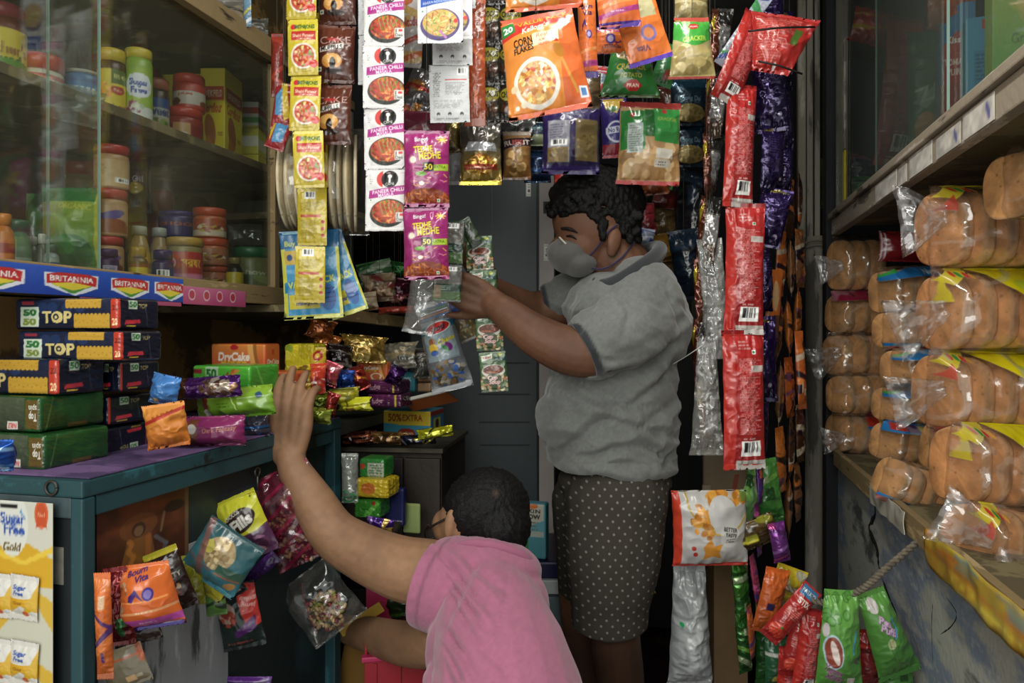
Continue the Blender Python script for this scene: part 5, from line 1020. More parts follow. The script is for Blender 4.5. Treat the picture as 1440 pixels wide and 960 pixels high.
bag('clear_bag', 'folded clear bag lying behind the green-lidded jar', 'bag', 345, 330, 50, 30, DX(345, -1.2), Cv(40, 24, '#8a8a80', .3), T=.03, mat='clear', wr=3)

# branded strip along the lip of the glass case
def lipstrip(name, label, a, b, art, dz0, dz1, x):
    ya, yb = wy(a, XL), wy(b, XL); me = box_mesh(name, abs(yb - ya), dz1 - dz0, .0016, {'front': art}, '#2048a8', .0003)
    m = np.eye(4); m[:3, :3] = np.stack([[0, 1, 0], [0, 0, 1], [1, 0, 0]], 1); m[:3, 3] = (x, (ya + yb) / 2, dz0)
    return tag(link(name, me, M['film'], None, m), label, 'shelf strip')
lipstrip('shelf_strip', 'blue shelf strip with red name badges along the case lip', -40, 246, a_brit(360, 44), 1.355, 1.398, XL + .0172)
pk_ = Cv(150, 26, '#b8507a'); pk_.grad('#a8406c', '#c4688c')
for x in (.08, .3, .5, .72): pk_.ell(x + .05, .55, .05, .3, '#d8b8c4'); pk_.ell(x + .05, .55, .04, .22, '#b03a4a')
lipstrip('shelf_strip', 'torn pink shelf strip at the right end of the blue one', 246, 335, pk_, 1.352, 1.386, XL + .0172)
lipstrip('shelf_strip', 'pink backing strip showing under the blue shelf strip', 100, 244, Cv(100, 8, '#a8486c'), 1.347, 1.3545, XL + .0165)

# ================================================================ ON THE COUNTER
ZC = 1.1062
def brick(name, label, x1, x2, y, z, h, d, faces, base, cat='biscuit pack', yaw=0, wr=.012, bulge=.002, roll=0, flap='right', group=None, mat='film', pitch=0):
    """wrapped pack; x1,x2 world extent along x, front plane at y"""
    me = box_mesh(name, abs(x2 - x1), h, d, faces, base, .006, bulge, wr, seed=int(abs(x1 * 997 + z * 313)) % 91)
    return tag(link(name, me, M[mat], None, boxat(((x1 + x2) / 2, y + d / 2, z), yaw, pitch, roll)), label, cat, group)
def X_at(px, Y): return P(px, 0, DY(px, Y))[0]
def Z_at(px, py, Y): return CZ + (HY - py) / F * DY(px, Y)
top = a_top(); tope = a_topend(); spin = a_spin(); spe = a_spinend()
Yf = .895
def row(name, label, pa, pb, pyb, pyt, Y, d, fa, fr_, base, **k):
    x1, x2 = X_at(pa, Y), X_at(pb, Y); z0 = Z_at((pa + pb) / 2, pyb, Y); z1 = Z_at((pa + pb) / 2, pyt, Y)
    return brick(name, label, x1, x2, Y, z0, z1 - z0, d, {'front': fa, 'right': fr_, 'top': Cv(20, 10, base)}, base, **k)
Y0 = .90
z0 = ZC; hs = (Z_at(80, 602, .87) - 0)
g1 = .046
row('biscuit_pack', 'green biscuit pack with upside-down white lettering, bottom of the pile', -20, 62, 660, 610, .85, .12, spin, spe, '#1f4a22', yaw=0)
row('biscuit_pack', 'green biscuit pack with upside-down lettering, second from the bottom', -22, 56, 607, 557, .86, .12, spin, spe, '#1f4a22')
row('biscuit_pack', 'navy cracker pack lying third from top, in front of the pile', -80, 80, 554, 504, .875, .09, top, tope, '#101829')
row('biscuit_pack', 'topmost navy cracker pack of the pile with yellow lettering', 20, 166, 463, 419, Y0, .085, top, tope, '#101829')
row('biscuit_pack', 'second navy cracker pack from the top of the pile', 24, 170, 507, 465, Y0 - .003, .086, top, tope, '#101829')
e2 = a_topend(70, 44)
row('biscuit_pack', 'navy cracker pack showing only its end, right of the third one', 140, 169, 551, 509, .985, .09, e2, e2, '#0f1526')
row('biscuit_pack', 'navy cracker pack end with white weight print, beside the green packs', 120, 152, 598, 557, .99, .10, (lambda c: (c.text('00g', .3, .6, .3, '#c8d8c8', 0, .03, .5), c)[-1])(Cv(50, 44, '#16203a')), e2, '#0f1526')
row('biscuit_pack', 'lowest navy cracker pack end with red badge, on the purple liner', 112, 146, 643, 601, .99, .10, Cv(40, 40, '#121c34'), a_topend(70, 44).flip(), '#0f1526', yaw=4)
bag('wrapper', 'glossy bright blue wrapper at the left edge of the counter', 'wrapper', 2, 640, 34, 44, .86, a_generic(30, 40, '#1a50a8', ['#4a8ad8', '#0e2c6a', '#8ab4e0'], 3), T=.04, mat='foil', wr=4)
def put(name, label, px, py, w, h, D, art, T=.03, **k):
    return bag(name, label, 'packet', px, py, w, h, D, art, T=T, **k)
put('snack_packet', 'orange paper packet with dark red seam leaning by the navy packs', 234, 598, 56, 62, 1.145, (lambda c: (c.grad('#b86418', '#d08a3a'), c.poly([(0, .55), (1, .82), (1, .90), (0, .63)], '#a82a18'), c.text('FARM', .5, .76, .07, '#8a3a18', 14, .03, .5), c)[-1])(Cv(64, 70, '#c87a24')), T=.05, roll=8, mat='matte', wr=4.5, yaw=15)
put('cookie_pack', 'magenta wrapped cookie pack at the front of the counter', 290, 606, 112, 42, 1.25, (lambda c: (c.grad('#5e1742', '#86285e'), c.rect(0, .55, .3, .9, '#a88a9a', .6), c.text('cookies', .18, .72, .2, '#d8c0cc', 3, .03, .24), c.rect(.33, .1, .45, .9, '#6a3a1a'), c.circ(.38, .62, .06, '#c8c0b8'), c.text('Dark Fantasy', .72, .6, .16, '#b8886a', 4, .02, .4), c)[-1])(Cv(120, 46, '#701c4e')), T=.045, roll=1.5, wr=2.5, p=4)
put('cookie_pack', 'yellow-green cookie packet with fin seam on top of the magenta pack', 330, 566, 124, 42, 1.33, (lambda c: (c.grad('#4e7a14', '#86aa30'), c.rect(.16, .3, .24, 1, '#7a2a20'), c.circ(.2, .25, .05, '#c8c8b8'), c.micro(.36, .4, .6, .6, '#3a5a10', 2, 3), c.line(.52, .9, .62, .3, .012, '#c8e08a'), c.circ(.86, .7, .035, '#2a4a6a'), c)[-1])(Cv(132, 46, '#6c9a24')), T=.05, roll=6, wr=3.2, yaw=-12)
gr5 = Cv(90, 36, '#3f9a2c'); gr5.grad('#2c7a1e', '#5ab83c'); gr5.rect(.24, .45, .46, .98, '#a8c8a0'); gr5.text('50', .34, .7, .3, '#1f6a2a', 0, .08, .18); gr5.rect(.03, .7, .18, .84, '#8c2a30'); gr5.food(.7, .55, .14, .4, ['#b87a3a', '#9a5a24'], 14, .4, 3)
row('biscuit_pack', 'bright green biscuit pack in front of the orange carton', 270, 352, 552, 514, 1.215, .10, gr5, (lambda c: (c.grad('#2c7a1e', '#4aa030'), c.line(.2, 1, .5, 0, .05, '#7ad05a', .6), c)[-1])(Cv(34, 34, '#338a24')), '#3f9a2c')
put('nut_pouch', 'purple nut pouch with torn brown tail lying over the green packs', 288, 545, 104, 30, 1.285, (lambda c: (c.rect(0, 0, .28, 1, '#5a3a20'), c.text('roast nuts', .42, .6, .16, '#c8a8d0', 10, .02, .22), c.food(.72, .5, .26, .45, ['#c8b8a0', '#8a6a4a', '#e0d4c0', '#5a3a2a'], 40, .2, 4, None, .7), c)[-1])(Cv(110, 34, '#4a1a66')), T=.03, roll=4, wr=3.5, mat='foil')
put('wrapper', 'small blue and white crumpled wrapper right of the navy packs', 232, 548, 40, 42, 1.18, a_generic(44, 46, '#3f78b8', ['#a8bcd0', '#7a5a34', '#2c5a9a', '#c8a060'], 6), T=.04, wr=5, roll=-12)
put('wrapper', 'blue and bronze wrapper end tucked right of the magenta pack', 356, 600, 46, 34, 1.39, a_generic(44, 36, '#4a4a5a', ['#2c6aa8', '#7a5034', '#1c2c44'], 7), T=.03, wr=4, roll=12, mat='foil')
dc = a_drycake(); dcs = a_drycake_s()
YD = 1.40
row('dry_cake_box', 'large orange dry cake carton at the back with white lettering', 296, 373, 540, 483, YD, .06, dc, dcs, '#b5501f', mat='card', wr=0, bulge=0)
row('dry_cake_box', 'small orange dry cake carton end, second one down beside the hand', 372, 411, 558, 522, 1.365, .06, dcs, dcs, '#b5501f', mat='card', wr=0, bulge=0)
row('dry_cake_box', 'lowest orange dry cake carton standing on the counter behind fingers', 372, 402, 607, 560, 1.355, .06, dcs, dcs, '#b5501f', mat='card', wr=0, bulge=0)
yl = lambda s: a_generic(50, 60, '#c4b81c', ['#d8d03a', '#7a9a2a', '#a89a10', '#3a6a2a'], s)
row('yellow_packet', 'yellow wrapped cake pack standing behind the dry cake cartons', 400, 440, 552, 484, 1.47, .06, yl(3), yl(4), '#c4b81c', wr=.05, bulge=.004)
put('yellow_packet', 'yellow packet with red round mark behind the orange wrappers', 446, 512, 26, 48, 1.63, (lambda c: (c.circ(.6, .75, .25, '#a82a20'), c.circ(.6, .75, .12, '#d8b03a'), c)[-1])(Cv(30, 50, '#c8a82a')), T=.03, wr=3)
R = random.Random(77)
items = [
    (430, 532, 34, 40, 1.46, '#c8b02a', ['#e0c83a', '#5a3a1a', '#b86a24'], 'yellow and brown wrapper right of the cake packs', 5, 'film'),
    (447, 532, 26, 44, 1.44, '#b8321c', ['#d86a3a', '#e8e0d8', '#8a1c14'], 'bright red toffee packet beside the yellow wrapper', 6, 'film'),
    (466, 526, 26, 34, 1.48, '#c04a5a', ['#d89aa0', '#a82838', '#e8d0d0'], 'pink and red wrapper behind the red toffee packet', -20, 'foil'),
    (484, 532, 32, 24, 1.52, '#123a8a', ['#2a62c8', '#0a1c4a'], 'shiny blue foil wrapper among the sweets', 0, 'foil'),
    (503, 532, 30, 36, 1.56, '#8a1c18', ['#c03a24', '#d88a2a', '#5a1010'], 'dark red foil packet right of the blue foil', 20, 'foil'),
    (478, 502, 40, 36, 1.60, '#1a0e10', ['#3a1a1c', '#0e0808', '#7a7a70'], 'dark chocolate pouch at the back of the sweets', -8, 'film'),
    (458, 486, 44, 34, 1.64, '#a8642c', ['#c8843c', '#7a4418'], 'copper coloured pouch leaning at the back', -14, 'foil'),
    (452, 462, 42, 30, 1.62, '#b0602a', ['#c87a3c', '#6a3418'], 'copper coloured pouch poking up under the value packs', -18, 'foil'),
    (512, 490, 68, 40, 1.78, '#a08034', ['#c8a84a', '#6a5420', '#e0c878'], 'large gold foil pouch lying behind the sweets', -6, 'foil'),
    (560, 500, 60, 40, 1.86, '#6a6658', ['#9a968a', '#3c3a34', '#8a7a5a'], 'clear bag of grey sweets right of the gold pouch', 5, 'film'),
    (592, 510, 30, 46, 1.9, '#4a4840', ['#7a766a', '#2c2a26'], 'dim clear packet next to the hanging printed bag', 0, 'film'),
    (556, 528, 26, 30, 1.70, '#3a1450', ['#6a3a8a', '#b8b04a', '#1c0a2c'], 'purple foil twist with yellow-green tail beside the small carton', -25, 'foil'),
    (486, 556, 44, 22, 1.50, '#8a8420', ['#c8b82a', '#5a5a18'], 'olive yellow wrapper under the red foil', 4, 'film'),
    (448, 566, 44, 30, 1.44, '#6a7a1e', ['#a8b03a', '#3c4a14'], 'olive green packet right of the fingers', 8, 'foil'),
    (466, 568, 20, 34, 1.42, '#7a1a18', ['#b03a2a', '#4a0e0e'], 'small dark red wrapper on the olive packet', -18, 'foil'),
    (448, 584, 42, 22, 1.40, '#98a83a', ['#c0cc5a', '#5a6a20'], 'crumpled pale green wrapper end at the counter edge', -6, 'foil'),
    (424, 550, 30, 26, 1.38, '#c09a24', ['#d8c03a', '#6a4a14'], 'yellow wrapper just above the fingertips', 0, 'film'),
    (498, 568, 62, 20, 1.50, '#b8b81c', ['#d8d83a', '#5a3a1a', '#8a8a14'], 'yellow chocolate wrapper with brown script on the rear counter', 3, 'film')]
for (x, y, w, h, D, base, cols, lab_, roll, mt) in items:
    put('sweet_packet', lab_, x, y, w, h, D + (.14 if D < 1.66 else 0), a_generic(max(w, 16), max(h, 16), base, cols, x + y, n=8), T=.036, roll=roll, yaw=((x * 7) % 61) - 30, pitch=((y * 5) % 51) - 25, wr=5, mat=mt, narrow=.18)
row('dry_cake_box', 'small orange dry cake carton among the purple packs on the rear counter', 500, 545, 536, 508, 1.70, .05, a_drycake(52, 32), dcs, '#b5501f', mat='card', wr=0, bulge=0)
pp = lambda: (lambda c: (c.grad('#3a1230', '#5e2250'), c.text('fudge', .3, .5, .4, '#c8a0a8', 4, .03, .3), c.rect(.78, 0, .84, 1, '#b8a83a'), c)[-1])(Cv(70, 24, '#4a1a3c'))
row('purple_pack', 'upper purple chocolate pack beside the small cartons', 513, 562, 553, 535, 1.63, .07, pp(), Cv(14, 20, '#3a1430'), '#4a1a3c', wr=.03)
row('purple_pack', 'lower purple chocolate pack beside the small cartons', 516, 565, 573, 554, 1.63, .07, pp(), Cv(14, 20, '#3a1430'), '#4a1a3c', wr=.03)
row('teal_box', 'small teal carton standing behind the purple packs', 562, 584, 551, 522, 1.80, .05, (lambda c: (c.text('0%', .5, .6, .2, '#c8d8d8', 0, .03, .4), c)[-1])(Cv(24, 30, '#2c7a88')), Cv(16, 30, '#24646f'), '#2c7a88', mat='card', wr=0, bulge=0)
for i, l_ in enumerate(['lower tan soap bar box right of the teal carton', 'upper tan soap bar box right of the teal carton']):
    row('tan_box', l_, 584, 606, 551 - i * 14, 538 - i * 14, 1.82, .05, Cv(24, 14, '#9a7a5a'), Cv(14, 14, '#8a6a4c'), '#9a7a5a', mat='card', wr=0, bulge=0)
# open orange-brown lid with pale edge leaning over the rear counter
D = 1.80
o = slab('card_flap', (-.068, -.026, 0), (.068, .026, .004), plain('#8a4a24', .6, 0, None, 0, .1, 9, 'card_brown'), bev=.001, mw=pose(604, 563, D, 15, -28, 52) ); tag(o, 'orange-brown stiff card flap tilted over the white and yellow carton', 'card')
slab('pale_edge', (-.068, .0262, -.002), (.068, .031, .006), plain('#c8c4b8', .6, 0, None, 0, .1, 9, 'card_pale'), o, .0005)
# yellow and blue carton
ex = Cv(100, 46, '#3f8a9a'); ex.rect(0, .48, 1, 1, '#c8ae26'); ex.wave(.5, .06, .5, 2.4, '#3a8ca4'); ex.text('50%', .26, .74, .26, '#8a2a1c', 0, .04, .28); ex.text('EXTRA', .62, .74, .22, '#8a2a1c', 0, .03, .4); ex.ell(.5, .2, .18, .16, '#8a2a1c'); ex.text('Indian', .5, .2, .1, '#e8d8b8', 0, .02, .26); ex.ell(.5, .02, .2, .08, '#c8842a')
exs = Cv(30, 46, '#2c6a88'); exs.rect(0, .8, 1, 1, '#7a2420'); exs.rect(.2, .25, .7, .7, '#b0a84a'); exs.ell(.45, .5, .12, .16, '#222')
o = brick('extra_box', 'yellow and blue carton printed 50% EXTRA on the dark cabinet', X_at(538, 1.86), X_at(606, 1.86), 1.86, 1.0135, Z_at(570, 577, 1.86) - 1.0135, .11, {'front': ex, 'right': exs}, '#3a7a8a', 'box', mat='card', wr=0, bulge=0)
# dark cabinet under it
D = 1.86; c0 = P(480, 625, D); c1 = P(612, 625, D)
dk = patchy('dark_brown_wood', [('#15100b', .35), ('#2a2018', .5), ('#3a2e22', .7)], 3, .6, 60, .4, (6, 6, .5), .08)
ct = empty('dark_cabinet', (c0[0], c0[1], 0), 'low dark brown wooden cabinet behind the crouching man', 'cabinet')
ct.rotation_euler = (0, 0, TH * .5)
wd = .255
slab('body', (0, .012, 0), (wd, .33, 1.0), dk, ct, .003); slab('door', (.004, 0, .05), (wd * .62, .0115, .985), dk, ct, .002); slab('side_stile', (wd * .64, -.002, .05), (wd - .002, .0115, .985), dk, ct, .002)
slab('top_board', (-.012, -.014, 1.0005), (wd + .008, .34, 1.0125), plain('#4a4438', .6, 0, 40, .3, .3, 20, 'board_top'), ct, .002)
for (x, y, w, h, D2, base, cols, lab_, roll) in [
    (505, 616, 50, 20, 1.80, '#3a1216', ['#7a2a2a', '#1c0a0c', '#a8603a'], 'heap of dark red wrappers on the dark cabinet', 4),
    (548, 616, 56, 18, 1.80, '#6a4a24', ['#a8803c', '#3a2814', '#c8a868'], 'brown and gold wrappers on the dark cabinet', -3),
    (588, 618, 50, 14, 1.76, '#1c1c2a', ['#3a3a5a', '#8a8a9a', '#c8b83a'], 'dark wrapper under the yellow packet on the cabinet corner', 3),
    (612, 608, 52, 15, 1.74, '#c0c01c', ['#2a2a14', '#d8d84a'], 'bright yellow packet hanging over the cabinet corner', 8)]:
    put('sweet_packet', lab_, x, y, w, h, D2, a_generic(max(w, 16), max(h, 16), base, cols, x + y, n=9), T=.025, roll=roll, wr=4, mat='foil')
row('white_tag_box', 'tiny white printed box in front of the wrappers on the cabinet', 545, 573, 628, 623, 1.78, .02, (lambda c: (c.micro(.1, .2, .9, .8, '#444', 1), c)[-1])(Cv(30, 8, '#b0aea4')), Cv(6, 8, '#b0aea4'), '#b0aea4', mat='card', wr=0, bulge=0, cat='box')
# stack in front of the cabinet
row('green_pack', 'green pack with white printed panel on top of the yellow pack', 505, 540, 672, 645, 1.55, .06, (lambda c: (c.rect(.35, .05, 1, .8, '#a8b09a'), c.micro(.4, .1, .95, .75, '#3a5a3a', 5), c.circ(.15, .6, .1, '#a83a24'), c)[-1])(Cv(50, 34, '#2f7a34')), Cv(26, 34, '#247a2c'), '#2f8034', wr=.04)
row('yellow_pack', 'yellow wafer pack between the two green packs', 500, 545, 700, 674, 1.53, .07, (lambda c: (c.ell(.4, .5, .2, .3, '#c8702a'), c)[-1])(Cv(50, 30, '#c8ac20')), Cv(26, 30, '#c4a81c'), '#c4a81c', wr=.06)
row('green_pack', 'lower green pack under the yellow wafer pack', 498, 534, 728, 702, 1.54, .06, (lambda c: (c.poly([(.3, 0), (.5, 0), (1, .8), (.8, .9)], '#6ac04a'), c.circ(.75, .8, .07, '#a82a20'), c)[-1])(Cv(46, 30, '#3a8a2a')), Cv(26, 30, '#338024'), '#3a8a2a', wr=.06)
row('navy_box', 'navy carton standing right of the green and yellow packs', 540, 568, 740, 686, 1.60, .02, (lambda c: (c.micro(.1, .08, .95, .2, '#c8c8d8', 2), c)[-1])(Cv(34, 60, '#15184a')), Cv(10, 60, '#15184a'), '#15184a', mat='card', wr=0, bulge=0)
row('green_card', 'pale yellow-green card leaning on the navy carton', 566, 590, 750, 708, 1.64, .01, Cv(28, 40, '#8a9a5e'), Cv(6, 40, '#9aa86a'), '#8a9a5e', mat='card', wr=0, bulge=0, cat='card')
put('purple_wrapper', 'purple wrapper corner behind the raised arm', 534, 738, 40, 20, 1.48, a_generic(40, 20, '#3a1a6a', ['#8a6aa8', '#c8a83a'], 3), T=.02, wr=4, mat='foil', roll=-10)
stb = slab('pack_shelf', (.02, 0, 0), (.13, .12, .010), dk, None, .002, boxat(P(480, 745, 1.55) + [0, 0, 0])); stb.matrix_local = Matrix(T4(*(P(478, 752, 1.55) - [0, .05, 0]), 0, 0, 14).tolist()); tag(stb, 'low dark board carrying the green and yellow packs', 'shelf')
bag('clear_bag', 'clear bag with green rubber bands hung beside the teal post', 'bag', 492, 672, 24, 70, 1.50, (lambda c: (c.ell(.5, .12, .4, .1, '#2a7a4a', 20, 1, .9), c.ell(.5, .12, .25, .06, '#8a9a90', 20, 1, .3), c.ell(.4, .2, .3, .08, '#2f8a54', -30, 1, .8), c.ell(.4, .2, .2, .05, '#8a9a90', -30, 1, .3), c)[-1])(Cv(30, 80, '#a8b0a4', .22)), T=.03, mat='clear', wr=4)
# white carton with round badge and blue carton behind it
wp = Cv(30, 70, '#a8a49e'); wp.circ(.62, .45, .27, '#a86a4a'); wp.circ(.62, .45, .2, '#c8b8a8'); wp.rect(0, .93, 1, 1, '#c8c4bc')
Dw = 2.05
yw = P(626, 0, Dw)[1]
brick('white_carton', 'white carton with round orange-brown badge behind the crouching man\'s head', X_at(612, yw), X_at(639, yw), yw, .70, Z_at(626, 648, yw) - .70, .06, {'front': wp, 'right': Cv(10, 70, '#8a867e')}, '#a8a49e', 'box', mat='card', wr=0, bulge=0)
brick('blue_carton', 'narrow blue carton on top of the white one by the cabinet', X_at(612, yw), X_at(628, yw), yw + .005, Z_at(626, 648, yw) + .001, Z_at(626, 618, yw) - Z_at(626, 648, yw), .05, {'front': a_generic(20, 30, '#3a7088', ['#a8b8c0', '#2a5068'], 3), 'right': Cv(10, 30, '#2c5a70')}, '#3a7088', 'box', mat='card', wr=0, bulge=0)
bpil = slab('stool_box', (.045, 0, 0), (.11, .09, .699), plain('#3a342a', .7, 0, 30, .3, .3, 9, 'crate'), mw=T4(X_at(600, yw), yw - .02, 0)); tag(bpil, 'dark upright crate under the white carton', 'crate')
# carton right of the crouching man's head
kc = Cv(40, 96, '#5a9aa8'); kc.rect(0, .1, .3, .55, '#2a7a4a'); kc.poly([(.05, .55), (.9, .7), (.9, 1), (.0, .95)], '#b8b4a4'); kc.text('KIN', .5, .86, .07, '#1c1c1c', 0, .04, .5); kc.text('OW', .5, .76, .08, '#1c1c1c', 0, .06, .5); kc.ell(.4, .95, .25, .05, '#c86a2a'); kc.micro(.3, .45, .8, .7, '#6a6a5a', 4, 3); kc.rect(.3, .4, .9, .5, '#b8b4a4', .8); kc.circ(.15, .1, .14, '#b8a83a'); kc.rect(.25, 0, .95, .4, '#4a8a94')
Dk = 2.0; yk = P(752, 0, Dk)[1]
brick('pale_carton', 'teal and white carton standing right of the crouching man\'s head', X_at(736, yk), X_at(768, yk), yk, Z_at(752, 786, yk), Z_at(752, 708, yk) - Z_at(752, 786, yk), .04, {'front': kc, 'right': Cv(10, 70, '#4a8a94')}, '#5a9aa8', 'box', mat='card', wr=0, bulge=0, yaw=-3)
zt_ = Z_at(752, 786.5, yk)
cf_ = empty('cooler', (P(790, 0, 1.95)[0], P(790, 0, 1.95)[1] , 0), 'small dark blue cooler with white rim behind the crouching man', 'cooler'); cf_.rotation_euler = (0, 0, TH)
slab('body', (-.20, .03, 0), (.05, .34, zt_ - .085), plain('#15183a', .4, 0, None, 0, .2, 6, 'navy_plastic'), cf_, .01)
slab('lid', (-.2, .03, zt_ - .045), (.045, .32, zt_ - .0005), plain('#1f1f44', .35, 0, None, 0, .1, 6, 'navy_lid'), cf_, .006)
slab('rim', (-.20, .02, zt_ - .084), (.055, .33, zt_ - .046), plain('#b4b8b8', .35, 0, None, 0, .05, 6, 'white_rim'), cf_, .004)
slab('side_trim', (.032, .015, .3), (.048, .0295, zt_ - .086), plain('#a4a8a4', .35, 0, None, 0, .05, 6, 'white_rim2'), cf_, .003)
slab('glass_front', (-.15, .018, .42), (.03, .0295, zt_ - .09), plain('#5a6a6c', .12, 0, None, 0, .2, 6, 'cooler_glass'), cf_, .002)

# rear shelf over the second counter, and bundles above the case rail
for (x, y, w, h, D, base, cols, lb, r_, mt) in [
    (528, 384, 50, 34, 1.98, '#4a7a4a', ['#a8b8a0', '#2a5a2a', '#c0c8b8'], 'green and white bag on the rear ledge behind the value packs', 12, 'film'),
    (560, 380, 44, 24, 2.02, '#2f7a34', ['#4a9a4a', '#1c4a20'], 'bright green bag top on the rear ledge by the magenta packets', -8, 'foil'),
    (534, 404, 48, 40, 1.94, '#8a7458', ['#b89c78', '#5a4634', '#c8b090', '#7a2a2a'], 'clear bag of brown snacks on the rear ledge', 4, 'film'),
    (562, 412, 44, 42, 1.96, '#4a1426', ['#7a2a3c', '#2a0a14', '#a87a70'], 'glossy maroon sweet bag on the rear ledge next to the clear bag', -4, 'foil'),
    (516, 424, 30, 26, 1.90, '#b8a88a', ['#8a5a3a', '#d0c4a8'], 'small beige packet at the front of the rear ledge', 8, 'film'),
    (556, 436, 50, 10, 1.92, '#a83a28', ['#c85a3a', '#7a2018'], 'thin red wrapper lying along the rear ledge front', 3, 'film')]:
    put('ledge_packet', lb, x, y, w, h, D, a_generic(max(w, 16), max(h, 14), base, cols, x + y, n=9, food=cols if h > 38 else None), T=.05, roll=r_, wr=4, mat=mt)
ZT_ = 1.9605
for (x, w, h, X, base, cols, lb) in [(300, 90, 60, -1.06, '#77746a', ['#9a978c', '#4a463c', '#a89a80'], 'grey crinkled bundle lying on top of the glass case'), (350, 56, 56, -1.04, '#5a584e', ['#8a877c', '#38352c', '#a85a3a'], 'dim wrapped packet on the case top near its far end')]:
    D = DX(x, X); py_ = HY - (ZT_ - CZ) * F / D - h / 2 * .96
    bag('bundle', lb, 'bundle', x, py_, w, h, D, a_generic(w, h, base, cols, x), T=.06, mat='film', wr=4)
o = bag('sachet_strip', 'thin blue and white sachet strip dangling above the case rail', 'packet strip', 348, 8, 12, 60, DX(348, -.93), a_generic(14, 60, '#6a90a8', ['#c8ccc8', '#b8a83a', '#3a6a9a'], 3), T=.006, wr=2)
# ================================================================ RIGHT SIDE: BREAD, CASE CONTENTS, STRIPS, CRISPS
def slice_mesh(t, w, h, seed, crust='#a5703c', crumb='#c08d58'):
    """one slice: rounded slab, thickness t along x"""
    nx, nu = 8, 40; V = []; C_ = []
    for i in range(nx):
        a = i / (nx - 1) * 2 - 1; s_ = (1 - abs(a) ** 6) ** .25 if abs(a) < 1 else .0
        s_ = .0 if i in (0, nx - 1) else .55 + .45 * (1 - abs(a) ** 5)
        for j in range(nu):
            q = j / nu * 2 * np.pi; c, s2 = math.cos(q), math.sin(q); e = .62
            y = w / 2 * abs(c) ** e * (1 if c > 0 else -1); z = h / 2 * abs(s2) ** e * (1 if s2 > 0 else -1)
            if z > 0: z *= 1 + .10 * (1 - (2 * y / w) ** 2)
            k = 1 + .05 * (float(vn(j * .4, i * .7, seed)) - .5); V.append((a * t / 2, y * s_ * k, z * s_ * k))
            n_ = float(fbm(j * .7, i * .9, seed)); C_.append(hexc(crust) * (.85 + .4 * n_) if .3 < s_ < .99 or abs(a) > .5 else hexc(crumb) * (.8 + .45 * n_))
    V = np.array(V); Fq = []
    i = np.arange(nx - 1)[:, None] * nu; j = np.arange(nu)[None]; k = (j + 1) % nu
    Fq = np.stack([i + j, i + nu + j, i + nu + k, i + k], -1).reshape(-1, 4)
    me = mesh('bread_slice', V, [Fq[:, ::-1]], cols=np.array(C_)); bm = bmesh.new(); bm.from_mesh(me); bmesh.ops.remove_doubles(bm, verts=bm.verts[:], dist=1e-5)
    bmesh.ops.recalc_face_normals(bm, faces=bm.faces[:]); bm.to_mesh(me); bm.free(); me.polygons.foreach_set('use_smooth', [True] * len(me.polygons)); return me
def bread(name, label, px, py, w, h, X, n, yaw, art, tail=None, roll=0, crust='#bd8a56', crumb='#dab080', depth=.10, fillw=.92, group=None, seed=0):
    D = DX(px, X); k = D / F; m = pose(px, py, D, roll); root = empty(name, m, label, 'bread bag', group); inv = np.linalg.inv(m)
    Wm, Hm = w * k, h * k
    cw = math.cos(math.radians(yaw)); R = random.Random(seed + px)
    t = Wm * fillw / n
    me = [slice_mesh(t * 1.12 / max(cw, .6), depth, Hm * .86, seed + q, crust, crumb) for q in range(2)]
    for i in range(n):
        x = -Wm * fillw / 2 + t * (i + .5)
        mm = np.eye(4); B = np.stack([[1, 0, 0], [0, 0, 1], [0, 1, 0]], 1).astype(float); B[:, 1] = [0, 0, -1]
        mm[:3, :3] = rotm('Y', yaw + R.uniform(-5, 5)) @ rotm('Z', R.uniform(-3, 3)) @ np.stack([[1, 0, 0], [0, 0, -1], [0, 1, 0]], 1)
        mm[:3, 3] = (x, -Hm * .02 + R.uniform(-.003, .002), -.01)
        link('bread_slice', me[i % 2], M['bread'], root, mm)
    bm_ = bag_mesh('clear_bag', art, Wm * 1.06, Hm * 1.04, depth * 1.35, seal=.01, narrow=.01, wr=2.5, p=6, seed=seed)
    b = link('clear_bag', bm_, M['clear'], root, T4(0, 0, .004))
    if tail:
        tw, th, tx, ty, tr = tail; c = Cv(tw * 1.0, th * 1.0, '#cfcac8', .06); c.put(crease(c.X * 3, c.Y * 3, seed) > .7, '#e4e2e2', .5, .4)
        def fan(V, tw_=tw * k):
            V = V.copy(); tt = (V[:, 0] / tw_ + .5); V[:, 1] *= 1.0 - .75 * tt; V[:, 2] += .02 * np.sin(tt * 5) * (1 - tt); return V
        link('bag_tail', bag_mesh('bag_tail', c, tw * k, th * k, .012, seal=.02, wr=3.5, seed=seed + 2, deform=fan), M['clear'], root, T4(tx * k, ty * k, depth * .45, 0, 0, tr))
    return root
def w_yellow(s=0, diag=True):
    c = Cv(130, 110, '#b89a80', .07); c.poly([(.0, .86), (.12, 1), (.3, 1), (.1, .78)], '#c8b82a', .9, .9)
    for k in range(4): c.ell(.12 + k * .05, .92 - .01 * k, .018, .04, ['#b02a24', '#2a7a3a', '#b02a24', '#c88a2a'][k], 20, 1, 1)
    if diag: c.poly([(.30, 1), (1, 1), (1, .55), (.8, .55), (.45, .88)], '#cdbd14', 1, 1); c.ell(.72, .78, .09, .06, '#b0b82a', -20); c.poly([(.78, .52), (.86, .52), (1, .7), (1, .8)], '#b8342a', 1, 1)
    c.poly([(0, .7), (.1, .85), (.1, .65)], '#b8342a', .8, .9) if s % 2 else c.poly([(0, .6), (.04, .95), (.07, .6)], '#c8b82a', .9, .9)
    m = crease(c.X * 2.5 + s, c.Y * 2, s) > .78; return c.put(m, '#e6e0da', .45, .35)
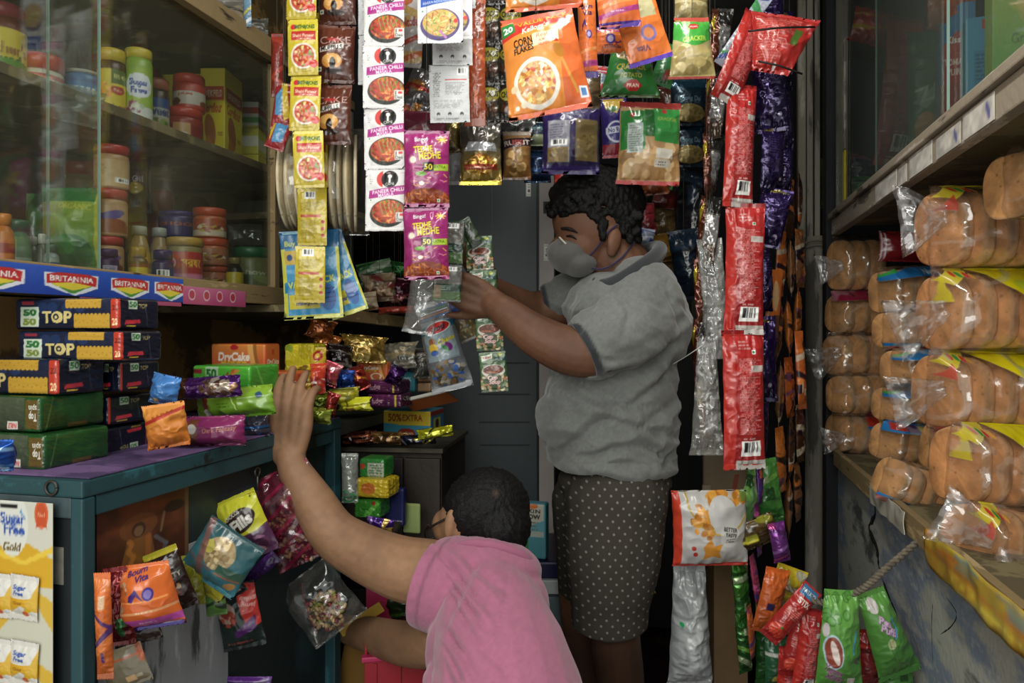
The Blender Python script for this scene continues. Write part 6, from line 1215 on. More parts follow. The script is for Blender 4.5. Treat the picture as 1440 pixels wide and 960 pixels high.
def w_blue(s=0, word='New', low=False, stripes=False):
    c = Cv(80, 66, '#b89a80', .07)
    if low: c.poly([(0, .12), (1, .04), (1, .22), (0, .2)], '#2a74b0', 1, 1); c.poly([(.05, .0), (1, .0), (1, .1), (.05, .12)], '#a83024', 1, 1); c.poly([(.6, .16), (1, .14), (1, .5), (.6, .5)], '#2a74b0', 1, 1); c.text('Kol-', .8, .33, .16, '#d8e0e8', 180, .04, .32)
    elif stripes:
        c.poly([(0, .74), (1, .86), (1, 1), (0, 1)], '#2a74b0', 1, 1)
        for k, q in enumerate(['#b03028', '#4a2a5c', '#c8b02a', '#2a7a3a', '#b03028']): c.poly([(.06 + k * .19, .8), (.24 + k * .19, .82), (.24 + k * .19, .97), (.06 + k * .19, .95)], q, 1, 1)
    else: c.poly([(0, .80), (.45, .96), (1, .96), (1, .74), (.45, .74), (0, .70)], '#2a74b0', 1, 1); c.poly([(0, .84), (.2, .94), (.2, .86), (0, .78)], '#3a9a4a', 1, 1); c.text(word, .74, .85, .13, '#d8e4ec', 0, .04, .3)
    m = crease(c.X * 2.5 + s, c.Y * 2.5, s) > .8; return c.put(m, '#e6e0da', .4, .35)
def w_plain(s=0, extra=None):
    c = Cv(74, 70, '#b89a80', .06); m = crease(c.X * 2.5 + s, c.Y * 2.5, s) > .74
    if extra: extra(c)
    return c.put(m, '#e6e0da', .45, .4)
# near stack
NX = .53
bread('bread_bag', 'bread bag at the right edge above the yellow printed stack', 1448, 258, 60, 100, NX, 3, 20, w_plain(1), seed=1)
for i, (x, y, w, h, sd, l_, tl) in enumerate([
    (1378, 322, 136, 116, 1, 'topmost yellow printed bread bag of the near stack', (70, 100, -100, 10, 8)),
    (1378, 438, 134, 116, 2, 'second from top yellow printed bread bag of the near stack', (84, 90, -104, -12, 22)),
    (1376, 552, 140, 112, 3, 'third from top yellow printed bread bag of the near stack', (80, 76, -104, -4, 18)),
    (1396, 656, 120, 118, 4, 'fourth from top bread bag with red and yellow edging in the near stack', None),
    (1410, 772, 110, 120, 5, 'lowest bread bag of the near stack resting on the yellow liner', (90, 80, -80, 30, -20))]):
    bread('bread_bag', l_, x, y, w, h, NX - .01 * (i == 4), 4, 22 + i * 3, w_yellow(sd, i != 4), tl, roll=[0, 0, -2, -3, -8][i], seed=10 + i, depth=.105, crust='#bf8450', crumb='#dca878')
# middle stack
for i, (x, y, w, h, art, l_) in enumerate([
    (1276, 408, 78, 66, w_blue(1, 'New'), 'blue banded bread bag on top of the middle stack'),
    (1282, 464, 78, 56, w_blue(2, '', True), 'bread bag with upside-down blue lettering, second in the middle stack'),
    (1292, 517, 74, 52, w_blue(3, 'Ne'), 'third blue banded bread bag in the middle stack'),
    (1282, 571, 82, 52, w_blue(4, '', False), 'fourth blue and green edged bread bag in the middle stack'),
    (1284, 626, 92, 58, w_blue(5, '', stripes=True), 'bread bag with red yellow and green stripes, second lowest in the middle stack')]):
    bread('bread_bag', l_, x, y, w, h, .54, 4, 30, art, None, roll=[3, 0, 0, -4, -9][i], seed=30 + i, depth=.09)
lowart = w_plain(6, lambda c: (c.poly([(0, .0), (1, .0), (1, .10), (0, .16)], '#2a74b0', 1, 1), c.poly([(0, .0), (.9, 0), (.9, .06), (0, .1)], '#a83028', 1, 1), c.poly([(.65, .5), (.8, .4), (1, .6), (1, .9), (.7, .85)], '#2c6a78', .9, .95)))
bread('bread_bag', 'long bread bag with blue edge lying lowest over the shelf lip', 1296, 688, 112, 62, .49, 5, 25, lowart, None, roll=-19, seed=40, depth=.08)
bread('bread_bag', 'bread bag with red and yellow band wedged between middle and near stacks', 1336, 628, 52, 74, .56, 3, 20, w_plain(8, lambda c: (c.poly([(0, .7), (1, .62), (1, .8), (0, .88)], '#b03024', 1, 1), c.poly([(0, .88), (1, .8), (1, 1), (0, 1)], '#c8b42a', 1, 1))), None, roll=-6, seed=41, depth=.08)
# far stack
red_ = lambda c: (c.poly([(0, .75), (1, .8), (1, 1), (0, 1)], '#8a1c3a', 1, 1), c.circ(.3, .88, .03, '#222'), c.circ(.6, .9, .03, '#222'))
for i, (x, y, w, h, art, tl, l_) in enumerate([
    (1206, 372, 68, 78, w_plain(1), (40, 44, -46, -6, 10), 'bun bag on top of the far stack under the ledge'),
    (1206, 440, 72, 60, w_plain(2, red_), None, 'bun bag with maroon printed top, second in the far stack'),
    (1206, 499, 82, 62, w_plain(3), (50, 50, -52, -4, 24), 'crinkled bun bag in the middle of the far stack'),
    (1210, 554, 78, 58, w_plain(4), None, 'bread bag second from the bottom of the far stack'),
    (1206, 610, 72, 60, w_plain(5, lambda c: (c.poly([(.5, .72), (1, .8), (1, 1), (.5, 1)], '#b03028', 1, 1), c.poly([(.75, .78), (1, .82), (1, 1), (.75, 1)], '#c8b42a', 1, 1), c.poly([(.5, .66), (1, .74), (1, .8), (.5, .72)], '#2a74b0', 1, 1))), (36, 40, -40, -8, 14), 'lowest bread bag of the far stack on the shelf end')]):
    bread('bread_bag', l_, x, y, w, h, .50, 3, 35, art, tl, roll=[0, 0, 0, 0, -5][i], seed=50 + i, depth=.085)
rl = Cv(90, 40, '#8a1a20'); rl.rect(.02, 0, .1, 1, '#c8b8b8'); rl.rect(.045, 0, .075, 1, '#8a1a20'); rl.text('(P) Ltd.', .45, .42, .14, '#d8b0b0', 180, .03, .3); rl.text('Products', .75, .42, .14, '#d8b0b0', 180, .03, .3); rl.text('by', .85, .2, .1, '#d8b0b0', 180, .02, .1)
bag('red_wrapper', 'dark red printed wrapper lying on the far stack under the ledge', 'wrapper', 1276, 347, 82, 42, DX(1276, .58), rl, T=.05, roll=-2, wr=1.5)
# yellow liner sheet over the near end of the shelf lip
yv = Cv(150, 60, '#b59a2a'); yv.grad('#a8781e', '#c8ac38'); R = random.Random(5)
for k in range(16): yv.rect(k / 16, .08, k / 16 + .03, .42, '#c8a42a', .8); yv.ell(R.random(), R.uniform(.55, .95), .05, .1, R.choice(['#8a8a7a', '#c87a2a', '#b8b04a', '#6a8a9a']), R.uniform(0, 90), .7)
yv.text('SUNFEAST', .28, .25, .2, '#d8c03a', 180, .04, .34); yv.text('YIPPEE', .75, .25, .2, '#d8c03a', 180, .04, .3); yv.rect(0, .46, 1, .52, '#b5701e', .7); yv.speck(.15, 12)
ya, yb = wy(1300, XR - .03), .34
me = box_mesh('shelf_liner', ya - yb, .062, .0022, {'front': yv}, '#b8942a', .0006, wr=.0)
def foldf(me):
    v = np.empty(len(me.vertices) * 3, np.float32); me.vertices.foreach_get('co', v); v = v.reshape(-1, 3)
    v[:, 2] += .006 * (vn(v[:, 0] * 30, v[:, 1] * 40, 2) - .5) + .001; v[:, 1] += .006 * (vn(v[:, 0] * 14, v[:, 1] * 0, 5) - .5); me.vertices.foreach_set('co', v.ravel()); me.update()
foldf(me)
m = np.eye(4); m[:3, :3] = np.stack([[0, -1, 0], [0, 0, 1], [-1, 0, 0]], 1) ; m[:3, 3] = (XR - .0265, (ya + yb) / 2, .884)
me.polygons.foreach_set('use_smooth', [True] * len(me.polygons))
tag(link('shelf_liner', me, M['film'], None, m), 'crumpled yellow printed plastic folded over the bread shelf lip', 'liner')
pp_ = box_mesh('paper', .30, .046, .002, {'front': Cv(100, 24, '#b8b4a6').speck(.15, 6)}, '#b8b4a6', .0005); foldf(pp_)
m = np.eye(4); m[:3, :3] = np.stack([[0, -1, 0], [0, 0, 1], [-1, 0, 0]], 1) ; yq = (wy(1232, XR) + wy(1300, XR)) / 2; m[:3, 3] = (XR - .0225, yq, .893)
tag(link('paper_liner', pp_, M['matte'], None, m), 'torn whitish paper glued over the shelf lip before the yellow liner', 'liner')

# inside the right glass case
ZR = 1.6655
def rc(name, label, px, w, h, d, art, side, base, X=.50, yaw=-8, cat='box'):
    s = sc_(px, X); p = P(px, 0, DX(px, X)); me = box_mesh(name, w * s, h * s, d * s, {'front': art, 'left': side, 'right': side}, base, .001)
    return tag(link(name, me, M['card'], None, boxat((p[0], p[1] + .03, ZR), yaw)), label, cat)
kt = Cv(50, 190, '#2f6c9a'); kt.rect(0, 0, 1, .42, '#8a3024'); kt.poly([(.1, .42), (.9, .42), (1, .62), (.8, .75), (.5, .8), (.1, .7)], '#a02c24'); kt.text('TOMATO', .5, .58, .045, '#e0c8c0', 0, .04, .72); kt.text('PUREE', .5, .51, .045, '#e0c8c0', 0, .04, .56); kt.text('Kissan', .5, .74, .05, '#e0e0e0', 0, .05, .55); kt.ell(.15, .95, .1, .02, '#2a7a3a'); kt.food(.5, .15, .5, .15, ['#a83a2a', '#8a2a1c', '#b8553a'], 16, .4, 2)
rc('puree_box', 'blue and red tomato puree carton behind the right glass', 1350, 44, 196, 44, kt, Cv(30, 100, '#2a5f88'), '#2c648c')
kb = Cv(50, 150, '#3f87a8'); kb.rect(.4, .88, .98, .97, '#a82a24'); kb.text('kissan', .7, .925, .04, '#e8d8d0', 0, .03, .4); kb.rect(.2, .2, .9, .68, '#357a9c'); kb.micro(.24, .22, .86, .66, '#1c4a6a', 12)
rc('blue_box', 'plain light blue carton with printed list beside the puree carton', 1392, 50, 150, 40, kb, Cv(30, 100, '#3a7a98'), '#3f87a8', X=.50)
lt = Cv(70, 150, '#7a9a3a'); lt.grad('#4a8a3a', '#a8ae4a'); lt.poly([(.2, .74), (.9, .82), (1, .95), (.25, .95)], '#7a4030'); lt.text('Lipton', .64, .86, .08, '#d8d4c8', 4, .04, .6); lt.text('Green', .62, .38, .07, '#4a6a2a', 0, .02, .5, ol=None)
rc('green_tea_box', 'yellow-green tea carton at the right edge of the glass case', 1438, 64, 210, 50, lt, Cv(30, 100, '#7a9a3a'), '#7a9a3a', X=.49)
bag('orange_bag', 'orange netted bag lying over the cartons behind the right glass', 'bag', 1338, 12, 70, 62, DX(1338, .49), a_generic(70, 60, '#b5481e', ['#d8702a', '#4a2a6a', '#c8c0c8'], 4), T=.03, mat='film', wr=3)
bag('green_pouch', 'shiny green snack pouch with white letters leaning in the right case', 'pouch', 1306, 130, 60, 170, DX(1306, .54), (lambda c: (c.grad('#3f7a4a', '#2c6a3c'), c.poly([(.05, .4), (.7, .6), (.9, .62), (.3, .34)], '#a8b8a8', .8), c.text('ZA', .4, .48, .12, '#c0ccc0', 20, .04, .6), c.ell(.3, .2, .2, .12, '#c88a3a'), c.ell(.7, .25, .2, .1, '#1f4a2a'), c)[-1])(Cv(60, 170, '#2f7040')), T=.06, wr=2)
bag('dark_pouch', 'navy and yellow pouch at the foot of the right case, far end', 'pouch', 1212, 240, 44, 60, DX(1212, .52), a_generic(44, 60, '#1c2040', ['#b8a83a', '#2a2a5a', '#8a3a6a'], 3), T=.05, wr=3)
bag('green_packet', 'pale green packet lying low in the right case corner', 'packet', 1222, 268, 50, 40, DX(1222, .53), a_generic(50, 40, '#4a8a4a', ['#8ab07a', '#2a5a3a', '#a8a8a0'], 5), T=.05, wr=3)
bag('olive_packet', 'olive and yellow packets in the far corner of the right case', 'packet', 1172, 258, 36, 70, DX(1172, .56), a_generic(36, 70, '#5a6a2a', ['#8a8a3a', '#2a4a2a'], 6), T=.05, wr=3)
bag('red_packet', 'dull red packet standing behind the taped glass', 'packet', 1220, 120, 60, 150, DX(1220, .62), a_generic(60, 150, '#5a3a2c', ['#7a3a30', '#4a4a3a', '#3a3a5a', '#6a6a3a'], 8), T=.05, wr=2)
bag('red_packet', 'tall dark red packet with fine print behind the second right pane', 'packet', 1264, 130, 50, 210, DX(1264, .52), a_redback(50, 200, 5), T=.04, wr=2, roll=-6)
bag('red_packet', 'folded red packet top behind the taped right pane', 'packet', 1232, 40, 70, 50, DX(1232, .50), a_generic(70, 50, '#a82a24', ['#c83a30', '#8a1c1c', '#c8a03a'], 5, n=4), T=.04, wr=4, roll=-14)

# red strip and its neighbours
rb = a_redback(seed=3); rb2 = a_redback(68, 200, 7)
rs = empty('packet_strip', pose(1045, 0, 1.62), 'long red strip of snack packets seen from the back with bar codes', 'packet strip'); inv = np.linalg.inv(pose(1045, 0, 1.62))
k = 1.62 / F
for (x, y, w, h, r_, yw_, ar) in [(1040, 205, 46, 172, -2, 10, rb2), (1047, 378, 55, 184, -1, -6, rb), (1046, 562, 62, 196, 1, 6, rb2)]:
    link('packet', bag_mesh('packet', ar, w * k, h * k, .035, seal=.04, wr=2.2, seed=x, narrow=.06), M['film'], rs, inv @ pose(x, y, 1.62, r_, yw_))
link('packet', bag_mesh('packet', rb2, 44 * k, 130 * k, .02, seal=.04, wr=2.2, seed=3), M['film'], rs, inv @ pose(1042, 82, 1.61, -22, 18))
fp = Cv(90, 70, '#a82420'); fp.micro(.08, .1, .8, .9, '#d88a80', 20, 3, .7); fp.rect(.72, .45, .85, .75, '#4a6a2a'); fp.circ(.55, .1, .04, '#ddd')
bag('red_packet', 'folded red packet pinched by a wire at the top of the red strip', 'packet', 1094, 62, 92, 84, 1.58, fp, T=.05, roll=-16, wr=3.5, yaw=-16, deform=taper(1.05, .55))
bag('white_packet', 'white and blue packet edge slanting at the top of the red strip', 'packet', 1046, 42, 20, 120, 1.66, a_generic(22, 120, '#a8aab8', ['#3a4a8a', '#c8c8d0', '#3a8a4a'], 3), T=.01, roll=-34, wr=2)
for i, (a, b) in enumerate([((1052, 44), (1146, 38)), ((1066, 86), (1128, 104))]):
    tag(tube('clip_wire', [P(*a, 1.54), P((a[0] + b[0]) / 2, (a[1] + b[1]) / 2 - 2, 1.53), P(*b, 1.54)], .0022, m_wire, sm=8), ['upper dark wire pinching the folded red packet', 'lower dark wire pinching the folded red packet'][i], 'wire')
pb1 = a_purpleback(seed=2); pb2 = a_purpleback(46, 110, 5)
ps = empty('packet_strip', pose(1085, 40, 1.72), 'dark purple strip of glossy chocolate packets right of the red strip', 'packet strip'); inv = np.linalg.inv(pose(1085, 40, 1.72)); k = 1.72 / F
for (x, y, w, h, r_, yw_, ar) in [(1086, 20, 36, 110, 2, 10, pb1), (1083, 128, 46, 116, 3, -20, pb2), (1086, 224, 42, 92, -2, 24, pb1), (1084, 306, 44, 84, -14, -15, pb2), (1076, 390, 24, 96, 3, 30, pb1), (1068, 505, 46, 120, 2, -10, pb2), (1062, 600, 40, 80, -3, 10, pb1)]:
    link('packet', bag_mesh('packet', ar, w * k, h * k, .03, seal=.05, wr=3.2, seed=x + y), M['foil'], ps, inv @ pose(x, y, 1.72, r_, yw_))
ps = empty('packet_strip', pose(1102, 100, 1.80), 'second purple strip hanging behind the first beside the post', 'packet strip'); inv = np.linalg.inv(pose(1102, 100, 1.80)); k = 1.8 / F
for (x, y, w, h, r_) in [(1104, 70, 28, 110, 0), (1104, 170, 26, 90, 4), (1104, 240, 24, 80, -3)]:
    link('packet', bag_mesh('packet', pb1, w * k, h * k, .03, seal=.05, wr=3.2, seed=x + y), M['foil'], ps, inv @ pose(x, y, 1.8, r_, 20))
# brown and silver strip with white labels, twisted
sl = Cv(40, 100, '#6a625c'); sl.rect(0, 0, .3, 1, '#5a2c1c'); sl.rect(.35, .3, .95, .72, '#a8a6a4'); sl.poly([(0, .8), (.2, .9), (.1, .6)], '#b8a42a'); sl.micro(.4, .35, .9, .68, '#7a7a7a', 6, 2, .5); sl.rect(.3, .75, 1, 1, '#2a2a28', .8); sl.rect(.3, 0, 1, .25, '#4a3a30', .7)
ss_ = empty('packet_strip', pose(995, 60, 1.70), 'twisted silver and brown strip with white labels left of the red strip', 'packet strip'); inv = np.linalg.inv(pose(995, 60, 1.70)); k = 1.70 / F
for i in range(7):
    x = [1012, 1006, 1000, 996, 990, 988, 996][i]; y = 60 + i * 88 - (4 if i > 4 else 0)
    link('sachet', bag_mesh('sachet', sl, 30 * k, 96 * k, .02, seal=.05, wr=4, seed=i * 7, deform=curl(0, 1.0 if i % 2 else -1.1)), M['foil'], ss_, inv @ pose(x, y, 1.70 - .004 * (i % 2), [-6, -5, -4, -6, 0, 3, 2][i], [20, -30, 28, -24, 10, -20, 10][i]))
bag('cellophane', 'empty crinkled cellophane hanging left of the red strip', 'bag', 994, 560, 44, 160, 1.66, (lambda c: (c.put(crease(c.X * 3, c.Y * 7, 3) > .6, '#d8d8d4', .5, .55), c)[-1])(Cv(44, 150, '#a8a8a0', .22)), T=.03, mat='clear', wr=5, deform=taper(.6, 1.1))
bag('cellophane', 'upper crinkled cellophane wrapping the silver strip', 'bag', 1004, 420, 36, 170, 1.69, (lambda c: (c.put(crease(c.X * 3, c.Y * 7, 5) > .55, '#d8d8d4', .5, .5), c)[-1])(Cv(36, 150, '#a8a8a0', .2)), T=.03, mat='clear', wr=5, roll=4)
# orange and brown strips seen edge-on by the post
def a_or(s):
    return a_generic(24, 90, ['#b5581c', '#4a2a18', '#8a5a34', '#c06a20'][s % 4], ['#2a1a14', '#d8782a', '#c8b8a0', '#6a3a5a', '#1c1020'], s, n=8)
for (x, y0, n, h, D, sp, lb) in [(1096, 232, 5, 92, 1.86, 3, 'edge-on strip of orange and brown packets nearest the purple strip'), (1110, 250, 6, 84, 1.94, 5, 'middle edge-on strip of orange and brown packets beside the post'), (1123, 240, 6, 82, 2.02, 9, 'edge-on strip of orange and brown packets closest to the post')]:
    r_ = empty('packet_strip', pose(x, y0, D), lb, 'packet strip'); inv = np.linalg.inv(pose(x, y0, D)); k = D / F
    for i in range(n):
        link('packet', bag_mesh('packet', a_or(sp + i), 30 * k, h * k, .020, seal=.06, wr=2.5, seed=sp * 9 + i), M['film'], r_, inv @ pose(x + 2 * math.sin(i * 2.1), y0 + h * (i + .5), D, R.uniform(-3, 3), 62 + 14 * math.sin(i * 1.9 + sp)))
bag('orange_packet', 'orange packet with dark foot turned to the door between red strip and post', 'packet', 1087, 432, 26, 106, 1.80, (lambda c: (c.rect(0, 0, 1, .1, '#2a1a3a'), c.rect(.4, .1, 1, .4, '#5a3a30'), c.ell(.5, .65, .2, .2, '#c8a070'), c)[-1])(Cv(28, 100, '#c06420')), T=.02, roll=-4, yaw=20)
bag('orange_packet', 'orange packet twisted forward close to the post', 'packet', 1126, 520, 18, 110, 1.90, a_or(4), T=.02, roll=3, yaw=30)
# carton wall and planks behind the lower strips
cb_ = plain('#7a6244', .8, 0, 40, .2, .12, 9, 'cardboard')
D = 2.05
def post_(name, label, pa, pb, pyt, pyb, D, mat, cat, dep=.12):
    a = P(pa, pyb, D); b = P(pb, pyt, D); o = slab(name, (0, 0, 0), (np.linalg.norm((b - a)[:2]), dep, b[2] - max(a[2], 0)), mat, None, .003, None); o.location = (a[0], a[1], max(a[2], 0)); o.rotation_euler = (0, 0, TH); return tag(o, label, cat)
post_('cardboard_box', 'tall plain cardboard box standing behind the crisp packets', 1004, 1052, 792, 1200, 1.98, cb_, 'box')
pc_ = Cv(50, 60, '#7c6a50'); pc_.poly([(.4, .1), (.5, .1), (.8, .8), (.7, .8)], '#8a3a2a'); pc_.poly([(.55, .1), (.65, .1), (.9, .6), (.8, .6)], '#8a3a2a')
o = brick('carton', 'beige carton with red slash print above the white crisp packet', X_at(988, 2.08), X_at(1052, 2.08), 2.08, Z_at(1020, 790, 2.08), Z_at(1020, 636, 2.08) - Z_at(1020, 790, 2.08), .14, {'front': pc_, 'left': Cv(20, 40, '#6a5a44')}, '#7c6a50', 'box', mat='card', wr=0, bulge=0)
post_('brown_post', 'dark brown timber post behind the white carrier bag', 982, 1004, 700, 1200, 2.04, plain('#3a2818', .7, 0, 40, .3, .2, 9, 'dark_timber'), 'post', .05)
post_('flap', 'pale cardboard flap tilted beside the beige carton', 988, 1000, 682, 700, 2.0, plain('#9a8a70', .8, 0, None, 0, .1, 9, 'pale_card'), 'flap', .01)
# crisp packet with round cartoon star left plain, lying sideways
ff = Cv(120, 116, '#b8b6b2'); ff.rect(0, 0, .10, 1, '#c23a20'); ff.rect(0, 0, 1, .05, '#a8281c'); ff.ell(.62, .95, .45, .5, '#b8963a'); ff.ell(.62, .95, .425, .475, '#bdbbb6'); ff.food(.42, .66, .22, .26, ['#c8862a', '#b5701e', '#d89a3a'], 46, .22, 3, None, .8); ff.food(.72, .9, .3, .12, ['#c8862a', '#b5701e', '#d89a3a'], 30, .2, 5, None, .8); ff.ell(.63, .72, .2, .22, '#c4c2be')
ff.circ(.72, .44, .14, '#c8c6c0'); ff.text('BETTER', .73, .52, .05, '#222', -12, .04, .2); ff.text('TASTE', .73, .45, .045, '#222', -12, .04, .17); ff.micro(.66, .36, .8, .42, '#444', 2); ff.poly([(.36, .3), (.46, .42), (.5, .32), (.62, .34), (.56, .24), (.6, .14), (.48, .18), (.36, .12), (.38, .22)], '#c8862a'); ff.circ(.24, .28, .03, '#a82a20'); ff.circ(.26, .2, .03, '#a82a20'); ff.rect(.9, .86, 1, 1, '#4a8a3a', .7)
bag('crisp_packet', 'white crisp packet with orange snacks and red sealed edge', 'packet', 998, 742, 106, 106, 1.66, ff, T=.075, roll=1, wr=1.8, seal=.02, narrow=.03)
wc_ = Cv(60, 170, '#a8abac', .72); wc_.put(crease(wc_.X * 3, wc_.Y * 6, 7) > .5, '#c8cccc', .5, .85); wc_.circ(.2, .56, .05, '#2a9a5a')
bag('carrier_bag', 'translucent white carrier bag hanging under the white crisp packet', 'bag', 970, 880, 52, 176, 1.72, wc_, T=.10, mat='clear', wr=5, deform=taper(.85, 1.25), belly=.9)
# green crisp strips
gc = lambda s, w=50, h=100: a_generic(w, h, ['#3f7a2a', '#4a8a3a', '#2a5a24', '#6a9a5a'][s % 4], ['#7ab04a', '#1c4a1c', '#a8b890', '#c8b83a', '#2a6a2a'], s, n=7)
for (x, y, w, h, D, base_, lb, r_, yw_, mt) in [
    (1076, 690, 44, 90, 1.80, gc(1), 'bright green crisp packet at the top of the lower cluster', 8, 0, 'film'),
    (1050, 722, 36, 110, 1.74, gc(3), 'pale green crisp packet beside the white crisp packet', -14, 30, 'film'),
    (1042, 828, 30, 100, 1.70, gc(4), 'light green packet curling down left of the purple strip', 6, 35, 'foil'),
    (1046, 900, 26, 90, 1.70, gc(2), 'lowest light green packet left of the purple strip', 4, 30, 'foil'),
    (1078, 900, 34, 120, 1.76, a_generic(40, 120, '#1f5a1c', ['#2f7a2a', '#143c14'], 3), 'dark green packet hanging behind the red crisp packets', 0, 10, 'film'),
    (1060, 750, 70, 40, 1.66, a_generic(70, 40, '#4a3a1c', ['#b8b02a', '#c8c03a', '#2a1a10', '#8a8a1c'], 2, n=9), 'yellow edged brown packet slanting across the green packets', 22, 0, 'film'),
    (1096, 762, 26, 56, 1.62, a_generic(28, 56, '#7a3a8a', ['#c84a8a', '#9a6ab0', '#5a2a6a'], 3), 'pink and purple wrapper between the strips and the crisps', 10, 10, 'foil'),
    (1084, 844, 38, 92, 1.60, a_generic(40, 90, '#b5541a', ['#1c1a4a', '#c86a24', '#a8480f'], 6, n=4), 'orange packet with navy top hanging among the crisps', -14, 10, 'film'),
    (1106, 826, 46, 60, 1.68, a_generic(46, 60, '#c0a81c', ['#d8c03a', '#b0b0a8', '#8a7a14'], 2, n=5), 'yellow packet behind the first red crisp packet', -20, 0, 'film'),
    (1098, 860, 30, 80, 1.70, (lambda c: (c.text('TAK', .4, .6, .12, '#ddd', 60, .05, .7), c)[-1])(Cv(34, 80, '#3a4a30')), 'dark green packet with white letters behind the red ones', 10, 0, 'film'),
    (1092, 930, 34, 70, 1.64, a_generic(34, 70, '#2a5a3a', ['#c8b04a', '#a8281c', '#d8d8d0'], 8), 'small green and gold packet low behind the red crisps', 0, 0, 'film'),
    (1222, 925, 30, 80, 1.52, a_generic(30, 80, '#7a1c1c', ['#a82a24', '#5a1010'], 4), 'dark red packet hanging between the two pea crisp packets', 0, 0, 'film')]:
    bag('crisp_packet', lb, 'packet', x, y, w, h, D, base_, T=.03, roll=r_, yaw=yw_, mat=mt, wr=3)
pst = empty('packet_strip', pose(1066, 660, 1.68), 'narrow purple and orange strip seen edge-on over the green packets', 'packet strip'); inv = np.linalg.inv(pose(1066, 660, 1.68)); k = 1.68 / F
for i in range(4):
    link('packet', bag_mesh('packet', a_generic(16, 70, ['#4a1a6a', '#6a1f5a', '#8a2a4a', '#9a4a24'][i], ['#a84a7a', '#3a2a6a', '#c8642a'], i), 20 * k, 74 * k, .014, seal=.06, wr=3, seed=i), M['film'], pst, inv @ pose([1068, 1066, 1062, 1056][i], 672 + i * 72, 1.68, [2, 4, 8, 5][i], 55))
redc = Cv(60, 140, '#a82020'); redc.grad('#8a1818', '#b82a24'); redc.rect(.1, .82, .9, .97, '#3f7aa8'); redc.text('PATATO', .5, .895, .06, '#e0e0e0', 0, .04, .7); redc.text('STIX', .5, .74, .08, '#e8e0d8', 0, .06, .6); redc.ell(.3, .2, .24, .1, '#c8402a'); redc.ell(.6, .16, .2, .08, '#b8321c'); redc.ell(.45, .26, .06, .02, '#4a7a2a'); redc.micro(.1, .45, .9, .6, '#d89a90', 5)
redd = a_redback(50, 130, 9)
for (x, y, w, h, D, ar, lb, r_, yw_) in [
    (1112, 862, 32, 96, 1.52, redc, 'bright red stick-snack packet swung out to the left', -42, 0),
    (1122, 902, 36, 100, 1.56, redc, 'second red stick-snack packet hanging below the first', -14, 10),
    (1136, 916, 34, 120, 1.54, redd, 'red packet with fine print next to the nearer green crisps', -8, 0),
    (1108, 944, 30, 70, 1.60, redd, 'lowest red packet at the bottom edge', -4, 0)]:
    bag('red_snack_packet', lb, 'packet', x, y, w, h, D, ar, T=.035, roll=r_, yaw=yw_, wr=3)
pea = Cv(74, 150, '#4f8a3a'); pea.grad('#447a30', '#6aa84a')
for k in range(9): a = R.random(); b = R.uniform(.7, .95); pea.circ(a, b, .10, '#2a5a24', .5); pea.circ(a, b, .075, '#5c9a42')
pea.ell(.26, .42, .2, .17, '#a8c8d0', 10); pea.ell(.26, .42, .17, .15, '#8a4030', 10); pea.ell(.28, .42, .07, .12, '#d8c8c0', 20); pea.text('Yummy', .3, .24, .07, '#7a3a6a', -20, .05, .4, 0, '#d8c8d8', .03); pea.text('Sticks', .36, .16, .07, '#7a3a6a', -20, .05, .4, 0, '#d8c8d8', .03); pea.line(.72, .5, .84, .62, .05, '#4a9ac0'); pea.line(.7, .42, .72, .5, .05, '#4a9ac0'); pea.text('Pea', .85, .35, .06, '#5a2a5a', 70, .05, .2); pea.rect(.62, .06, .8, .16, '#c8b8b8'); pea.ell(.08, .62, .06, .07, '#c8c0c0')
for k in range(7): pea.line(R.uniform(.5, .9), R.uniform(.1, .6), R.uniform(.5, .9), R.uniform(.1, .6), .012, '#2a6a24', .5)
pea2 = Cv(70, 140, '#4a8036'); pea2.grad('#3c6c2c', '#5f9a44'); pea2.ell(.35, .86, .15, .08, '#c8c0bc', -60); pea2.text('Pea', .5, .68, .08, '#c8a8c8', -35, .08, .34, 0, '#5a2a5a', .04); pea2.text('Puffs', .52, .58, .08, '#c8a8c8', -35, .08, .46, 0, '#5a2a5a', .04); pea2.line(.7, .7, .74, .56, .05, '#4a9ac0'); pea2.line(.74, .56, .6, .48, .05, '#4a9ac0'); pea2.ell(.45, .44, .1, .06, '#a8b080', -30)
for k in range(7): pea2.line(R.uniform(.1, .9), R.uniform(.1, .5), R.uniform(.1, .9), R.uniform(.1, .5), .012, '#244f1c', .6)
bag('pea_crisp_packet', 'green pea crisp packet with brown oval nearer the red packets', 'packet', 1181, 900, 66, 142, 1.42, pea, T=.05, roll=-2, wr=2.4, deform=comp(taper(.72, 1.05)))
bag('pea_crisp_packet', 'green pea crisp packet swinging out to the right by the wall', 'packet', 1245, 890, 58, 128, 1.45, pea2, T=.05, roll=20, wr=2.4, deform=taper(.7, 1.1))
bag('pea_crisp_packet', 'folded lower end of green crisp packet at the bottom edge by the wall', 'packet', 1262, 945, 44, 60, 1.50, gc(1, 44, 60), T=.03, roll=4, wr=3)
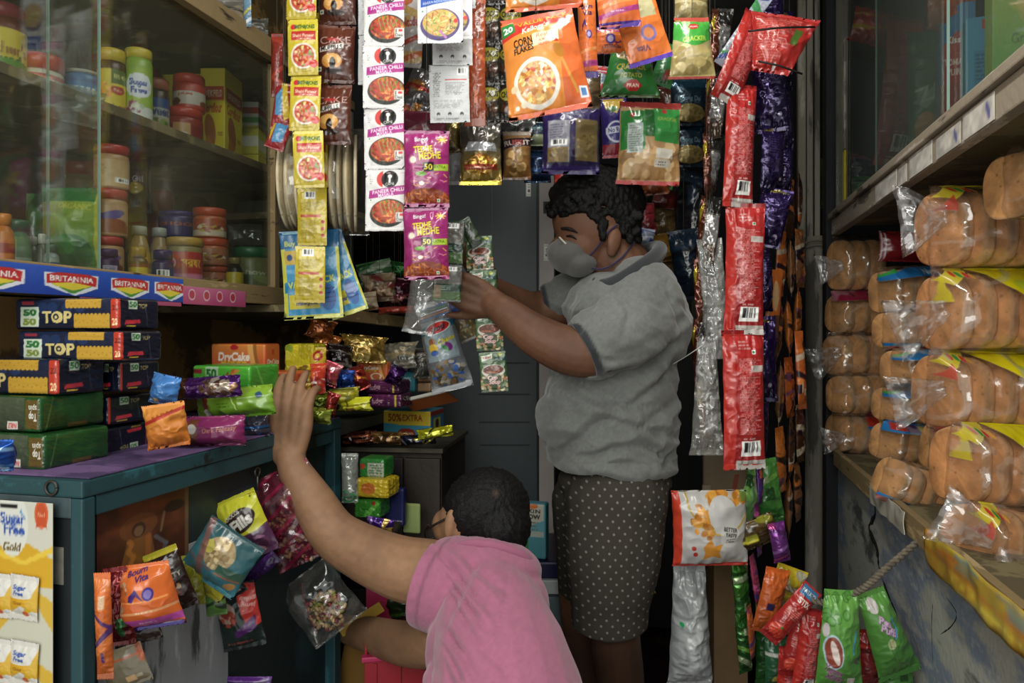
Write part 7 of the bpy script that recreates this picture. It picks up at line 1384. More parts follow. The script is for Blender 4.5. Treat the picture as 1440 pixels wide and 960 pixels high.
# twisted rope carrying the crisps
rp = spline([P(1085, 812, 1.66), P(1150, 846, 1.50), P(1205, 832, 1.42), P(1245, 800, 1.40), P(1296, 757, DX(1296, XR - .004))], 150)
Vr, Fr, n0 = [], [], 0
t_ = np.gradient(rp, axis=0); t_ /= np.linalg.norm(t_, axis=1)[:, None]; s_ = np.cross(t_, [0, 0, 1.0]); s_ /= np.linalg.norm(s_, axis=1)[:, None]; u_ = np.cross(t_, s_)
rope = None
for q in range(2):
    ph_ = np.linspace(0, 2 * np.pi * 17, 150) + q * np.pi
    V, fs = tube_arr(rp + .0034 * (np.cos(ph_)[:, None] * s_ + np.sin(ph_)[:, None] * u_), .0040, 7)
    o = link('rope' if q == 0 else 'strand', mesh('rope', V, fs), m_rope, rope)
    if q == 0: rope = tag(o, 'grey twisted rope slanting from the shelf and carrying crisp packets', 'rope')
# ================================================================ LOWER LEFT: CARD OF SWEETENER, PACKETS AND NUT BAGS
Dc = 1.0
cd = Cv(86, 300, '#c4c3b6'); cd.rect(0, 0, 1, .88, '#c0bfae')
cd.put((cd.Y < .885 + .02 * np.sin(cd.X * 4)) & (cd.Y > .80), '#c89c1e'); cd.poly([(0, .885), (.5, .862), (1, .90), (1, .885), (.5, .85), (0, .87)], '#d8b83a')
for y in range(5):
    b = .80 - y * .165; cd.poly([(0, b - .02), (.3, b), (.3, b - .07), (0, b - .12)], '#c8a028', .9); cd.poly([(.62, b), (1, b - .03), (1, b - .1), (.8, b - .06)], '#c8a028', .9); cd.poly([(.3, b), (.62, b), (.5, b - .04)], '#b8901e', .6)
cd.circ(.30, .945, .27, '#cfd0c8'); cd.text('Sugar', .31, .960, .026, '#2a4a9a', 0, .05, .44); cd.text('Free', .33, .933, .026, '#2a4a9a', 0, .05, .36); cd.poly([(.42, .972), (.5, .965), (.46, .98)], '#4a8ac0'); cd.text('Gold', .30, .892, .022, '#5a4410', 0, .05, .32, .2)
cd.circ(.80, .972, .12, '#c85a30'); cd.circ(.80, .972, .09, '#b84a24'); cd.text('No.1', .8, .972, .01, '#e8c0a0', 0, .02, .12); cd.poly([(.72, .96), (.70, .938), (.78, .945), (.8, .955), (.82, .945), (.9, .938), (.88, .96)], '#b84a24')
cd.ell(.24, .987, .16, .006, '#1c1c1e')
Yk = .800; m0 = pose(34, 1005, DY(34, Yk), base=BW); kx_ = (X_at(74, Yk) - X_at(-6, Yk)) / 80; k = DY(34, Yk) / F
sf = empty('sweetener_card', m0, 'white and yellow display card with foil sweetener sachets on dark cabinet end', 'display card')
link('card', box_mesh('card', 80 * kx_, 600 * k, .0012, {'front': cd}, '#b8b6a8', .0003), M['card'], sf, T4(0, -300 * k, 0))
sa = Cv(40, 64, '#c8c6bc'); sa.grad('#c8c6be', '#cfcdc6'); sa.poly([(0, .1), (.5, .35), (1, .2), (1, .55), (.6, .5), (0, .5)], '#c89a1c'); sa.poly([(.5, .1), (1, .3), (1, .9), (.8, .5)], '#c8a020'); sa.text('Sugar', .42, .74, .09, '#2a4a9a', 0, .06, .46); sa.text('Free', .42, .62, .09, '#2a4a9a', 0, .06, .36); sa.text('Gold', .4, .4, .07, '#7a4a10', 0, .04, .3, .2); sa.circ(.62, .16, .1, '#b8502a')
sm = bag_mesh('sachet', sa, 40 * kx_, 62 * k, .012, seal=.12, wr=1.5, seed=3)
for q, x in enumerate((38, 2)):
    for j in range(5):
        link('sachet', sm, M['film'], sf, T4((x - 34) * kx_, (1005 - (838 + j * 92)) * k, .0045, 0, 0, -3))
# packets hung in the front of the cabinet: own positions just off the panel
XP = -.775
def hp(name, label, px, py, w, h, art, off=0, cat='packet', **kw):
    D = DX(px, XP + off); return bag(name, label, cat, px, py, w, h, D, art, **kw)
YB = np.stack([RT, UP, -FW], 1)
bv = Cv(104, 96, '#c85a1c'); bv.grad('#b5501c', '#cc6626'); bv.rect(0, 0, 1, .07, '#2c1a6a'); bv.poly([(.05, .10), (1, .10), (1, .22), (.05, .22)], '#a0408a'); bv.micro(.4, .14, .7, .18, '#e0c8d8', 1); bv.poly([(.05, .3), (1, .34), (1, .38), (.05, .34)], '#c88a5a'); bv.micro(.4, .33, .7, .37, '#f0d8c0', 1); bv.poly([(.0, .48), (.9, .5), (.9, .53), (0, .5)], '#d88a4a'); bv.text('Bourn', .42, .91, .07, '#3a2060', 8, .06, .36); bv.text('Vita', .52, .83, .08, '#3a2060', 8, .06, .26); bv.circ(.62, .6, .09, '#3a2a7a'); bv.circ(.62, .6, .06, '#7a6aa8'); bv.poly([(.3, .6), (.42, .7), (.55, .5), (.42, .6), (.35, .5), (.28, .52)], '#3a1f6a'); bv.food(.15, .6, .12, .25, ['#b59a7a', '#8a5a3a'], 20, .3, 2, None, .6)
hp('snack_packet', 'orange packet with pink and purple bands hanging in the cabinet mouth', 206, 838, 92, 92, bv, .05, T=.05, roll=-14 + 20, wr=1.6, yaw=10, deform=taper(.72, 1.08))
hp('snack_packet', 'tall orange packet at the teal corner post', 146, 880, 24, 150, a_generic(26, 150, '#b8581a', ['#3a2060', '#c8a888', '#c86a24', '#c8c0b8'], 5, n=8), .03, T=.02, roll=2, wr=2)
hp('snack_packet', 'glossy dark red packet between the two orange ones', 168, 852, 34, 110, a_generic(36, 110, '#6a1418', ['#8a1c20', '#4a0c10', '#2a6a3a'], 4), .02, T=.03, roll=8, wr=3, mat='foil')
hp('snack_packet', 'dark and white packet low behind the orange packet', 190, 880, 70, 50, a_generic(70, 50, '#2a1c1a', ['#a8a49c', '#c8c4bc', '#3a2a24', '#6a6458'], 6), .01, T=.02, roll=14, wr=2.5)
hp('snack_packet', 'dark brown packet with red dots right of the orange packet', 240, 815, 52, 90, (lambda c: (c.rect(0, .9, 1, 1, '#a8a02a'), c.food(.5, .35, .3, .2, ['#6a3a2a', '#a88a6a', '#3a1a14'], 20, .3, 2, None, .7), c.rect(.4, .5, .95, .65, '#3a3634'), c.text('NUTTY', .68, .57, .08, '#c8c4bc', 0, .03, .45), c.ell(.3, .75, .1, .06, '#a82a28'), c)[-1])(Cv(54, 90, '#24120f')), .015, T=.03, roll=22, wr=2)
hp('snack_packet', 'yellow-green packet side showing behind the teal one', 272, 815, 28, 70, a_generic(30, 70, '#8a8a1c', ['#a8a82a', '#6a6a14'], 3), .0, T=.02, roll=6, wr=2)
tq = Cv(106, 90, '#2f6468'); tq.grad('#3c7c88', '#24484c'); tq.food(.46, .62, .26, .26, ['#b5a078', '#8c744c', '#cdb98e'], 50, .2, 4, '#9a8660', .6); tq.circ(.26, .64, .09, '#a8a04a'); tq.poly([(.0, .96), (.1, 1), (.4, .1), (.3, .0)], '#7a4a44', .8); tq.poly([(.0, .3), (.5, .3), (.5, .36), (0, .36)], '#7a4a44', .5); tq.rect(.55, .3, .98, .5, '#3c5c4c'); tq.rect(.56, .31, .97, .34, '#8a5a4a')
for q in range(24): tq.circ(.5 + .46 * ((q * 7) % 11) / 11, .04 + .24 * ((q * 5) % 7) / 7, .008, '#1c3c44')
tq.ell(.85, .2, .1, .07, '#a87a44', 30)
hp('snack_packet', 'teal nut packet with pale round photo hanging tilted on the panel', 312, 784, 90, 84, tq, .045, T=.045, roll=-34, wr=1.6)
hp('snack_packet', 'yellow edge of a packet under the teal nut packet', 300, 806, 60, 62, a_generic(60, 60, '#a8a01c', ['#8a8414', '#b8b02a'], 3), .02, T=.02, roll=-34, wr=1.5)
fl = Cv(76, 96, '#b8b82a'); fl.rect(0, 0, 1, .40, '#4c2a48'); fl.wave(.42, .04, 1, 1, '#4c2a48'); fl.food(.5, .2, .4, .16, ['#8a5a7a', '#6a3a5a', '#c8a0b0', '#3a1a34'], 26, .3, 3, None, .7); fl.ell(.5, .62, .36, .17, '#2a1a14', 12); fl.text('Fills', .52, .60, .17, '#cfcdc4', 12, .08, .5); fl.text('CHOCOS', .38, .74, .06, '#cfcdc4', 14, .04, .38); fl.circ(.85, .9, .02, '#2a4a2a'); fl.rect(0, .96, 1, 1, '#a8a824')
hp('snack_packet', 'yellow and purple filled cereal packet tilted behind the teal one', 346, 740, 64, 92, fl, .02, T=.035, roll=24, wr=1.6)
hp('snack_packet', 'thin purple packet edge below the yellow and purple one', 366, 800, 20, 60, a_generic(22, 60, '#3a1a5a', ['#5a2a7a', '#2a1040'], 3), .01, T=.015, roll=-50, wr=2)
hp('snack_packet', 'pale green card-backed packet under the teal nut packet', 302, 838, 30, 54, a_generic(30, 54, '#5c8a3a', ['#7aa84a', '#1c2c1a'], 3, n=3), .01, T=.015, roll=8)
dm_ = Cv(62, 90, '#142420'); dm_.poly([(.55, 1), (1, .95), (1, .35), (.7, .3)], '#b0302a'); dm_.text('gulab', .82, .75, .06, '#d8a8a0', 168, .04, .34); dm_.text('jamun', .78, .66, .06, '#d8a8a0', 168, .04, .36); dm_.ell(.3, .6, .22, .16, '#a89080'); dm_.food(.32, .52, .2, .13, ['#7a2018', '#a8402a', '#8a2a1c'], 12, .4, 2, None, .8); dm_.poly([(.4, .3), (.9, .5), (.9, .3), (.4, .2)], '#4a1a5a'); dm_.micro(.15, .1, .8, .16, '#a8403a', 1); dm_.rect(0, 0, 1, .07, '#0e1a18')
hp('snack_packet', 'dark green and red sweet mix packet hanging lowest on the panel', 336, 866, 62, 92, dm_, .005, T=.03, roll=12, wr=1.8)
hp('snack_packet', 'small dark packet with red print above the lowest one', 324, 826, 40, 30, a_generic(40, 30, '#1c1416', ['#7a2a2a', '#a8a0a0'], 4), .01, T=.02, roll=30)
hp('snack_packet', 'pale striped packet at the foot of the cabinet mouth', 176, 938, 66, 56, a_generic(66, 56, '#7a705a', ['#b5502a', '#9a9078', '#c8a070'], 4, n=4), .005, T=.012, roll=20)
hp('snack_packet', 'purple packet just showing at the bottom edge of the panel', 350, 962, 66, 22, a_generic(66, 22, '#4a1a6a', ['#8a6aa8', '#2a1040'], 4), .01, T=.012)
# nut bags: clear film with a heap inside
def nutbag(label, px, py, w, h, D, roll, cols, blob, seed, art, neck=True, hang=.5):
    m = pose(px, py, D, roll); r = empty('nut_bag', m, label, 'bag'); k = D / F; R = random.Random(seed)
    Vs, Fs, Cs, n0 = [], [], [], 0
    bmt = bmesh.new(); bmesh.ops.create_icosphere(bmt, subdivisions=1, radius=1); V0 = np.array([v.co[:] for v in bmt.verts]); F0 = np.array([[v.index for v in f.verts] for f in bmt.faces]); bmt.free()
    a_, b_ = blob
    for i in range(150):
        t = R.random() * 2 * np.pi; q = math.sqrt(R.random()); x = a_ * w / 2 * q * math.cos(t) * k; y = (b_ * h / 2 * q * math.sin(t) - h * .14) * k; z = .018 * math.sqrt(1 - q * q * .9) * R.uniform(.2, 1)
        s = np.array([R.uniform(.006, .009), R.uniform(.004, .006), .004]); Rm = np.array(Quaternion((R.uniform(-1, 1), R.uniform(-1, 1), R.uniform(-1, 1), R.uniform(-1, 1))).normalized().to_matrix())
        Vs.append((V0 * s) @ Rm.T + [x, y, z]); Fs.append(F0 + n0); n0 += len(V0); Cs.append(np.tile(hexc(R.choice(cols)) * R.uniform(.8, 1.15), (len(V0), 1)))
    o = link('nuts', mesh('nuts', np.concatenate(Vs), [np.concatenate(Fs)], cols=np.concatenate(Cs)), M['plastic'], r); o['kind'] = 'stuff'
    link('clear_bag', bag_mesh('clear_bag', art, w * k, h * k, .058, seal=.04, wr=3, seed=seed, narrow=.05), M['clear'], r, T4(0, 0, .004))
    return r
nut = ['#b58a5a', '#a0703c', '#c8a478', '#7a1c34', '#8c2a3c', '#a04a4a', '#c0a880', '#6a1c2a']
a1 = Cv(80, 110, '#7a1c38', .10); a1.put(crease(a1.X * 3, a1.Y * 3, 3) > .62, '#d8c8c8', .4, .35)
for q in range(7): a1.line(0, q * .17, 1, q * .17 + .3, .05, '#8a1c3c', .75)
a1.a[..., 3] = np.where(a1.a[..., 0] < .58, np.maximum(a1.a[..., 3], .30), a1.a[..., 3])
nutbag('larger clear bag of nuts with red netting hanging beside the raised arm', 414, 724, 100, 134, DX(412, -.745), 24, nut, (.85, .72), 5, a1)
nutbag('smaller clear bag of nuts hanging lower like a tilted square', 452, 846, 92, 96, DX(455, -.735), 38, ['#c0a070', '#a88450', '#d8bc8c', '#8a2434', '#8a8a2a', '#b89460'], (.55, .6), 9, (lambda c: (c.put(crease(c.X * 3, c.Y * 3, 9) > .66, '#c8c8c0', .4, .25), c.line(.2, .2, .5, .9, .02, '#8a1c2c', .8), c)[-1])(Cv(96, 100, '#8a8a84', .08)))
tag(tube('string', [P(430, 662, 1.50), P(420, 690, 1.50)], .001, m_wire), 'short black string holding the larger nut bag', 'string')
# yellow card, pink basket, clutter under the counter
slt = pose(508, 870, 1.66, 32)
tag(slab('yellow_card', (-.055, -.012, 0), (.055, .012, .003), plain('#a8862c', .7, 0, None, 0, .1, 9, 'card_yellow'), None, .0005, slt), 'yellow-brown strip of card slanting beside the cabinet corner', 'card')
tag(slab('brown_carton', (-.04, -.30, -.06), (.045, .03, 0), plain('#7a5a24', .8, 0, 40, .3, .15, 9, 'carton_brown'), None, .002, pose(510, 900, 1.74, -12)), 'brown carton side under the yellow card', 'box')
bk = empty('pink_basket', T4(*(P(560, 960, 1.56) - [0, 0, .12]), 0, 0, 24), 'bright pink plastic basket beside the crouching man\'s lower arm', 'basket')
mp = plain('#b03058', .35, 0, None, 0, .08, 5, 'pink_plastic'); mp2 = plain('#98242e', .4, 0, None, 0, .1, 5, 'red_plastic')
for nm, lo, hi in (('side_panel', (-.07, 0, 0), (.13, .006, .17)), ('side_panel', (-.07, .20, 0), (.13, .206, .26)), ('side_panel', (-.07, .0065, 0), (-.064, .1995, .21)), ('side_panel', (.124, .0065, 0), (.13, .1995, .21))):
    slab(nm, lo, hi, mp if lo[1] > .1 or lo[0] > 0 else mp2, bk, .002)
slab('base', (-.063, .0065, 0), (.1235, .1995, .006), mp, bk, .001); slab('rim', (-.076, -.008, .1705), (.136, .012, .182), mp, bk, .003); slab('rim', (-.076, .198, .2605), (.136, .214, .272), mp, bk, .003)
for q in range(4): slab('rib', (-.05 + q * .05, -.0045, .01), (-.044 + q * .05, -.0003, .165), mp2, bk, .001)
tag(slab('white_box', (0, 0, 0), (.05, .03, .03), plain('#b8c0c0', .4, 0, None, 0, .1, 9, 'white_plastic'), None, .003, T4(*P(590, 880, 1.50))), 'small white plastic box glimpsed under the pink sleeve', 'box')
bag('green_wrapper', 'dark green wrapper heap in the shade under the raised arm', 'wrapper', 565, 850, 80, 60, 1.78, a_generic(70, 50, '#1c2c14', ['#2c4a1c', '#3a5a24', '#141c10'], 3), T=.06, wr=3)
bag('purple_wrapper', 'dim purple wrapper behind the yellow card', 'wrapper', 520, 800, 70, 60, 1.80, a_generic(70, 50, '#1c0e24', ['#3a1c4a', '#7a6a2a', '#10080e'], 5), T=.05, wr=3)
# ================================================================ THE TWO PEOPLE
def chain(pts, rad, n=18, ell=1.0, sm=None):
    """tapered limb through points with round ends"""
    pts = np.array(pts, float); rad = np.array(rad, float)
    m = sm or max(10, 6 * len(pts)); u = np.linspace(0, len(pts) - 1, m); ps = spline(pts, m); rs = np.interp(u, np.arange(len(pts)), rad)
    d0 = ps[0] - ps[1]; d0 /= np.linalg.norm(d0); d1 = ps[-1] - ps[-2]; d1 /= np.linalg.norm(d1)
    A = np.linspace(math.pi / 2 * .96, 0, 6)[:-1]
    pre = [ps[0] + d0 * rs[0] * math.sin(a) for a in A]; pr = [rs[0] * math.cos(a) for a in A]
    post = [ps[-1] + d1 * rs[-1] * math.sin(a) for a in A[::-1]]; po = [rs[-1] * math.cos(a) for a in A[::-1]]
    V, fs = tube_arr(np.array(pre + list(ps) + post), np.array(pr + list(rs) + po), n, ell); return V, fs
def ellip(c, r, rot=None, n=20):
    """ellipsoid; axes given in camera-wise frame (right, up, toward camera)"""
    th = np.linspace(0, np.pi, n); V = []
    ps = np.array([[0, 0, math.cos(t)] for t in th]); rr = np.maximum(np.sin(th), 1e-3)
    V, fs = tube_arr(ps, rr, 24); B = B0 if rot is None else B0 @ rot
    return (V * np.array(r)) @ B.T + np.array(c), fs
def tocord(prims): return prims
def remesh(name, prims, voxel=.005, smooth=4, factor=.5, post=None, col=None):
    bm = bmesh.new(); me = bpy.data.meshes.new(name); Vs, Ts, Qs, n = [], [], [], 0
    for V, fs in prims:
        Vs.append(V)
        for f in fs: (Ts if f.shape[1] == 3 else Qs).append(f + n)
        n += len(V)
    me = mesh(name, np.concatenate(Vs), [np.concatenate(Qs), np.concatenate(Ts)] if Ts else [np.concatenate(Qs)])
    bm.from_mesh(me); bmesh.ops.recalc_face_normals(bm, faces=bm.faces[:]); bm.to_mesh(me); bm.free()
    o = bpy.data.objects.new('tmp', me); COL.objects.link(o)
    a = o.modifiers.new('r', 'REMESH'); a.mode = 'VOXEL'; a.voxel_size = voxel; a.use_smooth_shade = True
    if smooth: b = o.modifiers.new('s', 'SMOOTH'); b.iterations = smooth; b.factor = factor
    dg = bpy.context.evaluated_depsgraph_get(); dg.update(); r = bpy.data.meshes.new_from_object(o.evaluated_get(dg))
    bpy.data.objects.remove(o); bpy.data.meshes.remove(me); r.name = name
    nv = len(r.vertices); V = np.empty(nv * 3, np.float32); r.vertices.foreach_get('co', V); V = V.reshape(-1, 3).astype(float)
    N = np.empty(nv * 3, np.float32); r.vertices.foreach_get('normal', N); N = N.reshape(-1, 3).astype(float)
    if post is not None: V = post(V, N); r.vertices.foreach_set('co', V.astype(np.float32).ravel()); r.update()
    c = col(V, N) if callable(col) else np.tile(hexc(col or '#888888'), (nv, 1))
    if c.shape[1] == 3: c = np.concatenate([c, np.ones((nv, 1))], 1)
    at = r.color_attributes.new('Col', 'BYTE_COLOR', 'POINT'); at.data.foreach_set('color_srgb', np.clip(c, 0, 1).astype(np.float32).ravel())
    r.polygons.foreach_set('use_smooth', [True] * len(r.polygons)); return r
def Pr(lst):   # [(px,py,D,r_px)...] -> points and radii in metres
    return [P(a, b, d) for a, b, d, r in lst], [r * d / F for a, b, d, r in lst]
def L_(*lst, **k): p, r = Pr(lst); return chain(p, r, **k)
def E_(px, py, D, rx, ry, rz, roll=0, yaw=0, pitch=0):
    k = D / F; return ellip(P(px, py, D), (rx * k, ry * k, rz * k), rotm('Z', roll) @ rotm('Y', yaw) @ rotm('X', pitch))
def to_px(V):
    d = V - CAM; D = d @ FW; return CX + F * (d @ RT) / D, HY - F * (d @ UP) / D, D
def hand(w, fwd, back, size=.18, side=1, curl_=(25, 30, 20), spread=6, thumb=(40, 20), fr=1.0, curls=None):
    """w wrist point, fwd direction to the knuckles, back = out of the back of the hand, side=+1 puts the thumb on fwd x back"""
    f = np.array(fwd, float); f /= np.linalg.norm(f); b = np.array(back, float); b -= f * (b @ f); b /= np.linalg.norm(b); s = np.cross(f, b) * side
    pl = size * .54; pw = size * .24; out = []
    # palm: overlapping rays from the wrist to each knuckle
    for q in (-1, -.35, .35, 1):
        kn = w + f * pl * (1 - .05 * abs(q)) + s * q * pw * .78; out.append(chain([w - f * .01 + s * q * pw * .42, w + f * pl * .5 + s * q * pw * .7, kn], [size * .085, size * .092, size * .062 * fr], 12))
    lens = {1: .40, .35: .44, -.35: .41, -1: .32}
    for i, q in enumerate((1, .35, -.35, -1)):
        L = size * lens[q]; c = (curls[i] if curls else curl_); p = w + f * pl * (1 - .05 * abs(q)) + s * q * pw * .80; a = 0; pts = [p - f * .012]; d = f + s * q * math.tan(math.radians(spread)); d /= np.linalg.norm(d)
        pts.append(p)
        for seg, cc in zip((.44, .32, .24), c):
            a += math.radians(cc); dd = d * math.cos(a) - b * math.sin(a); p = p + dd * L * seg; pts.append(p)
        r0 = size * .049 * fr; out.append(chain(pts, [r0 * 1.1, r0 * 1.12, r0, r0 * .92, r0 * .78], 12))
    t0 = w + f * pl * .22 + s * pw * .75 - b * size * .03; ta = math.radians(thumb[0]); td = f * math.cos(ta) + s * math.sin(ta) - b * math.tan(math.radians(thumb[1])); td /= np.linalg.norm(td)
    t1 = t0 + td * size * .20; td2 = td * .85 + f * .4; td2 /= np.linalg.norm(td2); t2 = t1 + td2 * size * .16; t3 = t2 + td2 * size * .12
    out.append(chain([t0 - td * .01, t1, t2, t3], [size * .085, size * .066, size * .058, size * .046], 12)); return out

# ---------------------------------------------------------------- standing man
mx = 2.0
SK = hexc('#6d432c'); SK2 = hexc('#5a3522')
def skin_col(base, blush=.12, seed=1):
    b = hexc(base)
    def f(V, N):
        n = fbm(V[:, 0] * 18 + V[:, 1] * 5, V[:, 2] * 18, seed, 3)[:, None]; n2 = fbm(V[:, 0] * 120 + V[:, 1] * 40, V[:, 2] * 120, seed + 3, 2)[:, None]
        return b * (1 + (n - .5) * .25 + (n2 - .5) * .12)
    return f
man = empty('person', (*P(860, 466, 1.74)[:2], 0), 'standing man in grey polo shirt, dotted shorts and grey face mask holding soup sachets', 'person')
mo = np.array(man.location); off = T4(*(-mo))
prims = []
# head, face turned to the left and down
prims += [E_(836, 306, 1.70, 60, 62, 50, 18), E_(822, 338, 1.70, 40, 44, 40, 14), E_(812, 362, 1.70, 30, 24, 32, 24), E_(798, 330, 1.70, 16, 22, 26, 10), L_((788, 336, 1.70, 7), (777, 352, 1.70, 9), (784, 360, 1.70, 9))]
prims += [L_((856, 350, 1.71, 40), (880, 385, 1.71, 42), (895, 425, 1.71, 50), ell=1)]
# ear on the near side
prims += [E_(864, 338, 1.625, 11, 19, 6, -10, 20), E_(860, 352, 1.63, 8, 10, 6)]
# near arm
prims += [L_((876, 462, 1.60, 34), (838, 492, 1.56, 37), (798, 492, 1.555, 35), (752, 470, 1.56, 30), (712, 440, 1.575, 23), (694, 427, 1.585, 19))]
prims += [L_((845, 436, 1.86, 24), (790, 432, 1.87, 30), (748, 436, 1.86, 27), (712, 420, 1.79, 23), (686, 402, 1.71, 17))]
w1 = P(696, 428, 1.585)
prims += hand(w1, P(664, 414, 1.585) - w1, P(678, 445, 1.50) - P(678, 440, 1.585), .155, -1, spread=2, thumb=(34, 10), curls=[(58, 78, 40), (64, 80, 40), (70, 80, 40), (74, 80, 40)], fr=1.15)
w2 = P(684, 400, 1.71)
prims += hand(w2, P(664, 372, 1.66) - w2, np.array(-RT) * .6 - FW * .5, .16, 1, spread=2, thumb=(40, 10), curls=[(30, 40, 30), (34, 45, 30), (40, 50, 30), (45, 55, 30)], fr=1.1)
# trunk inside the shirt and legs
prims += [L_((888, 450, 1.73, 46), (864, 560, 1.75, 66), (864, 660, 1.75, 62)), L_((880, 680, 1.66, 50), (866, 800, 1.63, 46), (864, 885, 1.63, 36), (872, 960, 1.66, 34), (872, 1040, 1.66, 34), (874, 1180, 1.68, 24), (874, 1240, 1.68, 22)),
          L_((850, 680, 1.84, 50), (830, 800, 1.84, 46), (826, 885, 1.85, 36), (826, 960, 1.88, 34), (828, 1060, 1.88, 32), (832, 1170, 1.9, 22))]
for (x, D_) in ((874, 1.68), (832, 1.90)):
    h_ = P(x, 466, D_); h_[2] = .035; prims.append(chain([h_ + RT * .05, h_, h_ - RT * .10, h_ - RT * .18], [.035, .038, .030, .022], 14, 1.1))
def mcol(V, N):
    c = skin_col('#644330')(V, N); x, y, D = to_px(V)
    lo = np.clip((y - 860) / 60, 0, 1)[:, None]; c = c * (1 - .35 * lo)          # skin colour darkens from the shorts hem down
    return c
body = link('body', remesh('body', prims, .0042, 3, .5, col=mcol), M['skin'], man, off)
# hair: curls over the skull
R = random.Random(8)
hp_ = [E_(842, 282, 1.70, 62, 46, 50, 12), E_(866, 304, 1.70, 36, 34, 50, 0), E_(812, 276, 1.70, 36, 30, 44, 0), E_(884, 318, 1.70, 16, 24, 40)]
for i in range(760):
    a = R.uniform(0, math.pi * 2); e = math.asin(R.uniform(-.35, 1)); rx, ry, rz = 63, 49, 52
    x = 840 + rx * math.cos(e) * math.cos(a); y = 284 - ry * math.sin(e) ; d = 1.70 - rz * math.cos(e) * math.sin(a) * 1.7 / F
    if y > 302 and x < 846: continue
    hp_.append(E_(x, y, d, R.uniform(3.6, 6), R.uniform(3.6, 6), 5))
for i in range(60): hp_.append(E_(R.uniform(772, 800), R.uniform(270, 306), 1.70 + R.uniform(-.05, .05), R.uniform(4, 7), R.uniform(4, 7), 6))
for i in range(50): hp_.append(E_(R.uniform(862, 900), R.uniform(300, 338), 1.70 + R.choice([-1, 1]) * R.uniform(.04, .072), 6, 7, 5))
for (x, y) in ((846, 322), (848, 332), (850, 314), (843, 308), (835, 304)): hp_.append(E_(x, y, 1.622, 6, 8, 5))
def hairn(V, N): return V + N * (.006 * (vn(V[:, 0] * 190 + V[:, 1] * 120, V[:, 2] * 190, 3) - .4))[:, None]
link('hair', remesh('hair', hp_, .0036, 0, .4, post=hairn, col='#070606'), M['hair'], man, off)
for (x0, y0, x1, y1, r_, nm) in ((790, 321, 812, 327, 2.6, 'eyebrow'), (797, 332, 810, 336, 1.8, 'eyelid')):
    V, fs = chain([P(x0, y0, 1.652), P((x0 + x1) / 2, (y0 + y1) / 2 - 2, 1.640), P(x1, y1, 1.638)], [r_ * .7 * 1.65 / F, r_ * 1.65 / F, r_ * .5 * 1.65 / F], 8)
    link(nm, mesh(nm, V, fs, cols=hexc('#120b08')), M['hair'], man, off)
# face mask with nose clip and straps
def mpost(V, N): return V
mk = link('face_mask', remesh('face_mask', [E_(803, 358, 1.70, 31, 27, 40, 20), E_(786, 358, 1.70, 17, 20, 24, 30), E_(816, 372, 1.69, 24, 18, 38, 10), E_(790, 345, 1.70, 9, 13, 22, 20)], .0036, 5, .5, col='#55534f'), M['cloth'], man, off)
link('nose_clip', (lambda a: mesh('nose_clip', a[0], a[1], cols=hexc('#a89c90')))(chain([P(787, 334, 1.652), P(796, 343, 1.648), P(806, 352, 1.650)], [.0022, .0026, .0022], 8)), M['plastic'], mk)
for pts in ([(822, 366, 1.655), (838, 350, 1.635), (856, 326, 1.618), (868, 316, 1.62)], [(826, 376, 1.655), (848, 378, 1.640), (870, 366, 1.636), (888, 346, 1.650), (900, 330, 1.68)]):
    V, fs = chain([P(*q) for q in pts], [.0022] * len(pts), 8, sm=20); link('strap', mesh('strap', V, fs, cols=hexc('#2a2040')), M['cloth'], mk)
# polo shirt
sh_ = [L_((890, 405, 1.71, 50), (884, 445, 1.71, 74), (868, 505, 1.72, 86), (858, 565, 1.73, 96), (857, 610, 1.73, 93)), E_(859, 648, 1.73, 90, 30, 94, -4), E_(905, 400, 1.68, 46, 36, 70, -28), E_(842, 425, 1.72, 52, 40, 90, 20), E_(915, 455, 1.70, 54, 70, 80, 6), E_(800, 585, 1.72, 42, 56, 74, 0),
       L_((905, 432, 1.62, 56), (876, 462, 1.585, 56), (842, 484, 1.565, 50), ell=1), L_((850, 425, 1.84, 46), (805, 420, 1.86, 40), (776, 424, 1.87, 29))]
hx, hy, hD = 826, 495, 1.557
axis = P(788, 512, 1.552) - P(880, 468, 1.575); axis /= np.linalg.norm(axis); hc = P(820, 497, 1.557)
axis2 = P(740, 428, 1.865) - P(800, 416, 1.865); axis2 /= np.linalg.norm(axis2); hc2 = P(763, 424, 1.865)
def folds(V, N, amp, seed, sc=(14, 5), ang=0.6):
    x = (V @ RT); z = V[:, 2]; y = V @ FW; u = x * math.cos(ang) + z * math.sin(ang); v = -x * math.sin(ang) + z * math.cos(ang)
    w = crease(v * sc[0] + 2 * fbm(u * 6, v * 6, seed), u * sc[1] + y * 3, seed) - .45
    return V + N * (amp * w)[:, None]
def strokes(V, N, lst, side=1):
    """cloth folds: each is a run of points with half width (px) and height (m)"""
    x, y, D = to_px(V); face = np.clip(-(N @ FW) * 2.5, 0, 1); d = np.zeros(len(V))
    for pts, w, amp in lst:
        ps = spline(np.array(pts, float), 24); dist = np.full(len(V), 1e9); tt = np.zeros(len(V))
        for i, (a, b) in enumerate(ps): q = np.hypot(x - a, y - b); m = q < dist; dist[m] = q[m]; tt[m] = i / 23
        d += amp * np.exp(-(dist / w) ** 2) * np.sin(np.pi * np.clip(tt * .9 + .05, 0, 1)) ** .6
    return V + N * (d * face)[:, None]
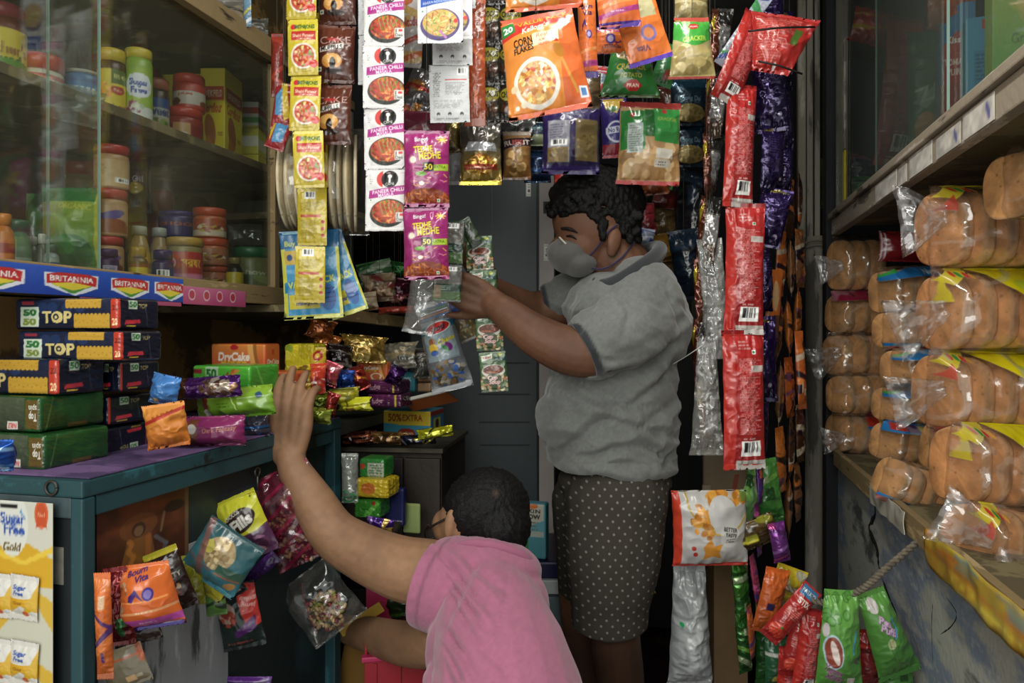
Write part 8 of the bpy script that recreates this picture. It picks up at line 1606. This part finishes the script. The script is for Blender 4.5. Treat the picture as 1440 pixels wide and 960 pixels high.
def spost(V, N):
    V = strokes(V, N, [([(772, 520), (828, 545), (880, 568), (935, 572)], 7, -.012), ([(765, 540), (822, 566), (880, 592), (940, 600)], 8, .010), ([(800, 628), (848, 592), (900, 600), (946, 614)], 7, -.013), ([(790, 618), (846, 578), (890, 566)], 9, .009),
        ([(770, 634), (830, 640), (890, 628), (946, 636)], 7, -.011), ([(880, 575), (918, 545), (952, 505)], 6, -.013), ([(900, 602), (932, 578), (955, 556)], 6, -.010), ([(892, 552), (925, 525), (955, 488)], 7, .010), ([(905, 620), (930, 640), (946, 650)], 5, -.008),
        ([(852, 402), (884, 432), (876, 474)], 6, -.008), ([(938, 398), (952, 436), (956, 474)], 4, -.007), ([(806, 405), (796, 436), (786, 476)], 5, -.010), ([(824, 410), (812, 440), (796, 476)], 5, .009), ([(836, 420), (826, 446), (812, 470)], 5, -.009),
        ([(850, 518), (900, 502), (966, 456)], 6, .010), ([(845, 530), (900, 518), (962, 474)], 6, -.014), ([(830, 500), (870, 508), (915, 494)], 4, -.006), ([(858, 430), (900, 420), (940, 436)], 5, -.005), ([(776, 600), (768, 560), (778, 530)], 6, -.006)])
    x, y, D = to_px(V); low = np.clip((y - 470) / 150, .25, 1); V = V + N * ((.017 * low) * (crease((V @ RT) * 5 - V[:, 2] * 9 + 1.5 * fbm(V[:, 2] * 7, (V @ RT) * 7, 3), V[:, 2] * 3 + (V @ RT) * 6 + (V @ FW) * 4, 11) - .45))[:, None]
    V = folds(V, N, .007, 21, (22, 7), -.5)
    # flat hems
    t = (V - hc) @ axis; m = (t > 0) & (t < .04) & (np.linalg.norm((V - hc) - t[:, None] * axis, axis=1) < .078) & (D < 1.60) & (y < 528); V[m] -= t[m][:, None] * axis
    t = (V - hc2) @ axis2; m = (t > 0) & (D > 1.76) & (x < 800); V[m] -= t[m][:, None] * axis2
    zb = P(860, 650, 1.73)[2] - .024 * np.clip((x - 840) / 50, 0, 1) + .004 * np.sin(x * .06); V[:, 2] = np.maximum(V[:, 2], zb)
    return V
def scol(V, N):
    n = fbm(V[:, 0] * 260 + V[:, 1] * 90, V[:, 2] * 260, 5, 2)[:, None]; c = hexc('#6a6c69') * (.92 + .18 * n)
    t = (V - hc) @ axis; x, y, D = to_px(V); sm = lambda q: np.clip(q / .005 + .5, 0, 1)
    w = sm(t + .013) * ((np.linalg.norm((V - hc) - t[:, None] * axis, axis=1) < .085) & (t < .006) & (D < 1.61) & (y > 455) & (y < 528) & (x < 864))
    t2 = (V - hc2) @ axis2; w = np.maximum(w, sm(t2 + .012) * ((D > 1.76) & (x < 800) & (y < 455)))[:, None]; c = c * (1 - w) + hexc('#2e3134') * w; return c
shirt = link('polo_shirt', remesh('polo_shirt', sh_, .0045, 6, .5, post=spost, col=scol), M['cloth'], man, off)
cl = remesh('collar', [L_((842, 400, 1.625, 7), (868, 396, 1.600, 11), (902, 376, 1.600, 12), (926, 356, 1.66, 11), (924, 348, 1.76, 10), (900, 354, 1.82, 9)), L_((838, 396, 1.64, 7), (836, 402, 1.72, 7), (850, 388, 1.80, 7))], .0032, 3, .5, col='#303335'); link('collar', cl, M['cloth'], shirt)
link('trouser_string', (lambda a: mesh('s', a[0], a[1], cols=hexc('#8a8a84')))(chain([P(945, 470, 1.62), P(966, 462, 1.60), P(990, 450, 1.62)], [.0015] * 3, 6)), M['cloth'], shirt) if False else None
# dotted shorts
m_short, nt, b = new_mat('dotted_shorts'); L = nt.links.new
tc = nt.nodes.new('ShaderNodeTexCoord'); mp_ = nt.nodes.new('ShaderNodeMapping'); mp_.vector_type = 'POINT'; mp_.inputs['Rotation'].default_value = (0, 0, 0)
sx = nt.nodes.new('ShaderNodeSeparateXYZ'); L(tc.outputs['Object'], sx.inputs[0])
def math_(op, a, b_=None):
    n = nt.nodes.new('ShaderNodeMath'); n.operation = op
    for i, q in enumerate((a, b_)):
        if q is None: continue
        if isinstance(q, (int, float)): n.inputs[i].default_value = q
        else: L(q, n.inputs[i])
    return n.outputs[0]
u = math_('ADD', math_('MULTIPLY', sx.outputs[0], float(RT[0])), math_('MULTIPLY', sx.outputs[1], float(RT[1]))); v = sx.outputs[2]
sp = .0245; a_ = math_('FRACT', math_('DIVIDE', math_('ADD', math_('ADD', u, v), 5.0), sp)); b2 = math_('FRACT', math_('DIVIDE', math_('ADD', math_('SUBTRACT', math_('MULTIPLY', u, 1.1), math_('MULTIPLY', v, .9)), 5.0), sp))
d2 = math_('ADD', math_('POWER', math_('SUBTRACT', a_, .5), 2.0), math_('POWER', math_('SUBTRACT', b2, .5), 2.0)); msk = math_('LESS_THAN', d2, .022)
mixn = nt.nodes.new('ShaderNodeMix'); mixn.data_type = 'RGBA'; L(msk, mixn.inputs[0]); mixn.inputs[6].default_value = (*lin('#3b3731'), 1); mixn.inputs[7].default_value = (*lin('#77736c'), 1)
L(mixn.outputs[2], b.inputs['Base Color']); b.inputs['Roughness'].default_value = .9; b.inputs['Specular IOR Level'].default_value = .2
def shp(V, N):
    V = folds(V, N, .006, 31, (9, 4), .35); x, y, D = to_px(V); zb = P(850, 876, 1.64)[2]; V[:, 2] = np.maximum(V[:, 2], zb + .006 * np.sin((V @ RT) * 22)); return V
so = [L_((872, 664, 1.70, 62), (868, 706, 1.67, 74), (860, 790, 1.64, 66), (856, 850, 1.635, 55), (856, 905, 1.635, 52)), L_((854, 664, 1.78, 60), (848, 706, 1.80, 72), (838, 790, 1.82, 56), (833, 850, 1.84, 46), (832, 912, 1.84, 44)), E_(864, 676, 1.73, 79, 34, 84)]
link('shorts', remesh('shorts', so, .005, 6, .5, post=shp, col='#3b3731'), m_short, man, off)
link('drawcord', (lambda a: mesh('d', a[0], a[1], cols=hexc('#7a766c')))(chain([P(864, 668, 1.595), P(860, 690, 1.592), P(868, 706, 1.592), P(874, 690, 1.592), P(878, 668, 1.594)], [.0018] * 5, 6, sm=24)), M['cloth'], man, off)

# ---------------------------------------------------------------- crouching man
m2 = empty('person', (*P(700, 466, 1.2)[:2], 0), 'crouching man in pink polo shirt reaching up to the counter, back to viewer', 'person')
off2 = T4(*(-np.array(m2.location)))
pr = [E_(684, 716, 1.42, 57, 57, 56, 10), E_(650, 735, 1.42, 34, 40, 42), E_(628, 742, 1.43, 20, 26, 30, 20), E_(636, 758, 1.43, 22, 16, 26), L_((690, 745, 1.43, 38), (700, 790, 1.39, 36))]
pr += [E_(632, 736, 1.365, 8, 22, 6, -8, -30), E_(634, 752, 1.37, 6, 9, 6)]
pr += [L_((670, 828, 1.32, 50), (610, 808, 1.34, 48), (560, 797, 1.36, 44), (505, 773, 1.385, 38), (468, 748, 1.40, 34), (440, 705, 1.41, 30), (418, 668, 1.42, 24), (406, 640, 1.425, 19))]
wl = P(406, 636, 1.425)
pr += hand(wl, P(411, 560, 1.435) - wl, -FW - RT * .15 + UP * .1, .172, -1, spread=3, thumb=(36, 25), curls=[(14, 18, 14), (8, 12, 12), (10, 18, 14), (22, 30, 20)], fr=1.15)
pr += [L_((672, 896, 1.26, 36), (630, 902, 1.34, 36), (575, 905, 1.46, 31), (525, 893, 1.62, 25), (492, 885, 1.72, 20))]
wr_ = P(488, 884, 1.73)
pr += hand(wr_, P(462, 884, 1.76) - wr_, UP - FW * .3, .17, 1, spread=4, thumb=(36, 20), curl_=(25, 30, 20))
pr += [L_((690, 850, 1.28, 60), (715, 960, 1.16, 76), (730, 1080, 1.12, 80))]
link('body', remesh('body', pr, .0042, 3, .5, col=skin_col('#8e6a4e', seed=4)), M['skin'], m2, off2)
# head of short black hair
hq = [E_(685, 714, 1.42, 61, 57, 60, 8), E_(704, 738, 1.40, 44, 46, 54, 0), E_(664, 712, 1.42, 40, 44, 54)]
def hn2(V, N):
    x, y, D = to_px(V); a = np.arctan2(y - 690, x - 697); r = np.hypot(y - 690, x - 697)
    st = vn(a * 26 + r * .05, r * .12, 5) - .5; return V + N * (.0035 * st + .002 * (vn(x * .5, y * .5, 9) - .5))[:, None]
def hc3(V, N):
    x, y, D = to_px(V); r = np.hypot((x - 697) / 7, (y - 693) / 9); c = np.tile(hexc('#0f0e0f'), (len(V), 1)); k = np.clip(1.1 - r, 0, 1)[:, None] * .5; return c * (1 - k) + hexc('#7a5a44') * k
link('hair', remesh('hair', hq, .0030, 2, .4, post=hn2, col=hc3), M['hair'], m2, off2)
for pts, r_ in (([(652, 722, 1.37), (630, 728, 1.375), (607, 740, 1.385), (601, 744, 1.40)], .0022), ([(602, 738, 1.39), (597, 748, 1.40), (601, 760, 1.41), (609, 756, 1.41)], .0018)):
    V, fs = chain([P(*q) for q in pts], [r_] * len(pts), 8, sm=16); o = link('spectacles' if r_ > .002 else 'rim', mesh('spectacles', V, fs, cols=hexc('#1a1410')), M['plastic'], m2, off2)
# pink polo shirt
ax3 = P(560, 800, 1.36) - P(650, 830, 1.32); ax3 /= np.linalg.norm(ax3); hc3_ = P(598, 820, 1.335)
ps_ = [L_((700, 812, 1.33, 46), (694, 850, 1.28, 72), (702, 910, 1.22, 92), (714, 985, 1.16, 108), (728, 1080, 1.12, 118), (730, 1180, 1.12, 112)), E_(660, 820, 1.31, 52, 56, 56, 20), E_(726, 850, 1.30, 48, 52, 62), E_(655, 915, 1.25, 56, 66, 60), E_(656, 970, 1.2, 60, 70, 60), E_(690, 794, 1.33, 74, 36, 60, -10), E_(640, 785, 1.34, 50, 30, 50),
       L_((672, 836, 1.31, 66), (630, 826, 1.325, 64), (600, 818, 1.335, 60))]
def p3(V, N):
    V = strokes(V, N, [([(612, 768), (648, 816), (690, 862)], 4, -.011), ([(620, 764), (660, 806), (700, 846)], 5, .007), ([(616, 792), (648, 836), (684, 886)], 4, -.011), ([(612, 780), (646, 826), (688, 875)], 5, .006), ([(622, 816), (648, 862), (672, 906)], 4, -.010), ([(640, 768), (684, 812), (712, 832)], 5, -.007),
        ([(628, 884), (650, 922), (668, 958)], 5, -.014), ([(640, 908), (655, 936), (664, 960)], 5, .012), ([(622, 905), (640, 935), (650, 960)], 4, -.008), ([(716, 796), (710, 850), (694, 898), (674, 914)], 2.6, -.004), ([(742, 800), (764, 822), (768, 838)], 4, -.008), ([(668, 905), (700, 930), (720, 958)], 6, -.005)])
    x, y, D = to_px(V)
    # long pull lines running from the armpit to the collar and down the side
    u_ = (x - 640) * .62 - (y - 860) * .78; w_ = (x - 640) * .78 + (y - 860) * .62
    k = np.exp(-((x - 650) / 55) ** 2 - ((y - 840) / 60) ** 2); V = V + N * (k * .012 * (crease((x + .45 * y) * .020, w_ * .004, 4) - .5))[:, None]
    V = folds(V, N, .004, 41, (9, 3), 1.0)
    k = np.clip((y - 880) / 60, 0, 1) * np.clip((700 - x) / 60, 0, 1); V = V + N * (k * .010 * (crease((x - .35 * y) * .03, y * .004, 8) - .5))[:, None]
    t = (V - hc3_) @ ax3; m = (t > 0) & (x < 640) & (y < 892); V[m] -= t[m][:, None] * ax3; return V
def c3(V, N):
    x, y, D = to_px(V); n = fbm(V[:, 0] * 240 + V[:, 1] * 90, V[:, 2] * 240, 5, 2)[:, None]; c = hexc('#a0607a') * (.95 + .1 * n)
    t = (V - hc3_) @ ax3; k = np.exp(-((t + .022) / .0035) ** 2) * ((x < 640) & (y < 895)); return c * (1 - .18 * k[:, None])
link('polo_shirt', remesh('polo_shirt', ps_, .0045, 5, .5, post=p3, col=c3), M['cloth'], m2, off2)
link('collar', remesh('collar', [L_((636, 768, 1.33, 6), (664, 764, 1.31, 7), (700, 768, 1.30, 8), (736, 782, 1.31, 8), (750, 798, 1.34, 7))], .003, 2, .5, col='#985a74'), M['cloth'], m2, off2)
tr = [L_((730, 1130, 1.12, 118), (700, 1240, 1.25, 90), (640, 1300, 1.45, 60)), L_((740, 1130, 1.14, 110), (790, 1240, 1.3, 80), (800, 1290, 1.45, 55))]
for (x, D_) in ((640, 1.45), (800, 1.45)):
    g = P(x, 1300 if x < 700 else 1290, D_); tr.append(chain([g, [g[0], g[1] - .10, .06]], [.06, .045], 14)); 
link('trousers', remesh('trousers', tr, .008, 3, .5, col='#22242c'), M['cloth'], m2, off2)
for (x, D_) in ((640, 1.45), (800, 1.45)):
    g = P(x, 1300, D_); V, fs = chain([[g[0], g[1] - .14, .028], [g[0], g[1] - .04, .03], [g[0], g[1] + .07, .024]], [.028, .032, .026], 14); link('sandal', mesh('sandal', V, fs, cols=hexc('#3a2a20')), M['plastic'], m2, off2)
# ================================================================ THREADS THAT HOLD THE HANGING GOODS
m_thr = plain('#57524a', .9, 0, None, 0, .1, 9, 'thread')
for o in list(COL.objects):
    if o.parent or o.get('category') not in ('packet', 'packet strip', 'pouch', 'bag') or o.name.split('.')[0] in ('sweet_packet', 'cookie_pack', 'nut_bag', 'nut_pouch', 'yellow_packet', 'green_pouch'): continue
    mw = np.array(o.matrix_local); c = mw[:3, 3]; px, py, D = to_px(c[None]); px, py, D = px[0], py[0], D[0]
    if o.type == 'MESH':
        v = np.empty(len(o.data.vertices) * 3, np.float32); o.data.vertices.foreach_get('co', v); v = v.reshape(-1, 3); i = np.argmax(v[:, 1] - .2 * np.abs(v[:, 0])); tip = v[i]
    else: tip = np.zeros(3)
    w = mw[:3, :3] @ tip + c
    if c[0] < -.70 and w[2] < 1.12:       # on the cabinet panel: short hook back to the wood
        continue
    elif (385 < px < 1016 or (px < 1135 and 'packet strip' == o['category'])) and w[2] > 1.25 and py < 560 and w[2] < 2.4: end = np.array([w[0], w[1], 2.468])
    else: continue
    inv = np.linalg.inv(mw); a = inv @ np.r_[w - [0, 0, .002], 1]; b = inv @ np.r_[end, 1]
    V, fs = tube_arr([a[:3], (a[:3] + b[:3]) / 2, b[:3]], [.0005] * 3, 5); link('thread', mesh('thread', V, fs), m_thr, o)
tag(tube('string', [P(946, 512, 1.66), P(966, 500, 1.66), P(990, 484, 1.66)], .0011, plain('#c0c0b8', .4, 0, None, 0, .05, 9, 'white_string'), sm=10), 'thin white string stretched behind the standing man towards the silver strip', 'string')
